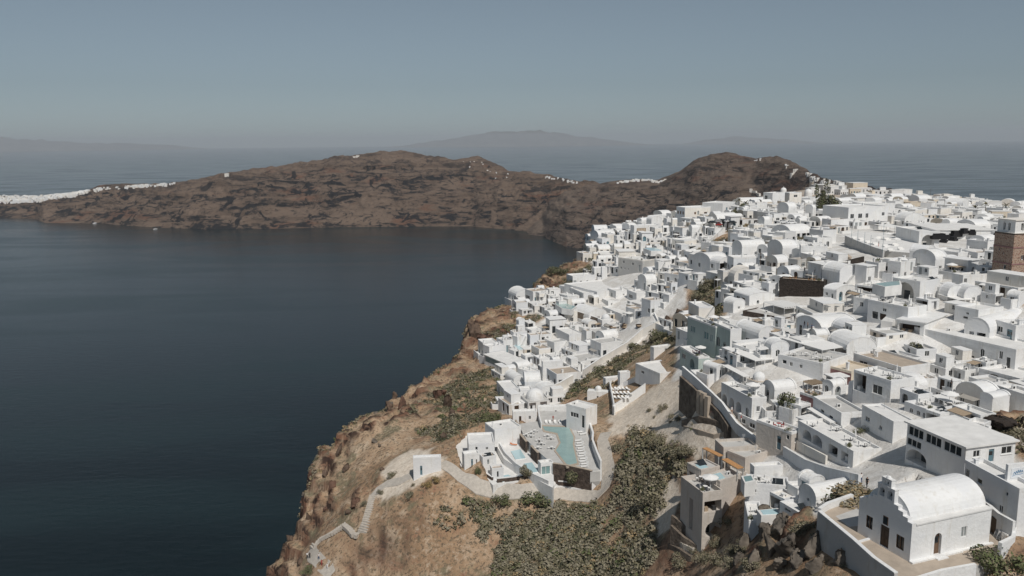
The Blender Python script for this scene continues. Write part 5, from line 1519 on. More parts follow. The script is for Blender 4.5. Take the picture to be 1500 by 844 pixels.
def parasol(p, label, group=None, m="fabric_white", r=1.5, h=2.4, closed=False):
    o = empty("parasol", tuple(p), random.uniform(0, 3)); tag(o, label, "parasol", group)
    q = MB(); q.tube((0, 0, 0), (0, 0, h), .035, .035, "frame_white", 6); q.tube((0, 0, 0), (0, 0, .08), .3, .3, "metal_grey", 8); q.build("pole", o)
    q = MB()
    if closed: q.tube((0, 0, h - 1.3), (0, 0, h + .1), .16, .04, m, 8)
    else:
        for k in range(8):
            a0, a1 = math.pi * k / 4, math.pi * (k + 1) / 4
            A, B = (r * math.cos(a0), r * math.sin(a0)), (r * math.cos(a1), r * math.sin(a1))
            q.poly([(0, 0, h + .2), (*A, h - .3), (*B, h - .3)], m); q.poly([(*A, h - .3), (*A, h - .45), (*B, h - .45), (*B, h - .3)], m)
    q.build("canopy", o)
    return o

# ------------------------------------------------------------------ the pool hotel on the spur
h_ = lambda pts: [tuple(q) for q in pts]
U = lambda P_: [((x - 650) * 4.993, (y - 570) * 4.993) for x, y in P_]
hotel = empty("pool_hotel_terrace", tuple(on_plane(868, 655, HZ)))
tag(hotel, "stepped white hotel terraces on the spur holding a long angular pale green pool", "hotel terrace")
def hpart(name, pts, z, depth, m, mtop):
    o_ = np.array(hotel.location)
    mb = MB(); mb.prism([(x - o_[0], y - o_[1]) for x, y in poly_on('C0', pts, z)], z - depth - o_[2], z - o_[2], m, mtop)
    return mb.build(name, hotel)
hpart("pool_deck", U(POOL_DECK), HZ, 6, "plaster_white", "deck_grey")
hpart("middle_terrace", U(HOTEL_MID), HM, 5, "plaster_white", "deck_white")
hpart("front_terrace", U(HOTEL_FRONT), HF, 3, "plaster_white", "deck_white")
hpart("lower_terrace", U(HOTEL_LOW), HL, 5, "plaster_white", "deck_white")
POOL = [(722,272),(915,280),(950,352),(944,405),(975,540),(905,556),(820,448),(856,392),(832,322),(740,302)]
POOLO = [(708,262),(922,270),(962,350),(956,405),(990,552),(898,570),(806,450),(842,392),(820,330),(728,312)]
hpart("pool_rim", POOLO, HZ + .10, .4, "deck_tan", "deck_tan")
hpart("pool_water", POOL, HZ + .14, .3, "pool_water", "pool_water")
for pts, z in (([(440,345),(520,328),(548,388),(452,395)], HM + .2), ([(490,455),(560,440),(600,505),(525,515)], HM + .2), ([(585,545),(645,535),(690,605),(640,612)], HM + .2), ([(405,640),(470,625),(520,650),(430,680)], HL + .2)):
    hpart("plunge_pool", pts, z, .6, "plaster_white", "pool_pale")
hpart("terracotta_floor", [(452,268),(525,264),(530,318),(455,322)], HM + .15, .4, "deck_tan", "deck_tan")
def hwall(crop, pts, z, top, bot, th, m, cop, label, name="terrace_wall"):
    return wall_line(zline(crop, pts, z), top, bot, th, m, cop, name=name, label=label)
hwall('C0', [(388,345),(410,420),(450,490),(530,570),(640,640),(770,700)], HM, .9, 4, .35, "plaster_white", "plaster_white", "tall curving white wall between the middle and lower hotel terraces")
hwall('C0', [(527,250),(552,300)], HZ, .9, 4, .4, "basalt_wall", "deck_tan", "first dark stone divider of the hotel terraces, by the terracotta floor")
hwall('C0', [(560,340),(605,395)], HZ, .4, 4, .5, "basalt_wall", "deck_tan", "second dark stone divider of the hotel terraces, mid-way along the pool")
hwall('C0', [(640,425),(690,478)], HZ, .4, 4, .5, "basalt_wall", "deck_tan", "third dark stone divider of the hotel terraces, nearest the pool's tip")
hwall('C0', [(800,548),(900,562),(1020,588),(1084,604)], HZ, .2, 5, .5, "basalt_wall", "deck_tan", "dark stone front wall under the tip of the long pool, behind the round tree")
hwall('C0', [(270,598),(300,630),(357,668)], HL, .8, 5, .45, "basalt_wall", "plaster_white", "dark stone foot wall of the lower hotel terrace by the path bend")
hwall('C0', [(150,560),(200,612),(262,660)], HL, .7, 4, .4, "basalt_wall", "plaster_white", "dark stone foot wall at the far end of the lower hotel terrace")
hwall('C0', [(390,684),(500,672),(625,652),(720,688),(795,718)], HL, 1.0, 5, .45, "basalt_wall", "plaster_white", "long dark stone foot wall with a white rim above the path")
hwall('C0', [(838,703),(950,712),(1064,708)], HF, 1.0, 5, .45, "basalt_wall", "plaster_white", "dark stone planter wall in front of the round tree")
hwall('C0', [(72,435),(95,520),(130,600)], HL, 1.4, 5, .4, "plaster_white", "plaster_white", "white end wall of the hotel facing the lone hut")
hwall('C0', [(258,450),(285,530),(340,620)], HL, 1.6, 2, .3, "plaster_white", "plaster_white", "white partition wall in the middle of the lower hotel terrace")
hwall('C0', [(1042,240),(1068,300),(1092,380),(1088,430),(1120,520),(1150,592)], HZ, 2.2, 6, .4, "plaster_white", "plaster_white", "high white wall bending along the pool deck's inland side")
hwall('C0', [(690,165),(700,240),(715,290)], HZ, 1.5, 3, .3, "plaster_white", "plaster_white", "white screen wall between the pool and the hotel's inner court")
stairs(zline('C0', [(1100,742),(1105,680),(1112,600)], HZ - 5) if False else [on_plane(*px('C0', (1092,742)), HF - .6), on_plane(*px('C0', (1108,604)), HZ + .02)], 2.4, 22, "deck_grey", "grey stairs from the path up to the pool deck's near corner", rise_drop=2.5)
H('C0', (905,105), (1040,145), (1112,112), 290, "W.42,.42,.42,.24 d.86,.0,.14,.62", "", "white hotel building with a slot window and dark door at the pool's head", chim=0)
H('C0', (168,322), (182,402), (372,395), 470, "", "d.3,.05,.08,.6 w.7,.3,.1,.3", "white hotel suite block with a broad bare roof at the seaward end of the terraces", chim=0, deck="deck_white")
H('C0', (365,240), (372,300), (528,252), 345, "", "", "white hotel suite roof next to the terracotta floor", chim=0, deck="deck_white")
H('C0', (498,150), (506,166), (682,160), 252, "", "D.3,.1,.1,.5 w.7,.3,.1,.3", "low white hotel suite behind the pool's inner court", chim=0)
H('C0', (680,118), (690,132), (906,126), 215, "", "d.2,.05,.06,.6 d.6,.05,.06,.6", "long low white hotel suite at the pool's far end", chim=0)
H('C0', (132,455), (150,480), (262,468), 590, "", "d.5,.05,.12,.6 w.8,.3,.1,.3", "small white suite with a pale blue door on the lower hotel terrace", chim=0, door="door_blue")
H('C0', (270,470), (285,500), (378,480), 560, "", "d.4,.05,.14,.6", "small white suite with a planter roof right of the blue-doored suite", chim=0, deck="deck_tan")
H('C0', (345,555), (352,582), (436,572), 650, "", "d.5,.05,.14,.6", "small white suite with a tan roof above the curved plunge pool", chim=0, deck="deck_tan")
H('C0', (700,520), (710,545), (798,530), 640, "", "g.4,.05,.7,.7", "white suite with a wide glass front under the pool terrace", chim=0, glass="glass_teal")
for i in range(11):
    t = i / 10
    p = on_plane(*px('C0', (985 + 45 * t + 8 * (i % 2), 382 + 190 * t)), HZ); lounger(p, rad(-82), f"white sun lounger, {ORD[i]} from the far end of the row along the pale green pool", "sun loungers along the pool")
for i, xx in enumerate((750, 778, 815, 850)):
    p = on_plane(*px('C0', (xx, 250)), HZ); lounger(p, rad(4), f"white sun lounger, {ORD[i]} of four at the head of the pale green pool", "sun loungers at the pool head")
for i, (x, y) in enumerate([(1000,290),(1005,318),(1020,335)]):
    lounger(on_plane(*px('C0', (x, y)), HZ), rad(-75), f"white sun lounger, {ORD[i]} of three by the dark door of the pool building", "sun loungers by the pool building")
for i, (x, y) in enumerate([(605,345),(640,330),(665,318),(700,385),(715,410),(760,350),(785,370),(790,440),(690,440),(640,355)]):
    p = on_plane(*px('C0', (x, y)), HZ)
    furn_table(p, 0, f"small white table with two chairs, {ORD[i]} in from the hotel building on the pool terrace", "tables on the pool terrace")
    for s_ in (0, 1): chair(p + np.array((.75 * (1 if s_ else -1), .1, 0)), rad(-90 if s_ else 90), f"white chair, {'inland' if s_ else 'seaward'} side of the {ORD[i]} table on the pool terrace", "chairs on the pool terrace")
lounger(on_plane(*px('C0', (510,412)), HM + .01), rad(80), "red-orange sun lounger between two plunge pools of the hotel", None, "fabric_orange")

# other pools
def pool(crop, pts, y_ref, label, m="pool_pale", dz=.6, zc=None, rim="deck_white", z=None):
    c = np.mean([px(crop, q) for q in pts], 0)
    z = z if z is not None else (at_depth(*c, zc) if zc else ground(*c))[2] + dz
    root = empty("plunge_pool", tuple(on_plane(*c, z))); tag(root, label, "pool")
    o_ = np.array(root.location)
    w = poly_on(crop, pts, z); ctr = np.mean(w, 0)
    big = [tuple(ctr + (np.array(q) - ctr) * (1 + .5 / max(np.hypot(*(np.array(q) - ctr)), .5))) for q in w]
    mb = MB(); mb.prism([(x - o_[0], y - o_[1]) for x, y in big], -2.5, -.06, rim, rim); mb.build("rim", root)
    mb = MB(); mb.prism([(x - o_[0], y - o_[1]) for x, y in w], -.3, 0, m, m); mb.build("water", root)
pool('A0', [(425,432),(500,425),(595,455),(560,480),(480,468)], 0, "small turquoise pool on the terrace above the curved dark stone wall", "pool_water", dz=2.6)
pool('B1', [(262,330),(345,322),(362,352),(300,362)], 0, "pale plunge pool on the cliff side of the lower hotel", dz=1.6)
pool('A1', [(500,560),(600,555),(655,580),(560,582)], 0, "pale blue rooftop pool on the village slope, above the beige wall house", dz=3.0)
pool('M2', [(1085,512),(1300,485),(1305,520),(1180,535)], 0, "teal rooftop pool on the dark open pavilion", "pool_water", dz=4.1)
pool('D1', [(668,362),(785,350),(800,385),(690,392)], 0, "pale plunge pool on the white bastion-like corner over the rocks", dz=.8, zc=133)
pool('D1', [(190,30),(245,18),(290,45),(225,60)], 0, "first pale plunge pool on the beige house, beside the hillside scrub", z=HS['bg5'][1][2] + HS['bg5'][5] - .16, rim='plaster_beige')
pool('D1', [(315,100),(375,85),(412,125),(350,140)], 0, "second pale plunge pool on the beige house, beside its curved balcony", z=HS['bg4'][1][2] + HS['bg4'][5] - .16, rim='plaster_beige')
pool('D1', [(545,115),(600,108),(615,140),(560,152)], 0, "dark teal plunge pool on the white stepped house", "glass_teal", dz=1.2, zc=143)

# ------------------------------------------------------------------ red stone tower with a white belfry
tower = H('M3', (1243,66), (1392,95), (1570,78), 625, "s.3,.62,.06,.05 s.55,.55,.05,.05 s.65,.25,.12,.09", "n.5,.44,.24,.11", "square red masonry tower with a white arched belfry at the right edge", "tower", "stone_tower", mat="tower_stone", coping="basalt_wall", chim=0, par=.3, near=1, frame="frame_white", mark="red masonry tower")
root, p, a, w2, w1, h = tower
for f in (.36, .70):
    q = MB(); q.box(-.12, -.12, h * f, w2 + .12, -.003, h * f + .28, "plaster_pink"); q.box(-.12, -.003, h * f, -.003, w1 + .12, h * f + .28, "plaster_pink"); q.build("string_course", root)
q = MB(); i0 = .35; bh_ = 3.1
ol = openings("e.38,.18,.15,.62 e.66,.18,.15,.62", w1 - 2 * i0, bh_); orr = openings("e.36,.18,.15,.62 e.64,.18,.15,.62", w2 - 2 * i0, bh_)
for o_ in ol + orr: o_['d'] = .5
panel(q, (i0, w1 - i0, h + .1), (0, -1, 0), w1 - 2 * i0, -.1, bh_, ol, "plaster_white")
panel(q, (i0, i0, h + .1), (1, 0, 0), w2 - 2 * i0, -.1, bh_, orr, "plaster_white")
panel(q, (w2 - i0, w1 - i0, h + .1), (-1, 0, 0), w2 - 2 * i0, -.1, bh_, [], "plaster_white"); panel(q, (w2 - i0, i0, h + .1), (0, 1, 0), w1 - 2 * i0, -.1, bh_, [], "plaster_white")
bel = q.build("belfry", root)
q = MB(); q.box(i0 - .25, i0 - .25, h + .1 + bh_, w2 - i0 + .25, w1 - i0 + .25, h + .3 + bh_, "plaster_warm"); q.box(-.1, -.1, h + .04, w2 + .1, w1 + .1, h + .12, "plaster_warm"); q.build("cornice", root)
for (O_, U_, ops) in (((i0, w1 - i0, h + .1), (0, -1, 0), ol), ((i0, i0, h + .1), (1, 0, 0), orr)):
    fill_openings(root, O_, U_, ops, random.Random(1), 1, "glass_dark", None, "frame_white")

# domes, tank and chimneys on the ridge
def dome_thing(crop, c, base_y, r_px, label, name="church_dome", cat="dome", drum=True, m="plaster_white"):
    g = ground(*px(crop, (c[0], base_y)))
    zc = (g - CAMP) @ FWD
    t = at_depth(*px(crop, c), zc); r = r_px / CROPS[crop][2] * zc / FPX
    root = empty(name, (t[0], t[1], g[2])); tag(root, label, cat)
    q = MB(); q.tube((0, 0, -2), (0, 0, t[2] - g[2]), r * 1.02, r * 1.02, m, 16); q.build("drum", root)
    if drum:
        q = MB(); q.dome((0, 0, t[2] - g[2]), r, r * .95, m, 18, 6); d = q.build("dome", root, smooth=True)
        q = MB(); zt = t[2] - g[2] + r * .95; q.box(-.06, -.06, zt - .1, .06, .06, zt + 1.0, m); q.box(-.35, -.05, zt + .5, .35, .05, zt + .62, m); q.build("cross", d)
dome_thing('A2', (525, 172), 300, 25, "small white dome left of the square cream tower block on the ridge")
dome_thing('A2', (743, 192), 260, 33, "larger white church dome over the two dark arches on the ridge")
dome_thing('A2', (1345, 212), 285, 84, "wide round white water tank on the ridge above the tall house", "water_tank", "tank", False)
# ------------------------------------------------------------------ the rest of the village, house by house
def facing(x, y):
    return rad(22 + 13 * float(fbm(np.array([x / 60]), np.array([y / 60]), 91, 2)[0]) * 2)
LMP = [(n, *project(q)[:2]) for n, q in LANDMARKS]
from mathutils.bvhtree import BVHTree
def bvh_world(skip=(), extra=None):
    bpy.context.view_layer.update()
    vs, ps = [], []
    for o in SC.objects:
        if o.type != 'MESH' or o.name.split('.')[0] in skip: continue
        me = o.data; n = len(me.vertices); k = len(vs)
        co = np.empty(n * 3, np.float32); me.vertices.foreach_get("co", co)
        M = np.array(o.matrix_world); co = co.reshape(-1, 3) @ M[:3, :3].T + M[:3, 3]
        vs += co.tolist(); ps += [[k + i for i in p.vertices] for p in me.polygons]
    if extra:
        for V_, F_ in extra:
            k = len(vs); vs += V_; ps += [[k + i for i in q] for q in F_]
    return BVHTree.FromPolygons(vs, ps)
NOSHADE = ("scrub", "loose_stones", "crown", "foliage", "stems", "sea", "headland", "island", "hill", "haze", "frond", "person")
FILL = []
frng = random.Random(2024)
def faces(k, W, H_, zc):
    """a plausible row of openings for one wall"""
    out = []
    st = max(1, int(H_ // 3.0))
    n = max(1, int(W // 2.6))
    for s_ in range(st):
        for i in range(n):
            if frng.random() < .20: continue
            u = (i + .5 + frng.uniform(-.12, .12)) / n
            ch = frng.choice("wwwdde" if s_ == 0 else "wwwse")
            if s_ == 0 and frng.random() < .16: ch = frng.choice("nnao")
            v0 = 3.0 * s_
            k_ = 1.45 if zc > 260 else 1.12
            out.append(f"{ch}{u:.2f},{v0:.2f},{k_}")
    return " ".join(out)
def try_house(x, y, zg, ang, w2, w1, h, far, slack):
    ax = np.array((math.cos(ang), math.sin(ang))); ay = np.array((-ax[1], ax[0]))
    c0 = np.array((x, y)) - ax * w2 / 2 - ay * w1 / 2
    c = [c0, c0 + ax * w2, c0 + ax * w2 + ay * w1, c0 + ay * w1]
    ctr = np.array((x, y)); r = math.hypot(w1, w2) / 2
    for fx, fy, fr, fc in FOOT:
        if (fx - x) ** 2 + (fy - y) ** 2 < (fr + r) ** 2 and overlap(c, fc, slack):
            return None
    for poly, zz in PADW:
        if inpoly(np.array([q[0] for q in c] + [x]), np.array([q[1] for q in c] + [y]), poly).any(): return None
    for pl, wd in LINES:
        d, _ = seg_dist(np.array([q[0] for q in c] + [x]), np.array([q[1] for q in c] + [y]), pl)
        if d.min() < wd: return None
    return c0
PADW = [([tuple(on_plane(a, b_, zz)[:2]) for a, b_ in poly], zz) for poly, zz in PADS]
LINES = [([tuple(p[:2]) for p in (np.array(lf) + np.array(rt)) / 2], 2.2)]
for nm, pts in (('B1', [(770,560),(900,470),(1090,355),(1200,258),(1325,195)]), ('M2', [(850,222),(1000,280),(1170,290)]), ('C1', [(790,600),(900,660),(1060,740),(1180,790)]), ('C2', [(960,130),(1040,210),(1090,260)]), ('B3', [(480,400),(655,250)])):
    LINES.append(([tuple(p[:2]) for p in gpts(nm, pts)], 1.6))
# umbrella terrace, car yard, and the lane stay open
KEEP = [world_poly([(1215,345),(1250,334),(1350,338),(1368,386),(1300,400),(1240,394),(1205,376)]), world_poly([(885,485),(935,470),(975,470),(975,490),(930,500),(890,497)]), world_poly([(1365,345),(1470,338),(1470,362),(1380,382),(1350,378)])]
def in_village(x, y):
    if not inpoly(np.array([x]), np.array([y]), VIL)[0]: return False
    for p_ in SCR + KEEP:
        if inpoly(np.array([x]), np.array([y]), p_)[0]: return False
    return True
vx = [q[0] for q in VIL]; vy = [q[1] for q in VIL]
cand = []
stepg = 4.6
for gx in np.arange(min(vx), max(vx), stepg):
    for gy in np.arange(max(min(vy), 95), min(max(vy), 640), stepg):
        x, y = gx + frng.uniform(-2, 2), gy + frng.uniform(-2, 2)
        if in_village(x, y): cand.append((x, y))
frng.shuffle(cand)
def visible_px(x, y, z):
    u, v, c = project((x, y, z)); return -15 < u < 1515 and v < 850
# the faces of the houses read one by one that the camera sees must stay in view
VB0 = bvh_world(NOSHADE + ("window", "pane", "door", "step", "post"))
WATCH = []
for k_, (p, a, w2, w1, h, ro_) in enumerate(HAND):
    ca_, sa_ = math.cos(a), math.sin(a)
    for q in ([(-.05, w1 * t, h * s) for t in (.15, .5, .85) for s in (.25, .55, .85)] + [(w2 * t, -.05, h * s) for t in (.15, .5, .85) for s in (.25, .55, .85)] if not ro_ else []) + [(w2 * t, w1 * s, h + .25) for t in (.1, .5, .9) for s in (.1, .5, .9)]:
        P_ = np.array((p[0] + ca_ * q[0] - sa_ * q[1], p[1] + sa_ * q[0] + ca_ * q[1], p[2] + q[2]))
        u, v, c_ = project(P_)
        if not (0 < u < 1500 and 0 < v < 844): continue
        dv = Vector(P_) - Vector(CAMP)
        if VB0.ray_cast(Vector(CAMP), dv.normalized(), dv.length - .04)[0] is None: WATCH.append((u, v, c_, k_))
WATCH = np.array(WATCH); WCNT = np.bincount(WATCH[:, 3].astype(int), minlength=len(HAND))
def hides(c, z, h, zc):
    pts = np.array([project((q[0], q[1], zz))[:2] for q in c for zz in (z, z + h + .4)])
    lo, hi = pts.min(0), pts.max(0)
    m_ = (WATCH[:, 0] > lo[0]) & (WATCH[:, 0] < hi[0]) & (WATCH[:, 1] > lo[1]) & (WATCH[:, 1] < hi[1]) & (WATCH[:, 2] > zc - 1)
    if not m_.any(): return False
    ctr = pts.mean(0); hull = [tuple(q) for q in pts[np.argsort(np.arctan2(pts[:, 1] - ctr[1], pts[:, 0] - ctr[0]))]]
    W_ = WATCH[m_]; ins = inpoly(W_[:, 0], W_[:, 1], hull)
    if not ins.any(): return False
    n_ = np.bincount(W_[ins, 3].astype(int), minlength=len(HAND))
    return (n_ > np.maximum(1.5, .22 * WCNT)).any()
placed = []
for x, y in cand:
    zg = zground(x, y)
    if not visible_px(x, y, zg): continue
    u, v, zc = project((x, y, zg))
    far = smooth(260, 420, zc)
    plateau = u > 1215 and v < 345
    if zc > 560 and frng.random() < .4: continue
    if plateau and frng.random() < .70: continue
    big = frng.random()
    w2, w1 = frng.uniform(4.0, 7.5), frng.uniform(4.2, 8.5)
    if plateau: w2, w1 = w2 * 1.6, w1 * 1.3
    elif zc > 200 and len(placed) < 190: w2, w1 = w2 * 1.55, w1 * 1.45
    h = frng.choice([2.7, 2.9, 3.1, 3.4, 4.2, 5.2, 5.9]) if zc > 230 else frng.choice([2.3, 2.6, 2.8, 3.0])
    ang = facing(x, y) + rad(frng.gauss(0, 7))
    for sc_ in (1, .72, .52):
        c0 = try_house(x, y, zg, ang, w2 * sc_, w1 * sc_, h, far, .0)
        if c0 is not None and min(w2, w1) * sc_ > 2.2:
            ax = np.array((math.cos(ang), math.sin(ang))); ay = np.array((-ax[1], ax[0]))
            cc = [c0, c0 + ax * w2 * sc_, c0 + ax * w2 * sc_ + ay * w1 * sc_, c0 + ay * w1 * sc_]
            if hides(cc, zg, h, zc):
                h = 2.3
                if hides(cc, zg, h, zc): continue
            placed.append((c0, ang, w2 * sc_, w1 * sc_, h, zc, x, y))
            ax = np.array((math.cos(ang), math.sin(ang))); ay = np.array((-ax[1], ax[0]))
            footprint(c0, ax, ay, w2 * sc_, w1 * sc_)
            break
# which of them the camera can see: plain boxes stand in for a moment while rays are cast
boxes = []
for (c0, ang, w2, w1, h, zc, x, y) in placed:
    ax = np.array((math.cos(ang), math.sin(ang))); ay = np.array((-ax[1], ax[0])); z = zground(x, y)
    cs_ = [c0, c0 + ax * w2, c0 + ax * w2 + ay * w1, c0 + ay * w1]
    boxes.append(([(q[0], q[1], zz) for zz in (z - 2, z + h) for q in cs_], [(4, 5, 6, 7), (0, 1, 5, 4), (1, 2, 6, 5), (2, 3, 7, 6), (3, 0, 4, 7)]))
VB = bvh_world(NOSHADE + ("window", "pane", "door", "step", "post"), boxes)
VISN = []
for (c0, ang, w2, w1, h, zc, x, y) in placed:
    ax = np.array((math.cos(ang), math.sin(ang))); ay = np.array((-ax[1], ax[0])); z = zground(x, y)
    pts = [(*(c0 + ax * w2 * i + ay * w1 * j), z + h + .02) for i in (.05, .5, .95) for j in (.05, .5, .95)]
    pts += [(*(c0 - ax * .03 + ay * w1 * j), z + h * k) for j in (.1, .5, .9) for k in (.95, .6, .2)] + [(*(c0 - ay * .03 + ax * w2 * i), z + h * k) for i in (.1, .5, .9) for k in (.95, .6, .2)]
    n = 0
    for q in pts:
        u, v, _ = project(q)
        if not (-4 < u < 1504 and v < 848): continue
        dv = Vector(q) - Vector(CAMP); L_ = dv.length
        n += VB.ray_cast(Vector(CAMP), dv.normalized(), L_ - .02)[0] is None
    VISN.append(n / len(pts) * (w1 + w2) * h / zc ** 2 * 1e4 if n else 0)
order = sorted([i for i in range(len(placed)) if VISN[i] > 0], key=lambda i: -VISN[i])
KEEP_N = 212
single = set(order[:KEEP_N]); rest = order[KEEP_N:]
print("placed", len(placed), "seen", len(order), "single", len(single), "joined", len(rest))
# names: nearest landmark, the way from it, and the count from it
by = {}
for i in single:
    c0, ang, w2, w1, h, zc, x, y = placed[i]
    u, v, _ = project((x, y, zground(x, y) + h / 2))
    best = min(LMP, key=lambda q: (q[1] - u) ** 2 + 2.2 * (q[2] - v) ** 2)
    du, dv = u - best[1], v - best[2]
    way = ("uphill of" if dv < 0 else "downhill from") if abs(dv) * 1.6 > abs(du) else ("seaward of" if du < 0 else "inland of")
    by.setdefault((best[0], way), []).append((du * du + dv * dv, i))
NAMES = {}
for (lm, way), q in by.items():
    for k, (_, i) in enumerate(sorted(q)):
        NAMES[i] = (lm, way, k)
def looks(c0, ang, w2, w1):
    zs = [zground(*q) for q in (c0, c0 + np.array((math.cos(ang), math.sin(ang))) * w2)]
    return min(zs) + .15
jm = MB()
for i in rest:      # the smallest in the picture, joined
    c0, ang, w2, w1, h, zc, x, y = placed[i]
    z = looks(c0, ang, w2, w1); b0 = MB()
    ol, orr = openings(faces(0, w1, h, zc), w1, h), openings(faces(1, w2, h, zc), w2, h)
    mt_ = frng.choices(["plaster_white", "plaster_warm", "plaster_cool", "plaster_cream"], [.6, .22, .10, .08])[0]
    panel(b0, (0, w1, 0), (0, -1, 0), w1, -4, h, ol, mt_); panel(b0, (0, 0, 0), (1, 0, 0), w2, -4, h, orr, mt_)
    panel(b0, (w2, w1, 0), (-1, 0, 0), w2, -4, h, [], mt_); panel(b0, (w2, 0, 0), (0, 1, 0), w1, -4, h, [], mt_)
    for (O_, U_, ops) in (((0, w1, 0), (0, -1, 0), ol), ((0, 0, 0), (1, 0, 0), orr)):
        O_, U_ = np.array(O_, float), np.array(U_, float); N2 = np.cross(U_, (0, 0, 1.0))
        for o in ops:
            b0.poly([O_ + U_ * a_ + np.array((0, 0, 1.0)) * b_ - N2 * o['d'] for a_, b_ in ((o['u'], o['v']), (o['u'] + o['w'], o['v']), (o['u'] + o['w'], o['v'] + o['h']), (o['u'], o['v'] + o['h']))], "glass_dark")
    if frng.random() < .3: barrel(b0, w2, w1, h, min(w1, w2) * .3, "plaster_white", 'x'); b0.poly([(0, w1 / 2 - w1 / 2 * math.cos(math.pi * q / 8), h + min(w1, w2) * .3 * math.sin(math.pi * q / 8)) for q in range(9)], mt_)
    else: b0.box(-.05, -.05, h, w2 + .05, w1 + .05, h + .18, "deck_white"); b0.box(w2 * .5, w1 * .5, h + .18, w2 * .5 + .6, w1 * .5 + .6, h + 1.1, "plaster_white")
    c_, s_ = math.cos(ang), math.sin(ang)
    k0 = len(jm.v)
    jm.v.extend([(c0[0] + c_ * a_ - s_ * b_, c0[1] + s_ * a_ + c_ * b_, z + e_) for a_, b_, e_ in b0.v])
    for fc, mi_ in zip(b0.f, b0.mi):
        jm.f.append(tuple(k0 + q for q in fc)); jm.mi.append(jm.mat(b0.mats[mi_]))
if rest: tag(jm.build("hidden_row_houses"), kind="stuff")
for i in sorted(single):
    c0, ang, w2, w1, h, zc, x, y = placed[i]
    lm, way, k = NAMES[i]
    z = looks(c0, ang, w2, w1)
    rf = frng.choices(["flat", "vault_x", "vault_y", "slab", "dome"], [.77, .08, .08, .06, .01])[0]
    mt_ = frng.choices(["plaster_white", "plaster_warm", "plaster_cool", "plaster_cream"], [.60, .22, .12, .06 if zc > 350 else .02])[0]
    word = {"flat": "flat-roofed", "vault_x": "vaulted", "vault_y": "vaulted", "slab": "slab-roofed", "dome": "domed"}[rf]
    size = "small" if w1 * w2 < 22 else "low" if h < 3 else "tall" if h > 5 else "broad" if w1 * w2 > 46 else "plain"
    colw = "cream" if mt_ == "plaster_cream" else "white"
    label = f"{size} {colw} {word} house, {ORD[min(k, 29)]} {way} the {lm}"
    near = 1 if zc < 215 else 0
    root, rng = house("cream_house" if colw == "cream" else "white_house", "house", label, np.array((c0[0], c0[1], z)), ang, w2, w1, h, faces(0, w1, h, zc), faces(1, w2, h, zc), mat=mt_, roof=rf,
          deck=frng.choice(["deck_white", "deck_white", "deck_grey", "deck_grey", "deck_tan"]), near=near, seed=1000 + i, group="white houses packed on the village slope", base=4, take=False,
          coping="plaster_white" if mt_ != "plaster_cream" else "plaster_cream", rise=None if rf != 'vault_x' else min(w1 * .36, 2.4))
    # lower annex, upper storey or terrace joined to the house
    t = frng.random()
    if rf == "flat" and h < 4 and t < .30 and w1 > 3.5:
        a0 = frng.uniform(.0, .25); mb = MB()
        X0, X1, Y0, Y1, hh = w2 * frng.uniform(.25, .45), w2 - .3, w1 * a0 + .3, w1 - .3, frng.uniform(2.2, 2.8)
        ops = openings("d.3 w.75" if frng.random() < .6 else "w.5", Y1 - Y0, hh)
        zr = h - .45
        panel(mb, (X0, Y1, zr), (0, -1, 0), Y1 - Y0, 0, hh, ops, mt_); panel(mb, (X0, Y0, zr), (1, 0, 0), X1 - X0, 0, hh, [], mt_)
        panel(mb, (X1, Y1, zr), (-1, 0, 0), X1 - X0, 0, hh, [], mt_); panel(mb, (X1, Y0, zr), (0, 1, 0), Y1 - Y0, 0, hh, [], mt_)
        mb.box(X0 - .05, Y0 - .05, zr + hh, X1 + .05, Y1 + .05, zr + hh + .14, "plaster_white")
        mb.build("upper_storey", root)
        fill_openings(root, (X0, Y1, zr), (0, -1, 0), ops, frng, near, "glass_dark", None, "frame_white")
    elif t < .78:
        mb = MB(); D_ = frng.uniform(1.4, 2.4); hh = frng.uniform(.2, 1.3)
        side = frng.random() < .6
        if side:    # terrace in front of the left face
            b_ = (-D_, frng.uniform(0, .2) * w1, -.003, w1)
        else:
            b_ = (frng.uniform(0, .2) * w2, -D_, w2, -.003)
        mb.box(b_[0], b_[1], -4, b_[2], b_[3], hh, "deck_white" if frng.random() < .7 else "deck_tan")
        tr = mb.build("terrace", root)
        mb = MB(); q_ = hh + .8
        if side:
            mb.box(b_[0] - .11, b_[1], -4, b_[0] + .12, b_[3], q_, "plaster_white"); mb.box(b_[0] + .12, b_[1] - .1, -4, b_[2], b_[1] + .14, q_, "plaster_white")
        else:
            mb.box(b_[0], b_[1] - .11, -4, b_[2], b_[1] + .12, q_, "plaster_white"); mb.box(b_[0] - .1, b_[1] + .12, -4, b_[0] + .14, b_[3], q_, "plaster_white")
        mb.build("terrace_wall", root)
    if frng.random() < .26:   # awning over the door
        mb = MB(); L_ = min(w1 * .6, 4.0); y0 = frng.uniform(.1, .9) * (w1 - L_); hz = min(2.5, h - .25); D_ = frng.uniform(1.2, 2.2)
        mb.obox((-D_, y0, hz - .25), (D_ - .003, 0, .25), (0, L_, 0), (0, 0, .09), frng.choice(["fabric_white", "wood_pale", "fabric_white", "shade_cloth", "wood_pale"] if zc < 330 else ["fabric_white", "wood_pale", "shade_cloth"]))
        aw = mb.build("awning", root)
        for yy in (y0 + .1, y0 + L_ - .2):
            mb = MB(); mb.box(-D_ + .03, yy, -3, -D_ + .13, yy + .1, hz - .252, "frame_white"); mb.build("post", aw)
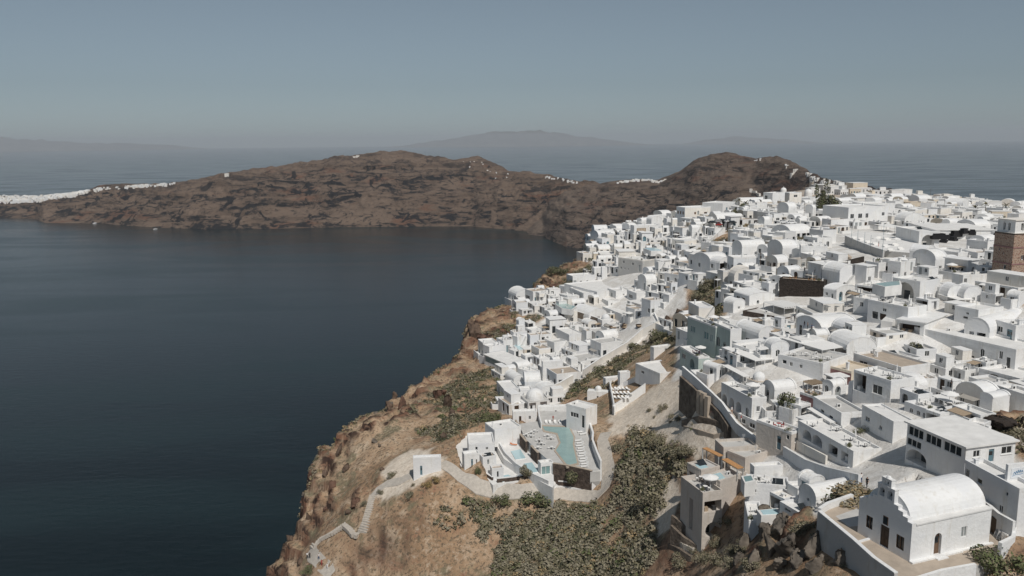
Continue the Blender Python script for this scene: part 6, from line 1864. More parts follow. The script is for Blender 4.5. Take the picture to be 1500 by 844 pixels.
    if frng.random() < .16 and h > 2.8:   # outdoor stair against the right wall
        n = int(h / .28); mb = MB(); L_ = min(w2, n * .3)
        for s_ in range(n):
            x0 = L_ * s_ / n; mb.box(x0, -1.05, -2, x0 + L_ / n, -.003, .28 * (s_ + 1) - .1, "deck_white")
        mb.build("staircase", root)
# ------------------------------------------------------------------ leaves, shrubs, trees
def np_mesh(name, V, Q, mi, mats, parent=None, loc=None, smooth=False):
    """V (n,3); Q (m,4) quads"""
    me = bpy.data.meshes.new(name)
    me.vertices.add(len(V)); me.vertices.foreach_set("co", np.asarray(V, np.float32).ravel())
    me.loops.add(Q.size); me.loops.foreach_set("vertex_index", np.asarray(Q, np.int32).ravel())
    me.polygons.add(len(Q)); me.polygons.foreach_set("loop_start", (np.arange(len(Q)) * Q.shape[1]).astype(np.int32))
    for mm in mats: me.materials.append(MATS[mm])
    me.polygons.foreach_set("material_index", np.asarray(mi, np.int32))
    me.update(calc_edges=True)
    return me

def leaf_quads(C, size, rng, out=None):
    """a quad at every centre, randomly turned, or lying roughly across the outward direction"""
    n = len(C)
    if out is None:
        a = rng.normal(size=(n, 3)); a /= np.linalg.norm(a, axis=1)[:, None]
        b_ = rng.normal(size=(n, 3)); b_ -= a * (a * b_).sum(1)[:, None]; b_ /= np.linalg.norm(b_, axis=1)[:, None]
    else:
        o = out + rng.normal(size=(n, 3)) * .45 + np.array((0, 0, .35)); o /= np.linalg.norm(o, axis=1)[:, None]
        a = rng.normal(size=(n, 3)); a -= o * (a * o).sum(1)[:, None]; a /= np.linalg.norm(a, axis=1)[:, None]
        b_ = np.cross(o, a)
    s = (size * rng.uniform(.6, 1.3, n))[:, None]
    V = np.stack([C - a * s - b_ * s * .7, C + a * s - b_ * s * .7, C + a * s + b_ * s * .7, C - a * s + b_ * s * .7], 1).reshape(-1, 3)
    return V, np.arange(4 * n).reshape(n, 4)

def crown_pts(n, r, rz, rng, lumps=6, base=0.0):
    """leaf centres in an uneven crown of several clumps"""
    out = []
    cs = rng.normal(size=(lumps, 3)) * np.array((.45, .45, .35)); cs[:, 2] = np.abs(cs[:, 2]) * (1 if base == 0 else .6) + .25
    rs = rng.uniform(.38, .62, lumps)
    k = rng.integers(0, lumps, n)
    d = rng.normal(size=(n, 3)); d /= np.linalg.norm(d, axis=1)[:, None]
    rad_ = rs[k] * rng.uniform(.55, 1.0, n) ** .5
    p = cs[k] + d * rad_[:, None]
    p[:, 2] = np.maximum(p[:, 2], .02)
    crown_pts.d = d
    return p * np.array((r, r, rz)), k

SHRUBS = {}
def shrub_mesh(kind, v):
    if (kind, v) in SHRUBS: return SHRUBS[(kind, v)]
    rng = np.random.default_rng(100 + v * 7 + len(kind))
    mats = {"grey": ["leaf_grey", "leaf_olive", "leaf_dark"], "green": ["leaf_green", "leaf_olive", "leaf_dark"], "dark": ["leaf_dark", "leaf_olive", "leaf_green"], "yellow": ["leaf_yellow", "leaf_olive", "leaf_dry"], "dry": ["leaf_dry", "leaf_grey", "leaf_olive"]}[kind]
    p, k = crown_pts(1200, 1.0, .95, rng, 8)
    V, Q = leaf_quads(p, .052, rng, crown_pts.d)
    mi = rng.choice(3, len(Q), p=[.5, .33, .17])
    me = np_mesh("foliage", V, Q, mi, mats)
    q = MB()
    for _ in range(5):
        a = rng.uniform(0, 6.28); q.tube((0, 0, -.1), (.45 * math.cos(a), .45 * math.sin(a), .5), .035, .015, "bark", 5)
    st = q.build("stems"); sm = st.data; bpy.data.objects.remove(st)
    SHRUBS[(kind, v)] = (me, sm)
    return SHRUBS[(kind, v)]
def shrub(p, r, h, kind, label, group=None, v=None, name="shrub"):
    me, sm = shrub_mesh(kind, random.randrange(5) if v is None else v)
    o = empty(name, tuple(p), random.uniform(0, 6.28)); tag(o, label, "shrub", group)
    o.scale = (r, r, h)
    link("foliage", me, o); link("stems", sm, o)
    return o
def seat(crop, q, dz=-.1, mesh=True):
    p = ground(*px(crop, q))
    p[2] = float(zmesh(p[0], p[1])[0]) + dz
    return p
def scale_at(p): return FPX / ((np.asarray(p) - CAMP) @ FWD)

def tree(p, H_, r, rz, kind, label, name="tree", n=1500, leaf=.13, trunk=.16, zc0=None, group=None):
    o = empty(name, tuple(p), 0); tag(o, label, "tree", group)
    rng = np.random.default_rng(int(abs(p[0] * 13 + p[1] * 7)) % 9999)
    mats = {"grey": ["leaf_grey", "leaf_olive", "leaf_dark"], "green": ["leaf_green", "leaf_olive", "leaf_dark"], "dark": ["leaf_dark", "leaf_olive", "leaf_green"]}[kind]
    pts, k = crown_pts(n, r, rz, rng, 9)
    pts[:, 2] += H_ - rz
    q = MB(); top = np.array((.15 * r, .1 * r, H_ - rz * .45))
    q.tube((0, 0, -.4), top * .55, trunk, trunk * .75, "bark", 8); q.tube(top * .55, top, trunk * .75, trunk * .45, "bark", 8)
    for _ in range(6):
        j = pts[rng.integers(0, n)]; q.tube(top * rng.uniform(.5, .95), j * .9, trunk * .4, trunk * .12, "bark", 5)
    q.build("trunk", o)
    V, Q = leaf_quads(pts, leaf, rng, crown_pts.d)
    link("crown", np_mesh("crown", V, Q, rng.choice(3, len(Q), p=[.5, .3, .2]), mats), o)
    return o

def palm(p, H_, label, L=2.2, n=16, kind="leaf_olive", name="palm_tree", trunk=.16):
    o = empty(name, tuple(p)); tag(o, label, "palm tree" if trunk else "agave")
    if trunk:
        q = MB()
        for i in range(6): q.tube((0, 0, H_ * i / 6 - .2), (0, 0, H_ * (i + 1) / 6 - .2), trunk * (1.15 - .05 * i), trunk * (1.0 - .05 * i), "bark", 7)
        q.build("trunk", o)
    rng = random.Random(int(abs(p[0] * 31)) % 999)
    for i in range(n):
        a = 2.4 * i; up = rng.uniform(-.1, 1.1); l_ = L * rng.uniform(.75, 1.1)
        q = MB(); prev = np.array((0, 0, H_ - .25)); dirn = np.array((math.cos(a) * math.cos(up), math.sin(a) * math.cos(up), math.sin(up))); side = np.array((-math.sin(a), math.cos(a), 0))
        for s_ in range(5):
            nxt = prev + dirn * l_ / 5; dirn = dirn + np.array((0, 0, -.22)); dirn /= np.linalg.norm(dirn)
            w0, w1 = .30 * L / 2.2 * math.sin(math.pi * (s_ + .3) / 5.6), .30 * L / 2.2 * math.sin(math.pi * (s_ + 1.3) / 5.6) * (s_ < 4) + .01
            q.poly([prev - side * w0, prev + side * w0, nxt + side * w1, nxt - side * w1], kind); prev = nxt
        q.build("frond", o)
    return o

# ---- the scrub that covers the open slopes: one uncountable mass
DENSE = world_poly([(690,765),(735,742),(800,735),(862,738),(898,728),(905,690),(882,650),(885,625),(930,635),(985,650),(1020,660),(1015,700),(985,745),(965,790),(950,846),(690,846),(700,800)])
MEDIUM = [world_poly(p_) for p_ in ([(585,610),(640,570),(700,535),(735,545),(728,600),(700,625),(640,650)], [(600,720),(700,712),(720,745),(690,800),(640,770)], [(690,500),(760,455),(800,462),(735,505),(715,520)], [(800,432),(822,400),(868,376),(866,396),(850,410),(820,432)], [(840,560),(925,512),(975,470),(1003,492),(970,505),(925,530),(905,560),(850,590)])] + SCR
srng = np.random.default_rng(5)
VV, QQ, MI = [], [], []
SM = ["leaf_grey", "leaf_olive", "leaf_dark", "leaf_dry", "leaf_green"]
def strew(n, test, r0, r1, quads, leaf, probs, zmul=.8):
    lo, hi = np.array((-75, 90)), np.array((170, 470))
    px_, py_ = srng.uniform(lo[0], hi[0], n), srng.uniform(lo[1], hi[1], n)
    ok = test(px_, py_)
    px_, py_ = px_[ok], py_[ok]
    pz = zmesh(px_, py_)
    u, v, c = [], [], []
    P3 = np.stack([px_, py_, pz], -1); rel = P3 - CAMP; zc = rel @ FWD
    u = 750 + FPX * (rel @ RT) / zc; v = 422 - FPX * (rel @ UP) / zc
    ok = (u > -30) & (u < 1540) & (v < 880) & (pz > CAMZ - 118)
    P3 = P3[ok]; m_ = len(P3)
    if not m_: return 0
    r = r0 + (r1 - r0) * srng.random(m_) ** 2.0
    C = np.repeat(P3, quads, 0); rr_ = np.repeat(r, quads)
    d = srng.normal(size=(m_ * quads, 3)); d /= np.linalg.norm(d, axis=1)[:, None]; d[:, 2] = np.abs(d[:, 2]) * zmul
    C = C + d * (rr_ * srng.uniform(.55, 1.05, len(rr_)))[:, None]
    V, Q = leaf_quads(C, leaf * np.clip(rr_, .4, 2), srng, d)
    k0 = sum(len(q) for q in VV)
    VV.append(V); QQ.append(Q + k0)
    sp = srng.choice(len(SM), m_, p=probs)
    mi = np.repeat(sp, quads); sw = srng.random(len(mi)) < .13; mi[sw] = srng.choice(len(SM), sw.sum(), p=probs)
    MI.append(mi)
    return m_
def wildness(x, y):
    a = ~inpoly(x, y, VIL)
    for p_ in SCR: a |= inpoly(x, y, p_)
    for pl, _z in PADW: a &= ~inpoly(x, y, pl)
    for p_ in SND: a &= ~(inpoly(x, y, p_) & (srng.random(x.shape) < .9))
    for pp, wd in PATHS:
        dd_, _ = seg_dist(x, y, [tuple(q[:2]) for q in pp]); a &= dd_ > wd * .6 + .3
    for fx, fy, fr, fc in FOOT:
        m_ = np.hypot(x - fx, y - fy) < fr + 1.5
        if (a & m_).any(): a &= ~(m_ & inpoly(x, y, fc))
    return a
def only(a, x, y):
    i = np.nonzero(a)[0]
    a[i] = wildness(x[i], y[i])
    return a
def in_dense(x, y): return only(inpoly(x + 9 * fbm(x / 11, y / 11, 3, 4), y + 9 * fbm(x / 11, y / 11, 4, 4), DENSE) & (fbm(x / 7, y / 7, 77, 3) > -.30), x, y)
def in_medium(x, y):
    a = np.zeros(x.shape, bool)
    for p_ in MEDIUM: a |= inpoly(x, y, p_)
    return only(a & (fbm(x / 9, y / 9, 71, 3) > -.12), x, y)
def in_sparse(x, y): return only((fbm(x / 14, y / 14, 73, 4) > -.25) & ((x < 60) | (y > 180)) & (seg_dist(x, y, EDGE)[1] < 0), x, y)
n1 = strew(300000, in_dense, .32, 1.75, 44, .155, [.52, .30, .07, .05, .06])
n2 = strew(95000, in_medium, .28, 1.7, 34, .155, [.30, .32, .22, .06, .10])
n3 = strew(130000, in_sparse, .20, 1.0, 14, .25, [.36, .20, .14, .24, .06])
sc_me = np_mesh("scrub", np.concatenate(VV), np.concatenate(QQ), np.concatenate(MI), SM)
tag(link("scrub", sc_me), kind="stuff")
print("scrub clumps", n1, n2, n3, "quads", len(sc_me.polygons))

# ---- shrubs one can pick out
def shrubs(crop, lst, kind, labels, group=None):
    for i, (x, y, wpx, hpx) in enumerate(lst):
        p = seat(crop, (x, y)); s = scale_at(p) * CROPS[crop][2]
        shrub(p, wpx / s / 1.0, hpx / s * 1.05, kind, labels[i] if isinstance(labels, list) else labels, group)
shrubs('C0', [(255,618,26,48)], 'green', ["round green bush rising over the lower hotel's dark foot wall"])
shrubs('C0', [(480,655,22,26)], 'grey', ["small grey shrub by the hotel's curved plunge pool"])
shrubs('P', [(1250,738,44,17)], 'dry', ["long low dry olive bush at the corner of the chapel yard"])
p = on_plane(1256, 733, CHZ); 
shrubs('D2', [(1265,812,180,150)], 'green', ["big rounded green bush in front of the chapel terrace"])
shrubs('D2', [(1460,790,60,90)], 'dark', ["dark bush at the corner beside the big rounded green one"])
shrubs('C2', [(1460,520,90,60),(1400,500,60,40)], 'grey', ["larger olive scrub bush at the foot of the dark mound behind the restaurant", "smaller olive scrub bush at the foot of the dark mound behind the restaurant"])
shrubs('C2', [(1120,180,48,60),(1170,215,40,50),(1090,150,40,40),(1020,100,28,30)], 'yellow', ["tallest yellow-flowering bush beside the lane below the broad arch", "yellow-flowering bush nearest the blue railing", "yellow-flowering bush furthest uphill by the lane", "small yellowish bush next to the man on the lane"])
shrubs('C2', [(308,470,34,38)], 'green', ["lush green potted bush on the terrace of the plain block"])
shrubs('B3', [(705,580,48,60)], 'dark', ["deep reddish-dark bush before the white wall below the shuttered-door house"])
shrubs('B2', [(283,600,26,44)], 'dark', ["dark green bush at the mint green house's foot on the walkway"])
shrubs('M1', [(600,270,70,34),(650,290,60,50),(560,330,80,50),(500,400,70,50),(690,440,66,60),(610,470,60,40),(560,490,60,40)], 'grey', ["topmost olive bush of the scrub patch in mid-village", "second bush of the mid-village scrub patch, right of the topmost", "broad bush in the middle of the mid-village scrub patch", "leftmost olive bush of the mid-village scrub patch", "dark rounded bush at the right edge of the mid-village scrub patch", "low bush at the lower edge of the mid-village scrub patch", "lowest bush of the mid-village scrub patch, above the mint green roof"])
shrubs('M1', [(180,760,90,50),(240,740,60,40)], 'dark', ["large dark bush in the gully left of the mint green house", "smaller dark bush in the gully left of the mint green house"])
shrubs('A0', [(440,190,90,50),(510,160,60,40),(520,300,60,60),(590,250,50,50),(730,180,50,60)], 'dark', ["largest dark bush on the cliff shoulder above the rocky outcrop", "second dark bush on the cliff shoulder, further up", "dark bush beside the white path end on the cliff shoulder", "dark bush against the broad flat-roofed house", "bushy dark clump by the seaward stair wall"])
shrubs('B1', [(1330,280,80,60),(1110,350,60,40),(880,510,50,30)], 'dark', ["dark bush by the zigzag path in the brown gully", "bush in the middle of the scrub gully", "low bush in the lower scrub gully near the agave"])
shrubs('C0', [(330,230,70,40),(420,120,50,70),(380,215,60,50),(225,290,60,30)], 'green', ["green bush on the slope left of the hotel suites", "tall green bush by the white ramp end above the hotel", "green bush between the ramp end and the hotel roofs", "low green bush on the rocky slope over the lone hut"])
shrubs('D0', [(1130,235,46,34),(790,310,30,28),(915,215,30,20),(1000,90,40,30),(1160,160,18,16)], 'grey', ["round grey shrub below the lone hut", "round grey shrub beside the straight flight of cliff steps", "small shrub at the top of the straight cliff steps", "grey shrub on the bend between steps and hut", "little shrub at the corner of the lone hut"])
shrubs('D0', [(1270,165,40,40),(1330,130,36,40)], 'yellow', ["first yellow-flowering bush before the lone hut", "second yellow-flowering bush before the lone hut, further right"])
shrubs('D0', [(375,815,60,30)], 'green', ["bright green low bush at the cliff corner by the walkers"])
shrubs('P', [(965,655,16,16),(990,672,20,18),(1008,668,14,14),(960,740,24,20),(905,660,14,10),(970,602,8,8),(985,612,7,5),(995,616,8,5),(950,604,5,4),(958,612,3,3),(982,620,4,4)], 'grey', ["grey bush on the slope just below the sandy lot", "bigger grey bush beneath the sandy lot, left of the orange deck", "grey bush next to the orange timber deck", "large grey bush left of the tall beige house", "grey bush on the stony bank right of the hotel path", "darkest round bush standing alone in the sandy lot", "first of the small tufts right of the lone bush in the sandy lot", "tuft at the foot of the stone wall in the sandy lot", "tiny tuft left of the lone bush in the sandy lot", "tiniest tuft in the middle of the sandy lot", "tiny tuft below the lone bush in the sandy lot"])
shrubs('P', [(790,735,26,12),(740,735,14,9)], 'green', ["bright green bush on the slope just under the hotel path", "smaller green bush under the hotel path, further left"])
shrubs('D1', [(420,470,60,50),(450,700,50,70),(1010,470,90,60),(1090,560,70,50),(940,540,60,50),(1380,650,60,50),(1440,760,80,60),(1340,760,70,40)], 'grey', ["bush in the dark cleft right of the beige house", "shrub hanging on the lower cliff right of the beige house", "dry bush on top of the rocky crag", "dry bush on the crag beside the chapel terrace wall", "dry bush in the middle of the rocky crag", "bush under the chapel terrace's parapet", "large bush at the bottom of the crag below the chapel", "low bush at the bottom of the crag"])
shrubs('D1', [(540,690,60,60),(610,790,80,60),(340,640,50,60),(250,760,70,60),(350,770,80,70),(450,800,70,60),(180,690,50,40),(100,780,80,60),(560,600,50,40)], 'grey', ['shrub at the foot of the white bastion among the boulders', 'wide bush at the crag bottom, left of centre', 'shrub under the beige house balcony', 'bush left below the concrete walls', 'bush right below the concrete walls', 'bush at the lowest point under the beige wing', 'low shrub on the stone steps below the concrete walls', 'bush at the bottom on the stony bank left of the concrete walls', 'small shrub just under the white bastion wall'])
shrubs('A3', [(410,390,70,30),(1080,420,60,40),(980,400,40,30),(1200,400,60,36),(1300,440,40,30)], 'green', ["wide green bush on the ridge above the hall", "tree-like bush in the orchard behind the tower", "leftmost bush of the orchard behind the tower", "bush in the orchard straight behind the white belfry", "bush at the right end of the orchard behind the tower"])
shrubs('A2', [(700,560,60,50),(800,560,60,40),(900,560,40,26),(600,640,50,30),(40,730,40,40)], 'grey', ["bush at the top of the grassy triangle under the ridge road", "bush in the middle of the grassy triangle", "bush by the dark posts on the grassy triangle", "low bush at the seaward end of the grassy triangle", "dark bush between houses below the garage house"])
shrubs('A2', [(640,325,40,24),(1050,275,40,20)], 'green', ["green bush in front of the ridge chapel's arches", "green bush on the skyline behind the tall ridge house"])
tree(seat('C0', (960,690)), 4.6, 2.9, 3.0, "dark", "dense round olive tree against the dark wall under the pool's tip", "olive_tree", 2600, .14)
tree(seat('C0', (592,662)), 3.1, 1.5, 2.0, "grey", "small bushy tree on the hotel's lower terrace wall", "olive_tree", 1100, .11)
tree(seat('A2', (930,400)), 9.5, 5.2, 6.0, "dark", "wide dark rounded tree next to the tall ridge house", "pine_tree", 2200, .3, .25)
tree(seat('A2', (845,390)), 13.5, 3.0, 10.0, "dark", "tall narrow cypress-like pine on the ridge beside the rounded tree", "pine_tree", 1600, .3, .22)
tree(seat('A2', (890,410)), 4.5, 3.0, 3.2, "grey", "pale bushy tree in front of the rounded ridge tree", "olive_tree", 1200, .22)
tree(seat('A2', (150,400)), 6.0, 2.6, 3.4, "dark", "dark tree by the ridge road, under the spiky palms", "pine_tree", 1200, .25)
tree(seat('A2', (100,440)), 4.5, 2.2, 3.0, "dark", "second dark tree by the ridge road, lower and further seaward", "pine_tree", 900, .25)
tree(seat('C1', (760,350)), 4.2, 1.9, 2.4, "green", "vine-like green tree on the beige house's upper terrace", "vine", 1300, .12)
palm(seat('B1', (985,520)), .5, "spiky brown agave in the scrub gully beside the long ramp", 2.4, 22, "leaf_dry", "agave", 0)
palm(seat('M1', (1035,275)), 1.2, "green yucca beside the broad vaulted cream house", 1.8, 14, "leaf_green", "yucca", .12)
palm(seat('A2', (130,390)), 8.5, "shaggy palm sticking up on the crest road", 3.0, 16)
palm(seat('A2', (190,390)), 7.0, "shorter palm right of the shaggy one on the crest road", 2.6, 14)
for i, (x, y) in enumerate([(1060,430),(1330,420),(1150,430)]):
    palm(seat('A3', (x, y)), 6.5 + i, ["leftmost palm", "rightmost palm", "middle palm"][i] + " among the orchard bushes behind the red tower", 3.0, 14)

# ------------------------------------------------------------------ rocks
def rock_mesh(seed, nu=20, nv=13):
    rng = np.random.default_rng(seed)
    V, Q = [], []
    for i in range(nv + 1):
        t = math.pi * i / nv
        for j in range(nu):
            a = 2 * math.pi * j / nu
            V.append((math.sin(t) * math.cos(a), math.sin(t) * math.sin(a), math.cos(t)))
    V = np.array(V)
    V *= (1 + .22 * fbm(V[:, 0] * 1.3 + seed, V[:, 1] * 1.3 + V[:, 2], seed, 3))[:, None]
    for _ in range(16):        # planes of cleavage cut the ball into facets
        n = rng.normal(size=3); n[2] *= .6; n /= np.linalg.norm(n); d = rng.uniform(.38, .72)
        e = V @ n - d
        V = np.where((e > 0)[:, None], V - n * e[:, None], V)
    V += .05 * rng.normal(size=V.shape)
    for i in range(nv):
        for j in range(nu):
            Q.append((i * nu + j, (i + 1) * nu + j, (i + 1) * nu + (j + 1) % nu, i * nu + (j + 1) % nu))
    return V, np.array(Q)
_rk = {}
def rock(p, s, m, label, rot=None, name="boulder", group=None, v=None):
    v = random.randrange(6) if v is None else v
    if (v, m) not in _rk:
        V, Q = rock_mesh(40 + v); _rk[(v, m)] = np_mesh("boulder", V, Q, np.zeros(len(Q), int), [m])
    o = link(name, _rk[(v, m)]); o.location = tuple(p); o.rotation_euler = (random.uniform(-.4, .4), random.uniform(-.4, .4), random.uniform(0, 6.28) if rot is None else rot); o.scale = s
    return tag(o, label, "rock", group)
def rocks(crop, lst, m, labels, group=None, sink=.25):
    for i, (x, y, wpx, hpx) in enumerate(lst):
        if crop == 'D1': wpx, hpx = wpx * 1.3, hpx * 1.35
        p = seat(crop, (x, y), 0); k = scale_at(p) * CROPS[crop][2]
        w, h = wpx / k / 2, hpx / k / 2
        p[2] += h * (1 - 2 * sink)
        rock(p, (w, w * random.uniform(.8, 1.2), h), m, labels[i] if isinstance(labels, list) else labels, None, group=group)
crag = [(720,470,150,150),(830,500,170,130),(700,590,120,150),(560,640,110,130),(740,690,110,180),(870,680,190,200),(1060,650,190,180),(930,760,150,140),(1150,600,130,120),(1240,620,130,120),(1260,760,140,130),(620,760,120,150),(1080,780,140,120),(800,790,130,110),(1390,700,120,100),(500,760,80,110)]
cl = ["top-left block of the rocky crag under the pale pool", "block of the crag below the overhanging flat-roofed house", "dark block of the crag beneath the white bastion", "pale boulder at the left foot of the crag's bastion side", "upright grey slab in the crag's left half", "largest cracked boulder in the middle of the crag", "broad pale boulder at the crag's right, under the dry bush", "rounded boulder at the crag's lower middle", "boulder directly beneath the chapel terrace wall", "boulder at the bend of the chapel terrace wall", "boulder low down below the chapel terrace wall", "shadowed boulder at the crag's lower left", "boulder low in the crag right of the middle", "small boulder at the bottom centre of the crag", "rightmost boulder below the chapel parapet", "leftmost shadowed boulder by the beige house's cliff"]
rocks('D1', crag, "rock_grey", cl, "boulders of the crag below the chapel", .3)
edge_r = [(695,492,26,34),(705,500,22,22),(690,478,20,14),(578,585,14,16),(590,598,18,26),(570,600,16,18),(655,600,22,34),(645,580,26,20),(650,640,14,22),(663,612,18,20),(500,625,12,16),(497,668,13,26),(508,690,18,14),(488,720,14,20),(476,700,12,16),(452,760,14,18),(520,740,20,22),(512,752,14,10),(800,418,24,16),(812,425,18,12),(425,800,14,16),(440,825,20,14),(548,650,12,9),(556,658,8,8),(560,690,10,7),(478,745,10,10)]
en = "tall dark outcrop jutting from the cliff edge|block below the tall dark outcrop|flat cap of the tall dark outcrop|small overhang on the cliff shoulder|dark hollow-fronted rock on the cliff shoulder|rock at the lip left of the hollow-fronted one|big dark cleft rock left of the hotel slope|reddish cap over the dark cleft rock|lower rock under the dark cleft|rock beside the dark cleft, nearer the hotel|knob at the cliff's middle corner|tall dark rib on the cliff's edge|rock shelf beside the dark rib|rock under the dark rib|knob at the edge left of the dark rib|rock at the edge above the lower steps|large broken rock beside the straight cliff steps|small rock touching the turning steps|overhanging brown outcrop below the cliff-shoulder bushes|rock right of the overhanging outcrop|edge rock by the walkers|low red rock at the bottom corner|pale rock standing on the upper cliff slope|smaller pale rock next to it on the upper cliff slope|dark rock on the slope left of the lone hut|rock at the edge by the curve of the steps".split("|")
for i, q in enumerate(edge_r):
    rocks('P', [q], ["rock_brown", "rock_red", "rock_brown"][i % 3] if i not in (22, 23) else "rock_grey", [en[i]], "outcrops along the cliff edge", .3)
rocks('M1', [(330,540,110,70),(300,610,100,80),(350,660,120,70),(230,590,80,60)], "rock_brown", ["upper brown rock of the gully beside the mint green house", "middle brown rock of the gully beside the mint green house", "orange-brown lower rock of the gully beside the mint green house", "left brown rock of the gully, by the zigzag path"], "rocks of the brown gully", .3)
rocks('M2', [(770,280,90,90),(840,300,90,80),(1020,370,110,60),(1100,380,80,50)], "deck_tan", ["left pale bare rock under the curved grey wall", "right pale bare rock under the curved grey wall", "tan rubble heap right of the black basalt wall", "smaller tan rubble heap beside the curved white wall"], None, .3)
rocks('C2', [(1310,440,330,190)], "basalt", ["large dark earth mound behind the glazed restaurant"], None, .45)
rocks('C2', [(1500,420,90,130)], "basalt", ["dark rock at the right edge beside the earth mound"], None, .4)
# loose stones strewn on the bare slopes: a mass
SV, SQ = [], []
def stones(n, test, s0, s1):
    x, y = srng.uniform(-75, 60, n), srng.uniform(100, 420, n)
    ok = test(x, y); x, y = x[ok], y[ok]; z = zmesh(x, y)
    for a, b_, c_ in zip(x, y, z):
        s = s0 + (s1 - s0) * srng.random() ** 3
        V = np.array([(dx, dy, dz) for dz in (-.6, .7) for dx, dy in ((-1, -1), (1, -1), (1, 1), (-1, 1))], float) * (1 + .35 * srng.normal(size=(8, 3))) * s
        k = 8 * len(SV)
        SV.append(V + (a, b_, c_)); SQ.append(np.array([(4, 5, 6, 7), (0, 1, 5, 4), (1, 2, 6, 5), (2, 3, 7, 6), (3, 0, 4, 7)]) + k)
stones(5200, lambda x, y: (~inpoly(x, y, VIL)) & (~inpoly(x, y, DENSE)) & (fbm(x / 12, y / 12, 88, 3) > .02) & (tps(x, y) > 0) & (seg_dist(x, y, EDGE)[1] < 0) , .10, .75)
q_ = np.concatenate(SQ); tag(link("loose_stones", np_mesh("loose_stones", np.concatenate(SV), q_, np.arange(len(q_)) // 5 % 3, ["rock_grey", "rock_brown", "rock_red"])), kind="stuff")
# ------------------------------------------------------------------ people
STANDB = [bvh_world(NOSHADE)]
def stand(crop, q, dz=0.0):
    """where a pixel's ray first meets what has been built"""
    x, y = px(crop, q)
    loc = STANDB[0].ray_cast(Vector(CAMP), Vector(ray(x, y)).normalized())[0]
    return np.array(loc) + (0, 0, dz) if loc is not None else ground(x, y)
PEOPLE = [('C2', (348,872), "cloth_black", "cloth_black", "person in black clothes walking along the lane before the vaulted house", 1, 2.2),
 ('C2', (306,840), "cloth_white", "cloth_blue", "person in a white top bending beside the black-clad walker", 0, .4),
 ('C2', (966,140), "cloth_black", "cloth_black", "person in black on the flowered lane below the long wall", 0, 1.0),
 ('D0', (362,712), "cloth_white", "cloth_black", "walker in a white shirt, left of the pair at the foot of the cliff steps", 1, .3),
 ('D0', (380,712), "cloth_black", "cloth_black", "walker in black, right of the pair at the foot of the cliff steps", 1, .4),
 ('D0', (448,720), "cloth_white", "cloth_blue", "walker in a white top on the bend of the cliff path", 2, 2.8),
 ('D0', (470,765), "cloth_red", "cloth_red", "walker in dark red on the cliff path", 1, 3.0),
 ('D0', (514,795), "cloth_white", "cloth_white", "person all in white near the bottom of the cliff path", 0, 2.9),
 ('C1', (358,335), "cloth_white", "skin", "person in white walking down the walkway by the arched loggias", 1, 3.6),
 ('C1', (430,395), "cloth_red", "cloth_white", "person in a reddish top lower down the walkway", 2, .5),
 ('B1', (1370,175), "cloth_red", "cloth_black", "person in a red top on the zigzag path of the brown gully", 0, 1.2),
 ('P', (1159,472), "cloth_white", "cloth_white", "person in a long white outfit on the terrace by the dark cafe", 0, 2.0),
 ('P', (1164,471), "cloth_black", "cloth_black", "person in black beside the one in white, by the dark cafe", 0, 2.4),
 ('P', (1173,478), "cloth_black", "cloth_black", "first of the dark-clad onlookers behind the white wall, nearest the couple", 0, 1.4),
 ('P', (1178,480), "cloth_black", "cloth_blue", "second of the dark-clad onlookers behind the white wall", 1, 1.6),
 ('P', (1183,482), "skin", "cloth_black", "third onlooker behind the white wall, in a skin-toned top", 0, 1.4),
 ('P', (1189,485), "cloth_blue", "cloth_black", "last onlooker behind the white wall, farthest from the couple", 2, 1.9),
 ('P', (1287,361), "cloth_black", "cloth_red", "person in dark clothes standing on the umbrella terrace", 0, 1.0)]
PEOPLE += [('C0', (800,235), "cloth_red", "skin", "person in red bathing clothes at the head of the pale green pool", 0, 3.0), ('C0', (700,400), "cloth_white", "cloth_black", "person in a white shirt among the tables left of the pale green pool", 1, 1.0),
 ('A1', (600,480), "cloth_white", "cloth_blue", "person in white on a roof terrace below the crest hotel", 0, 1.0), ('M2', (470,415), "cloth_black", "cloth_black", "guest in black standing on the black basalt terrace", 0, .5), ('M2', (560,420), "cloth_white", "cloth_black", "guest in white standing on the black basalt terrace", 0, .9)]
for crop, q, sh, lg, lab, pose, fc in PEOPLE:
    person(stand(crop, q), fc, sh, lg, lab, pose)

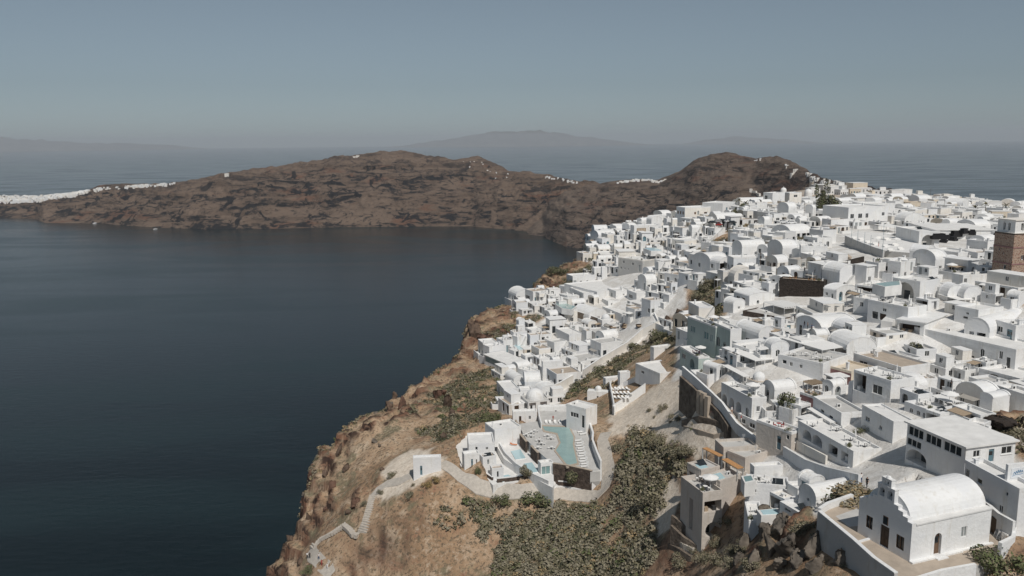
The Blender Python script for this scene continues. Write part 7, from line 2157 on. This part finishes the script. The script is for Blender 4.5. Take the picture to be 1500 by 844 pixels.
# ------------------------------------------------------------------ cars, poles, parasols
_cm = {}
def car(p, rot, m, label, group="parked cars"):
    r = empty("car", tuple(p), rot); tag(r, label, "car", group)
    prof = [(-2.0, .35), (-2.05, .75), (-1.95, .95), (-1.3, 1.0), (-.85, 1.45), (.75, 1.48), (1.35, 1.02), (1.95, .90), (2.05, .6), (2.0, .35)]
    if m not in _cm:
        b_ = MB(); n = len(prof)
        for w0, w1, s_ in ((-.82, -.82, 0), (.82, .82, 1)):
            pts = [(x, (w0 if z < 1.1 else w0 * .86), z) for x, z in prof]
            b_.poly(pts if s_ == 0 else pts[::-1], m)
        for i in range(n):
            (x0, z0), (x1, z1) = prof[i], prof[(i + 1) % n]
            y0, y1 = (.82 if z0 < 1.1 else .705), (.82 if z1 < 1.1 else .705)
            b_.poly([(x0, -y0, z0), (x0, y0, z0), (x1, y1, z1), (x1, -y1, z1)], m)
        g = MB()
        for s_ in (-1, 1):
            g.poly([(-.78, s_ * .735, 1.39), (.68, s_ * .735, 1.41), (1.12, s_ * .812, 1.06), (-1.12, s_ * .812, 1.06)], "glass_dark")
        g.poly([(.80, -.64, 1.46), (.80, .64, 1.46), (1.36, .72, 1.05), (1.36, -.72, 1.05)], "glass_dark")
        g.poly([(-.90, -.64, 1.44), (-.90, .64, 1.44), (-1.33, .72, 1.03), (-1.33, -.72, 1.03)], "glass_dark")
        ws = []
        for x in (-1.25, 1.3):
            for y in (-.80, .80):
                q = MB(); q.tube((x, y - .1, .32), (x, y + .1, .32), .32, .32, "metal_dark", 12); q.tube((x, y - .11, .32), (x, y + .11, .32), .18, .18, "metal_grey", 10); ws.append(q)
        _cm[m] = [b_.build("body", r), g.build("windows", r)] + [q.build("wheel", r) for q in ws]
    else:
        for c_ in _cm[m]:
            d = c_.copy(); COL.objects.link(d); d.parent = r
    return r
CARS = [('A2', (520,462), .2, "car_white", "white car, left one on the garage house roof"), ('A2', (592,468), .15, "car_white", "white car, right one on the garage house roof"),
 ('A1', (1095,345), .3, "car_dark", "dark car at the seaward end of the row on the crest road"), ('A1', (1140,335), .3, "car_silver", "silver car, second in the row on the crest road"), ('A1', (1190,330), .3, "car_dark", "dark car in the middle of the row on the crest road"), ('A1', (1240,335), .3, "car_white", "white car before the dark tree on the crest road"), ('A1', (1270,345), .3, "car_dark", "dark car closest to the palms on the crest road"), ('A1', (1150,365), .5, "car_red", "dark red car just below the row on the crest road")]
for crop, q, rot, m_, lab in CARS:
    car(stand(crop, q), rot, m_, lab)
def divan(p, rot, label):
    r = empty("lounge_bed", tuple(p), rot); tag(r, label, "lounge bed", "lounge beds in the lower yard")
    q = MB(); q.box(-1.1, -.9, 0, 1.1, .9, .35, "wood_dark"); q.build("base", r)
    q = MB(); q.box(-1.05, -.85, .353, 1.05, .5, .55, "wood_pale"); q.build("cushion", r)
    q = MB(); q.box(-1.1, .5, .353, 1.1, .9, .95, "wood_dark"); q.build("backrest", r)
for crop, q, rot, lab in [('A0', (910,640), .4, "tan lounge bed nearest the stair in the lower yard"), ('A0', (1012,640), .7, "largest tan lounge bed in the middle of the lower yard"), ('A0', (1015,620), 1.2, "tan lounge bed behind the largest one in the lower yard"), ('A0', (1135,628), .2, "tan lounge bed beside the white post of the lower yard")]:
    divan(stand(crop, q), rot, lab)

def pole(p, h, label, m="bark", arm=True, r=.11, cat="utility pole", name="utility_pole", group=None):
    o = empty(name, tuple(p), random.uniform(0, 1)); tag(o, label, cat, group)
    q = MB(); q.tube((0, 0, -1), (0, 0, h), r, r * .7, m, 7); q.build("shaft", o)
    if arm:
        q = MB(); q.box(-.9, -.05, h - .6, .9, .05, h - .48, m)
        for x in (-.8, 0, .8): q.box(x - .05, -.05, h - .477, x + .05, .05, h - .3, "metal_grey")
        q.build("crossarm", o)
for crop, q, h, lab in [('A2', (570,330), 10, "thin pole right of the square cream tower block"), ('A2', (702,450), 9, "pole by the long low house on the ridge road"), ('A2', (492,300), 9, "pole in front of the small ridge dome"), ('A3', (788,405), 10, "tall dark pole behind the long flat hall"), ('A3', (1300,425), 8, "pole in the orchard behind the white belfry"), ('A3', (1468,395), 9, "pole at the far right behind the red tower"), ('A3', (672,250), 9, "pole on the far ridge skyline"), ('A2', (110,330), 9, "pole beside the shaggy palm"), ('A2', (205,330), 8, "pole right of the shorter palm"), ('M1', (1035,175), 7, "thin pole over the broad vaulted cream house")]:
    pole(seat(crop, q, 0), h, lab)
for i, (x, y) in enumerate([(1247,352),(1256,355),(1266,359),(1275,363),(1293,366),(1294,345),(1310,348)]):
    pole(stand('P', (x, y)), 4.2, ORD[i] + " slim blue-grey post of the umbrella terrace, counted from the curved wall's high end", "door_blue", False, .06, "post", "terrace_post", "posts of the umbrella terrace")
umb = [(1252,350),(1262,352),(1272,356),(1283,359),(1298,362),(1305,368),(1312,360),(1320,366),(1300,352),(1288,350)]
for i, (x, y) in enumerate(umb):
    p = stand('P', (x, y)); t_ = empty("sofa", tuple(p), .3); tag(t_, f"white cushioned seat, {ORD[i]} in from the curved wall on the umbrella terrace", "sofa", "white seats on the umbrella terrace")
    q = MB(); q.box(-1.0, -.4, 0, 1.0, .4, .42, "fabric_white"); q.build("seat", t_); q = MB(); q.box(-1.0, .403, 0, 1.0, .6, .85, "fabric_white"); q.build("backrest", t_)
    if i in (3, 6, 8): parasol(p + np.array((.6, 1.2, 0)), f"open white parasol {['by the curved wall', 'in the middle', 'at the back'][[3, 6, 8].index(i)]} of the umbrella terrace", "parasols on the umbrella terrace")
# dark tarpaulin-covered stacks below the flat hall
tarp = [(1375,348,2.6),(1388,350,2.2),(1400,345,2.4),(1412,340,2.0),(1396,353,2.0),(1382,355,2.2),(1424,342,1.8)]
for i, (x, y, s_) in enumerate(tarp):
    p = stand('P', (x, y)); q = MB()
    q.prism([(-s_, -1.1), (s_, -1.2), (s_ * .95, 1.1), (-s_ * .9, 1.2)], -.5, .8, "cloth_black"); q.prism([(-s_ * .8, -.8), (s_ * .7, -.9), (s_ * .6, .8), (-s_ * .7, .8)], .8, 1.4 + .2 * (i % 3), "cloth_black")
    o = q.build("tarpaulin_stack"); o.location = tuple(p); o.rotation_euler = (0, 0, .2 * i)
    tag(o, ["leftmost", "second", "third", "fourth", "front middle", "front left", "rightmost"][i] + " dark tarpaulin-covered stack below the flat hall roof", "tarpaulin stack", "dark tarpaulin stacks")

# ------------------------------------------------------------------ things on the roof terraces
def roof_point(k, fx, fy):
    root, p, a, w2, w1, h = HS[k]
    return local(HS[k], w2 * fx, w1 * fy, h - .44)
PLACES = {'h9': "the beige block with one tall dark door", 'h6': "the round dining terrace", 'h10': "the low pink house", 'hcurve_lo': "the garage bay house", 'h8b': "the house with two deep arches", 'h13': "the house with three arched loggias", 'b3d': "the house with two shuttered doors", 'wh1': "the white stepped house over the rocks",
          'green_up': "the tall mint green house", 'green_lo': "the lower mint green terrace", 'blackwall': "the black basalt terrace", 'canopyhouse': "the wide white canopy", 'bg3': "the tall beige terraced house", 'b3pool': "the rooftop pool pavilion", 'm3a': "the low block with the domed porch", 'a1f': "the tall grey house", 'wh3': "the white bastion corner", 'h4': "the small cube with tan roof", 'hut': None}
cols = {'h9': "fabric_red", 'blackwall': "wood_orange", 'h10': "wood_pale", 'green_lo': "fabric_red"}
for k, nm in PLACES.items():
    if nm is None or k not in HS: continue
    rr_ = random.Random(len(k) * 31 + ord(k[0]) + ord(k[-1]))
    w2, w1 = HS[k][3], HS[k][4]
    n = 1 if min(w1, w2) < 3.2 else 2 if w1 * w2 < 50 else 4
    for i in range(n):
        fx, fy = rr_.uniform(.2, .8), (i + .5) / n + rr_.uniform(-.08, .08)
        p = roof_point(k, fx, min(max(fy, .15), .85)) + (0, 0, .01)
        cnt = "" if n == 1 else f"{ORD[i]} "
        furn_table(p, 0, f"{cnt}small table on top of {nm}".strip(), "tables on roof terraces", cols.get(k, "fabric_white"))
        for s_ in (0, 1): chair(p + np.array((.7 * (1 if s_ else -1), .1, 0)), rad(-90 if s_ else 90), f"{'inland' if s_ else 'seaward'} chair at the {cnt}table on top of {nm}", "chairs on roof terraces", cols.get(k, "fabric_white"))
    if w1 * w2 > 30 and k not in ('h9', 'canopyhouse'):
        parasol(roof_point(k, .7, .3), f"white parasol on top of {nm}", "parasols on roof terraces", closed=rr_.random() < .4)
    q = roof_point(k, .12, .12) + (0, 0, .0)
    t_ = empty("potted_plant", tuple(q)); tag(t_, f"potted bush in the corner on top of {nm}", "potted plant", "potted plants on roof terraces")
    mb = MB(); mb.tube((0, 0, 0), (0, 0, .4), .2, .27, "plaster_pink" if rr_.random() < .5 else "plaster_white", 9); mb.build("pot", t_)
    fo = link("foliage", shrub_mesh("green", rr_.randrange(5))[0], t_); fo.location = (0, 0, .35); fo.scale = (.45, .45, .6)
for i in range(5):
    x, y = [(40,245),(55,250),(120,250),(180,248),(235,245)][i]
    p = stand('B3', (x, y)); lounger(p, .4, f"dark-framed white lounger, {ORD[i]} from the seaward end, below the two arched doorways", "loungers below the arched doorways", "fabric_grey")
for i in range(14):
    x, y = 985 + (i % 5) * 28 + (i // 5) * 12, 655 + (i // 5) * 32
    p = stand('B1', (x, y)); lounger(p, .5, f"pale lounger, {ORD[i]} in the walled court beside the domed chapel", "loungers in the walled court")
# sign at the restaurant's stair: white board with blue script
p0, p1 = at_depth(1473, 727, 109.0), at_depth(1503, 719, 109.6); p1[2] = p0[2]
u_ = (p1 - p0) / np.linalg.norm(p1 - p0); n_ = np.cross(u_, (0, 0, 1.0)); L_ = np.linalg.norm(p1 - p0)
sw = empty("signed_wall", tuple(p0)); tag(sw, "white wall with a pale board of blue script beside the restaurant stair", "wall")
q = MB(); q.obox((0, 0, -2), u_ * L_, (0, 0, 6.2), -n_ * .4, "plaster_white"); q.build("panel", sw)
q = MB(); q.obox(u_ * L_ * .16 + n_ * .003 + np.array((0, 0, 2.35)), u_ * L_ * .66, (0, 0, 1.35), n_ * .05, "plaster_cool"); bd = q.build("sign_board", sw)
q = MB()
def stroke(pts, w):
    for a_, b_ in zip(pts[:-1], pts[1:]):
        A = u_ * L_ * (.16 + .66 * a_[0]) + np.array((0, 0, 2.35 + 1.35 * a_[1])) + n_ * .056; B = u_ * L_ * (.16 + .66 * b_[0]) + np.array((0, 0, 2.35 + 1.35 * b_[1])) + n_ * .056
        q.tube(A, B, w, w, "sign_blue", 5)
stroke([(.10,.22),(.25,.32),(.45,.36),(.65,.34),(.88,.40)], .035)
stroke([(.15,.40),(.24,.62),(.32,.42),(.38,.70),(.45,.46),(.52,.80),(.58,.48),(.66,.78),(.72,.50),(.80,.74),(.86,.52)], .045)
q.build("script", sw)

# ------------------------------------------------------------------ far houses along the ridge, villages on the cliff tops
drng = random.Random(77)
def bvh_of(names):
    vs, ps = [], []
    for n in names:
        me = bpy.data.objects[n].data; k = len(vs)
        vs += [v.co[:] for v in me.vertices]; ps += [[k + i for i in p.vertices] for p in me.polygons]
    return BVHTree.FromPolygons(vs, ps)
FARB, RIDGEB = bvh_of(["headland", "hill"]), bvh_of(["hill", "hillside"])
def land(tree, q):
    hit = tree.ray_cast(Vector(CAMP), Vector(ray(*q)).normalized())[0]
    return None if hit is None else np.array(hit)
sky_x = [1185, 1250, 1330, 1400, 1450, 1505]; sky_y = [270, 277, 289, 297, 304, 311]
def far_house(p, w2, w1, h, ang, label):
    o = empty("far_house", tuple(p), ang); tag(o, label, "house", "houses along the far ridge")
    mt_ = drng.choices(["plaster_white", "plaster_warm", "plaster_cream"], [.72, .18, .10])[0]
    mb = MB(); ol, orr = openings("w.2 d.5 w.8", w1, h), openings("w.15,0,1.3 d.4,0,1.2 w.65,0,1.3 w.88,0,1.3", w2, h)
    panel(mb, (0, w1, 0), (0, -1, 0), w1, -4, h, ol, mt_); panel(mb, (0, 0, 0), (1, 0, 0), w2, -4, h, orr, mt_)
    panel(mb, (w2, w1, 0), (-1, 0, 0), w2, -4, h, [], mt_); panel(mb, (w2, 0, 0), (0, 1, 0), w1, -4, h, [], mt_)
    mb.build("wall", o)
    mb = MB(); mb.box(-.1, -.1, h, w2 + .1, w1 + .1, h + .3, "deck_white")
    if drng.random() < .4: mb.box(w2 * .4, w1 * .3, h + .3, w2 * .75, w1 * .8, h + 2.8, mt_)
    mb.build("roof", o)
    fill_openings(o, (0, w1, 0), (0, -1, 0), ol, drng, 0); fill_openings(o, (0, 0, 0), (1, 0, 0), orr, drng, 0)
cnt = 0; used_far = []
for row in range(3):
    k = 0
    for x in np.arange(1188, 1500, 11.5 + 3 * row):
        xx = x + drng.uniform(-4, 4); yy = np.interp(xx, sky_x, sky_y) + 2.0 + row * 7 + drng.uniform(-1.5, 2.5)
        p = land(RIDGEB, (xx, yy))
        if p is None: continue
        zc = (p - CAMP) @ FWD
        if zc > 3000 or zc < 420 or drng.random() < .18: continue
        if any(np.hypot(*(p[:2] - q[:2])) < 15 for q in used_far): continue
        used_far.append(p)
        s_ = np.clip(zc / 700, .8, 1.6)
        far_house(p - (0, 0, .3), drng.uniform(8, 15) * s_, drng.uniform(7, 11) * s_, drng.choice([3.2, 3.6, 4.5, 6]) * s_, rad(drng.uniform(-15, 25)), f"far ridge house, {ORD[min(k, 29)]} from the hill in the {['skyline', 'middle', 'front'][row]} row")
        k += 1
jm = MB()
def cluster(x0, x1, yf, n, s0, s1, dens=1):
    for _ in range(n):
        x = drng.uniform(x0, x1); y = yf(x)
        loc = land(FARB, (x, y))
        if loc is None or loc[2] < 40: continue
        loc = Vector(loc)
        w, d_, h = drng.uniform(s0, s1), drng.uniform(s0, s1), drng.uniform(s0 * .45, s1 * .55)
        jm.box(loc.x - w / 2, loc.y - d_ / 2, loc.z - 8, loc.x + w / 2, loc.y + d_ / 2, loc.z + h, drng.choice(["plaster_white", "plaster_white", "plaster_warm"]))
ca = lambda x: interp(CREST_A, x, 1)
cb_ = lambda x: interp(CREST_B, x, 1)
cluster(-20, 130, lambda x: ca(x) + drng.uniform(-1, 9) * (1 - max(x, 0) / 200), 700, 6, 13)
cluster(195, 256, lambda x: ca(x) + drng.uniform(0, 3), 50, 6, 12)
cluster(100, 200, lambda x: ca(x) + drng.uniform(0, 4), 50, 6, 12)
cluster(322, 334, lambda x: ca(x) + 1.5, 2, 10, 14)
cluster(515, 525, lambda x: ca(x) + 1.5, 2, 11, 15)
cluster(675, 745, lambda x: ca(x) + drng.uniform(3, 22), 12, 3, 7)
cluster(800, 850, lambda x: ca(x) + drng.uniform(2, 5), 22, 5, 9)
cluster(900, 975, lambda x: max(cb_(x), 261) + drng.uniform(1, 4), 60, 5, 10)
cluster(1104, 1118, lambda x: cb_(x) + drng.uniform(.5, 3), 6, 3, 6)
cluster(1146, 1156, lambda x: cb_(x) + drng.uniform(6, 12), 5, 3, 6)
cluster(1180, 1235, lambda x: cb_(x) + drng.uniform(2, 8), 50, 4, 8)
tag(jm.build("distant_village"), kind="stuff")
# pale tracks on the hill
def track(name, pts, w):
    P_ = [q for q in (land(FARB, q) for q in pts) if q is not None]
    mb = MB()
    for a_, b_ in zip(P_[:-1], P_[1:]):
        d_ = (b_ - a_)[:2]; d_ = d_ / max(np.hypot(*d_), 1e-6); nn = np.array((-d_[1], d_[0], 0)) * w / 2
        mb.prism([tuple((a_ - nn)[:2]), tuple((b_ - nn)[:2]), tuple((b_ + nn)[:2]), tuple((a_ + nn)[:2])], min(a_[2], b_[2]) - 6, max(a_[2], b_[2]) + 1.0, "plaster_warm")
    tag(mb.build(name), kind="structure")
track("hill_track", [(1098,277),(1102,280),(1108,283),(1113,288),(1118,289)], 5)
track("hill_track", [(1158,262),(1163,254),(1168,248)], 6)
track("hill_track", [(1190,272),(1205,275),(1220,279)], 7)

# three small boats under the far cliffs
for i, (x, y, lab) in enumerate([(140,327.5,"white boat close under the low left end of the far cliffs"),(228,336,"white boat off the rocky point of the far cliffs"),(450,243,None)]):
    if lab is None: continue
    p = on_plane(x, y, 0.0); o = empty("boat", tuple(p), .3 + i); tag(o, lab, "boat", "boats off the far cliffs")
    mb = MB(); hull = [(-11, -2.6), (6, -2.8), (12, 0), (6, 2.8), (-11, 2.6)]
    mb.prism(hull, -1.0, 2.2, "car_white", "wood_pale"); mb.build("hull", o)
    mb = MB(); mb.box(-6, -1.8, 2.203, 3, 1.8, 4.6, "car_white"); mb.box(-6.02, -1.82, 3.2, 2.5, 1.82, 4.0, "glass_dark"); mb.build("cabin", o)
import os
if os.environ.get("HDEBUG"):
    for d in DEBUG: print(d)
    print("objects", len(bpy.data.objects))
# ------------------------------------------------------------------ haze
me = bpy.data.meshes.new("haze")
X0, X1, Y0, Y1, Z0, Z1 = -63000, 63000, -63000, 63000, -420, 690
v = [(x, y, z) for z in (Z0, Z1) for y in (Y0, Y1) for x in (X0, X1)]
me.from_pydata(v, [], [(0, 2, 3, 1), (4, 5, 7, 6), (0, 1, 5, 4), (2, 6, 7, 3), (0, 4, 6, 2), (1, 3, 7, 5)])
mt = bpy.data.materials.new("sea_haze"); mt.use_nodes = True
nt = mt.node_tree
nt.nodes.remove(nt.nodes["Principled BSDF"])
pv = nt.nodes.new("ShaderNodeVolumePrincipled")
pv.inputs["Color"].default_value = (.80, .86, .93, 1)
pv.inputs["Density"].default_value = HAZE
pv.inputs["Anisotropy"].default_value = 0.0
nt.links.new(pv.outputs[0], nt.nodes["Material Output"].inputs["Volume"])
me.materials.append(mt)
tag(link("haze", me), kind="stuff")
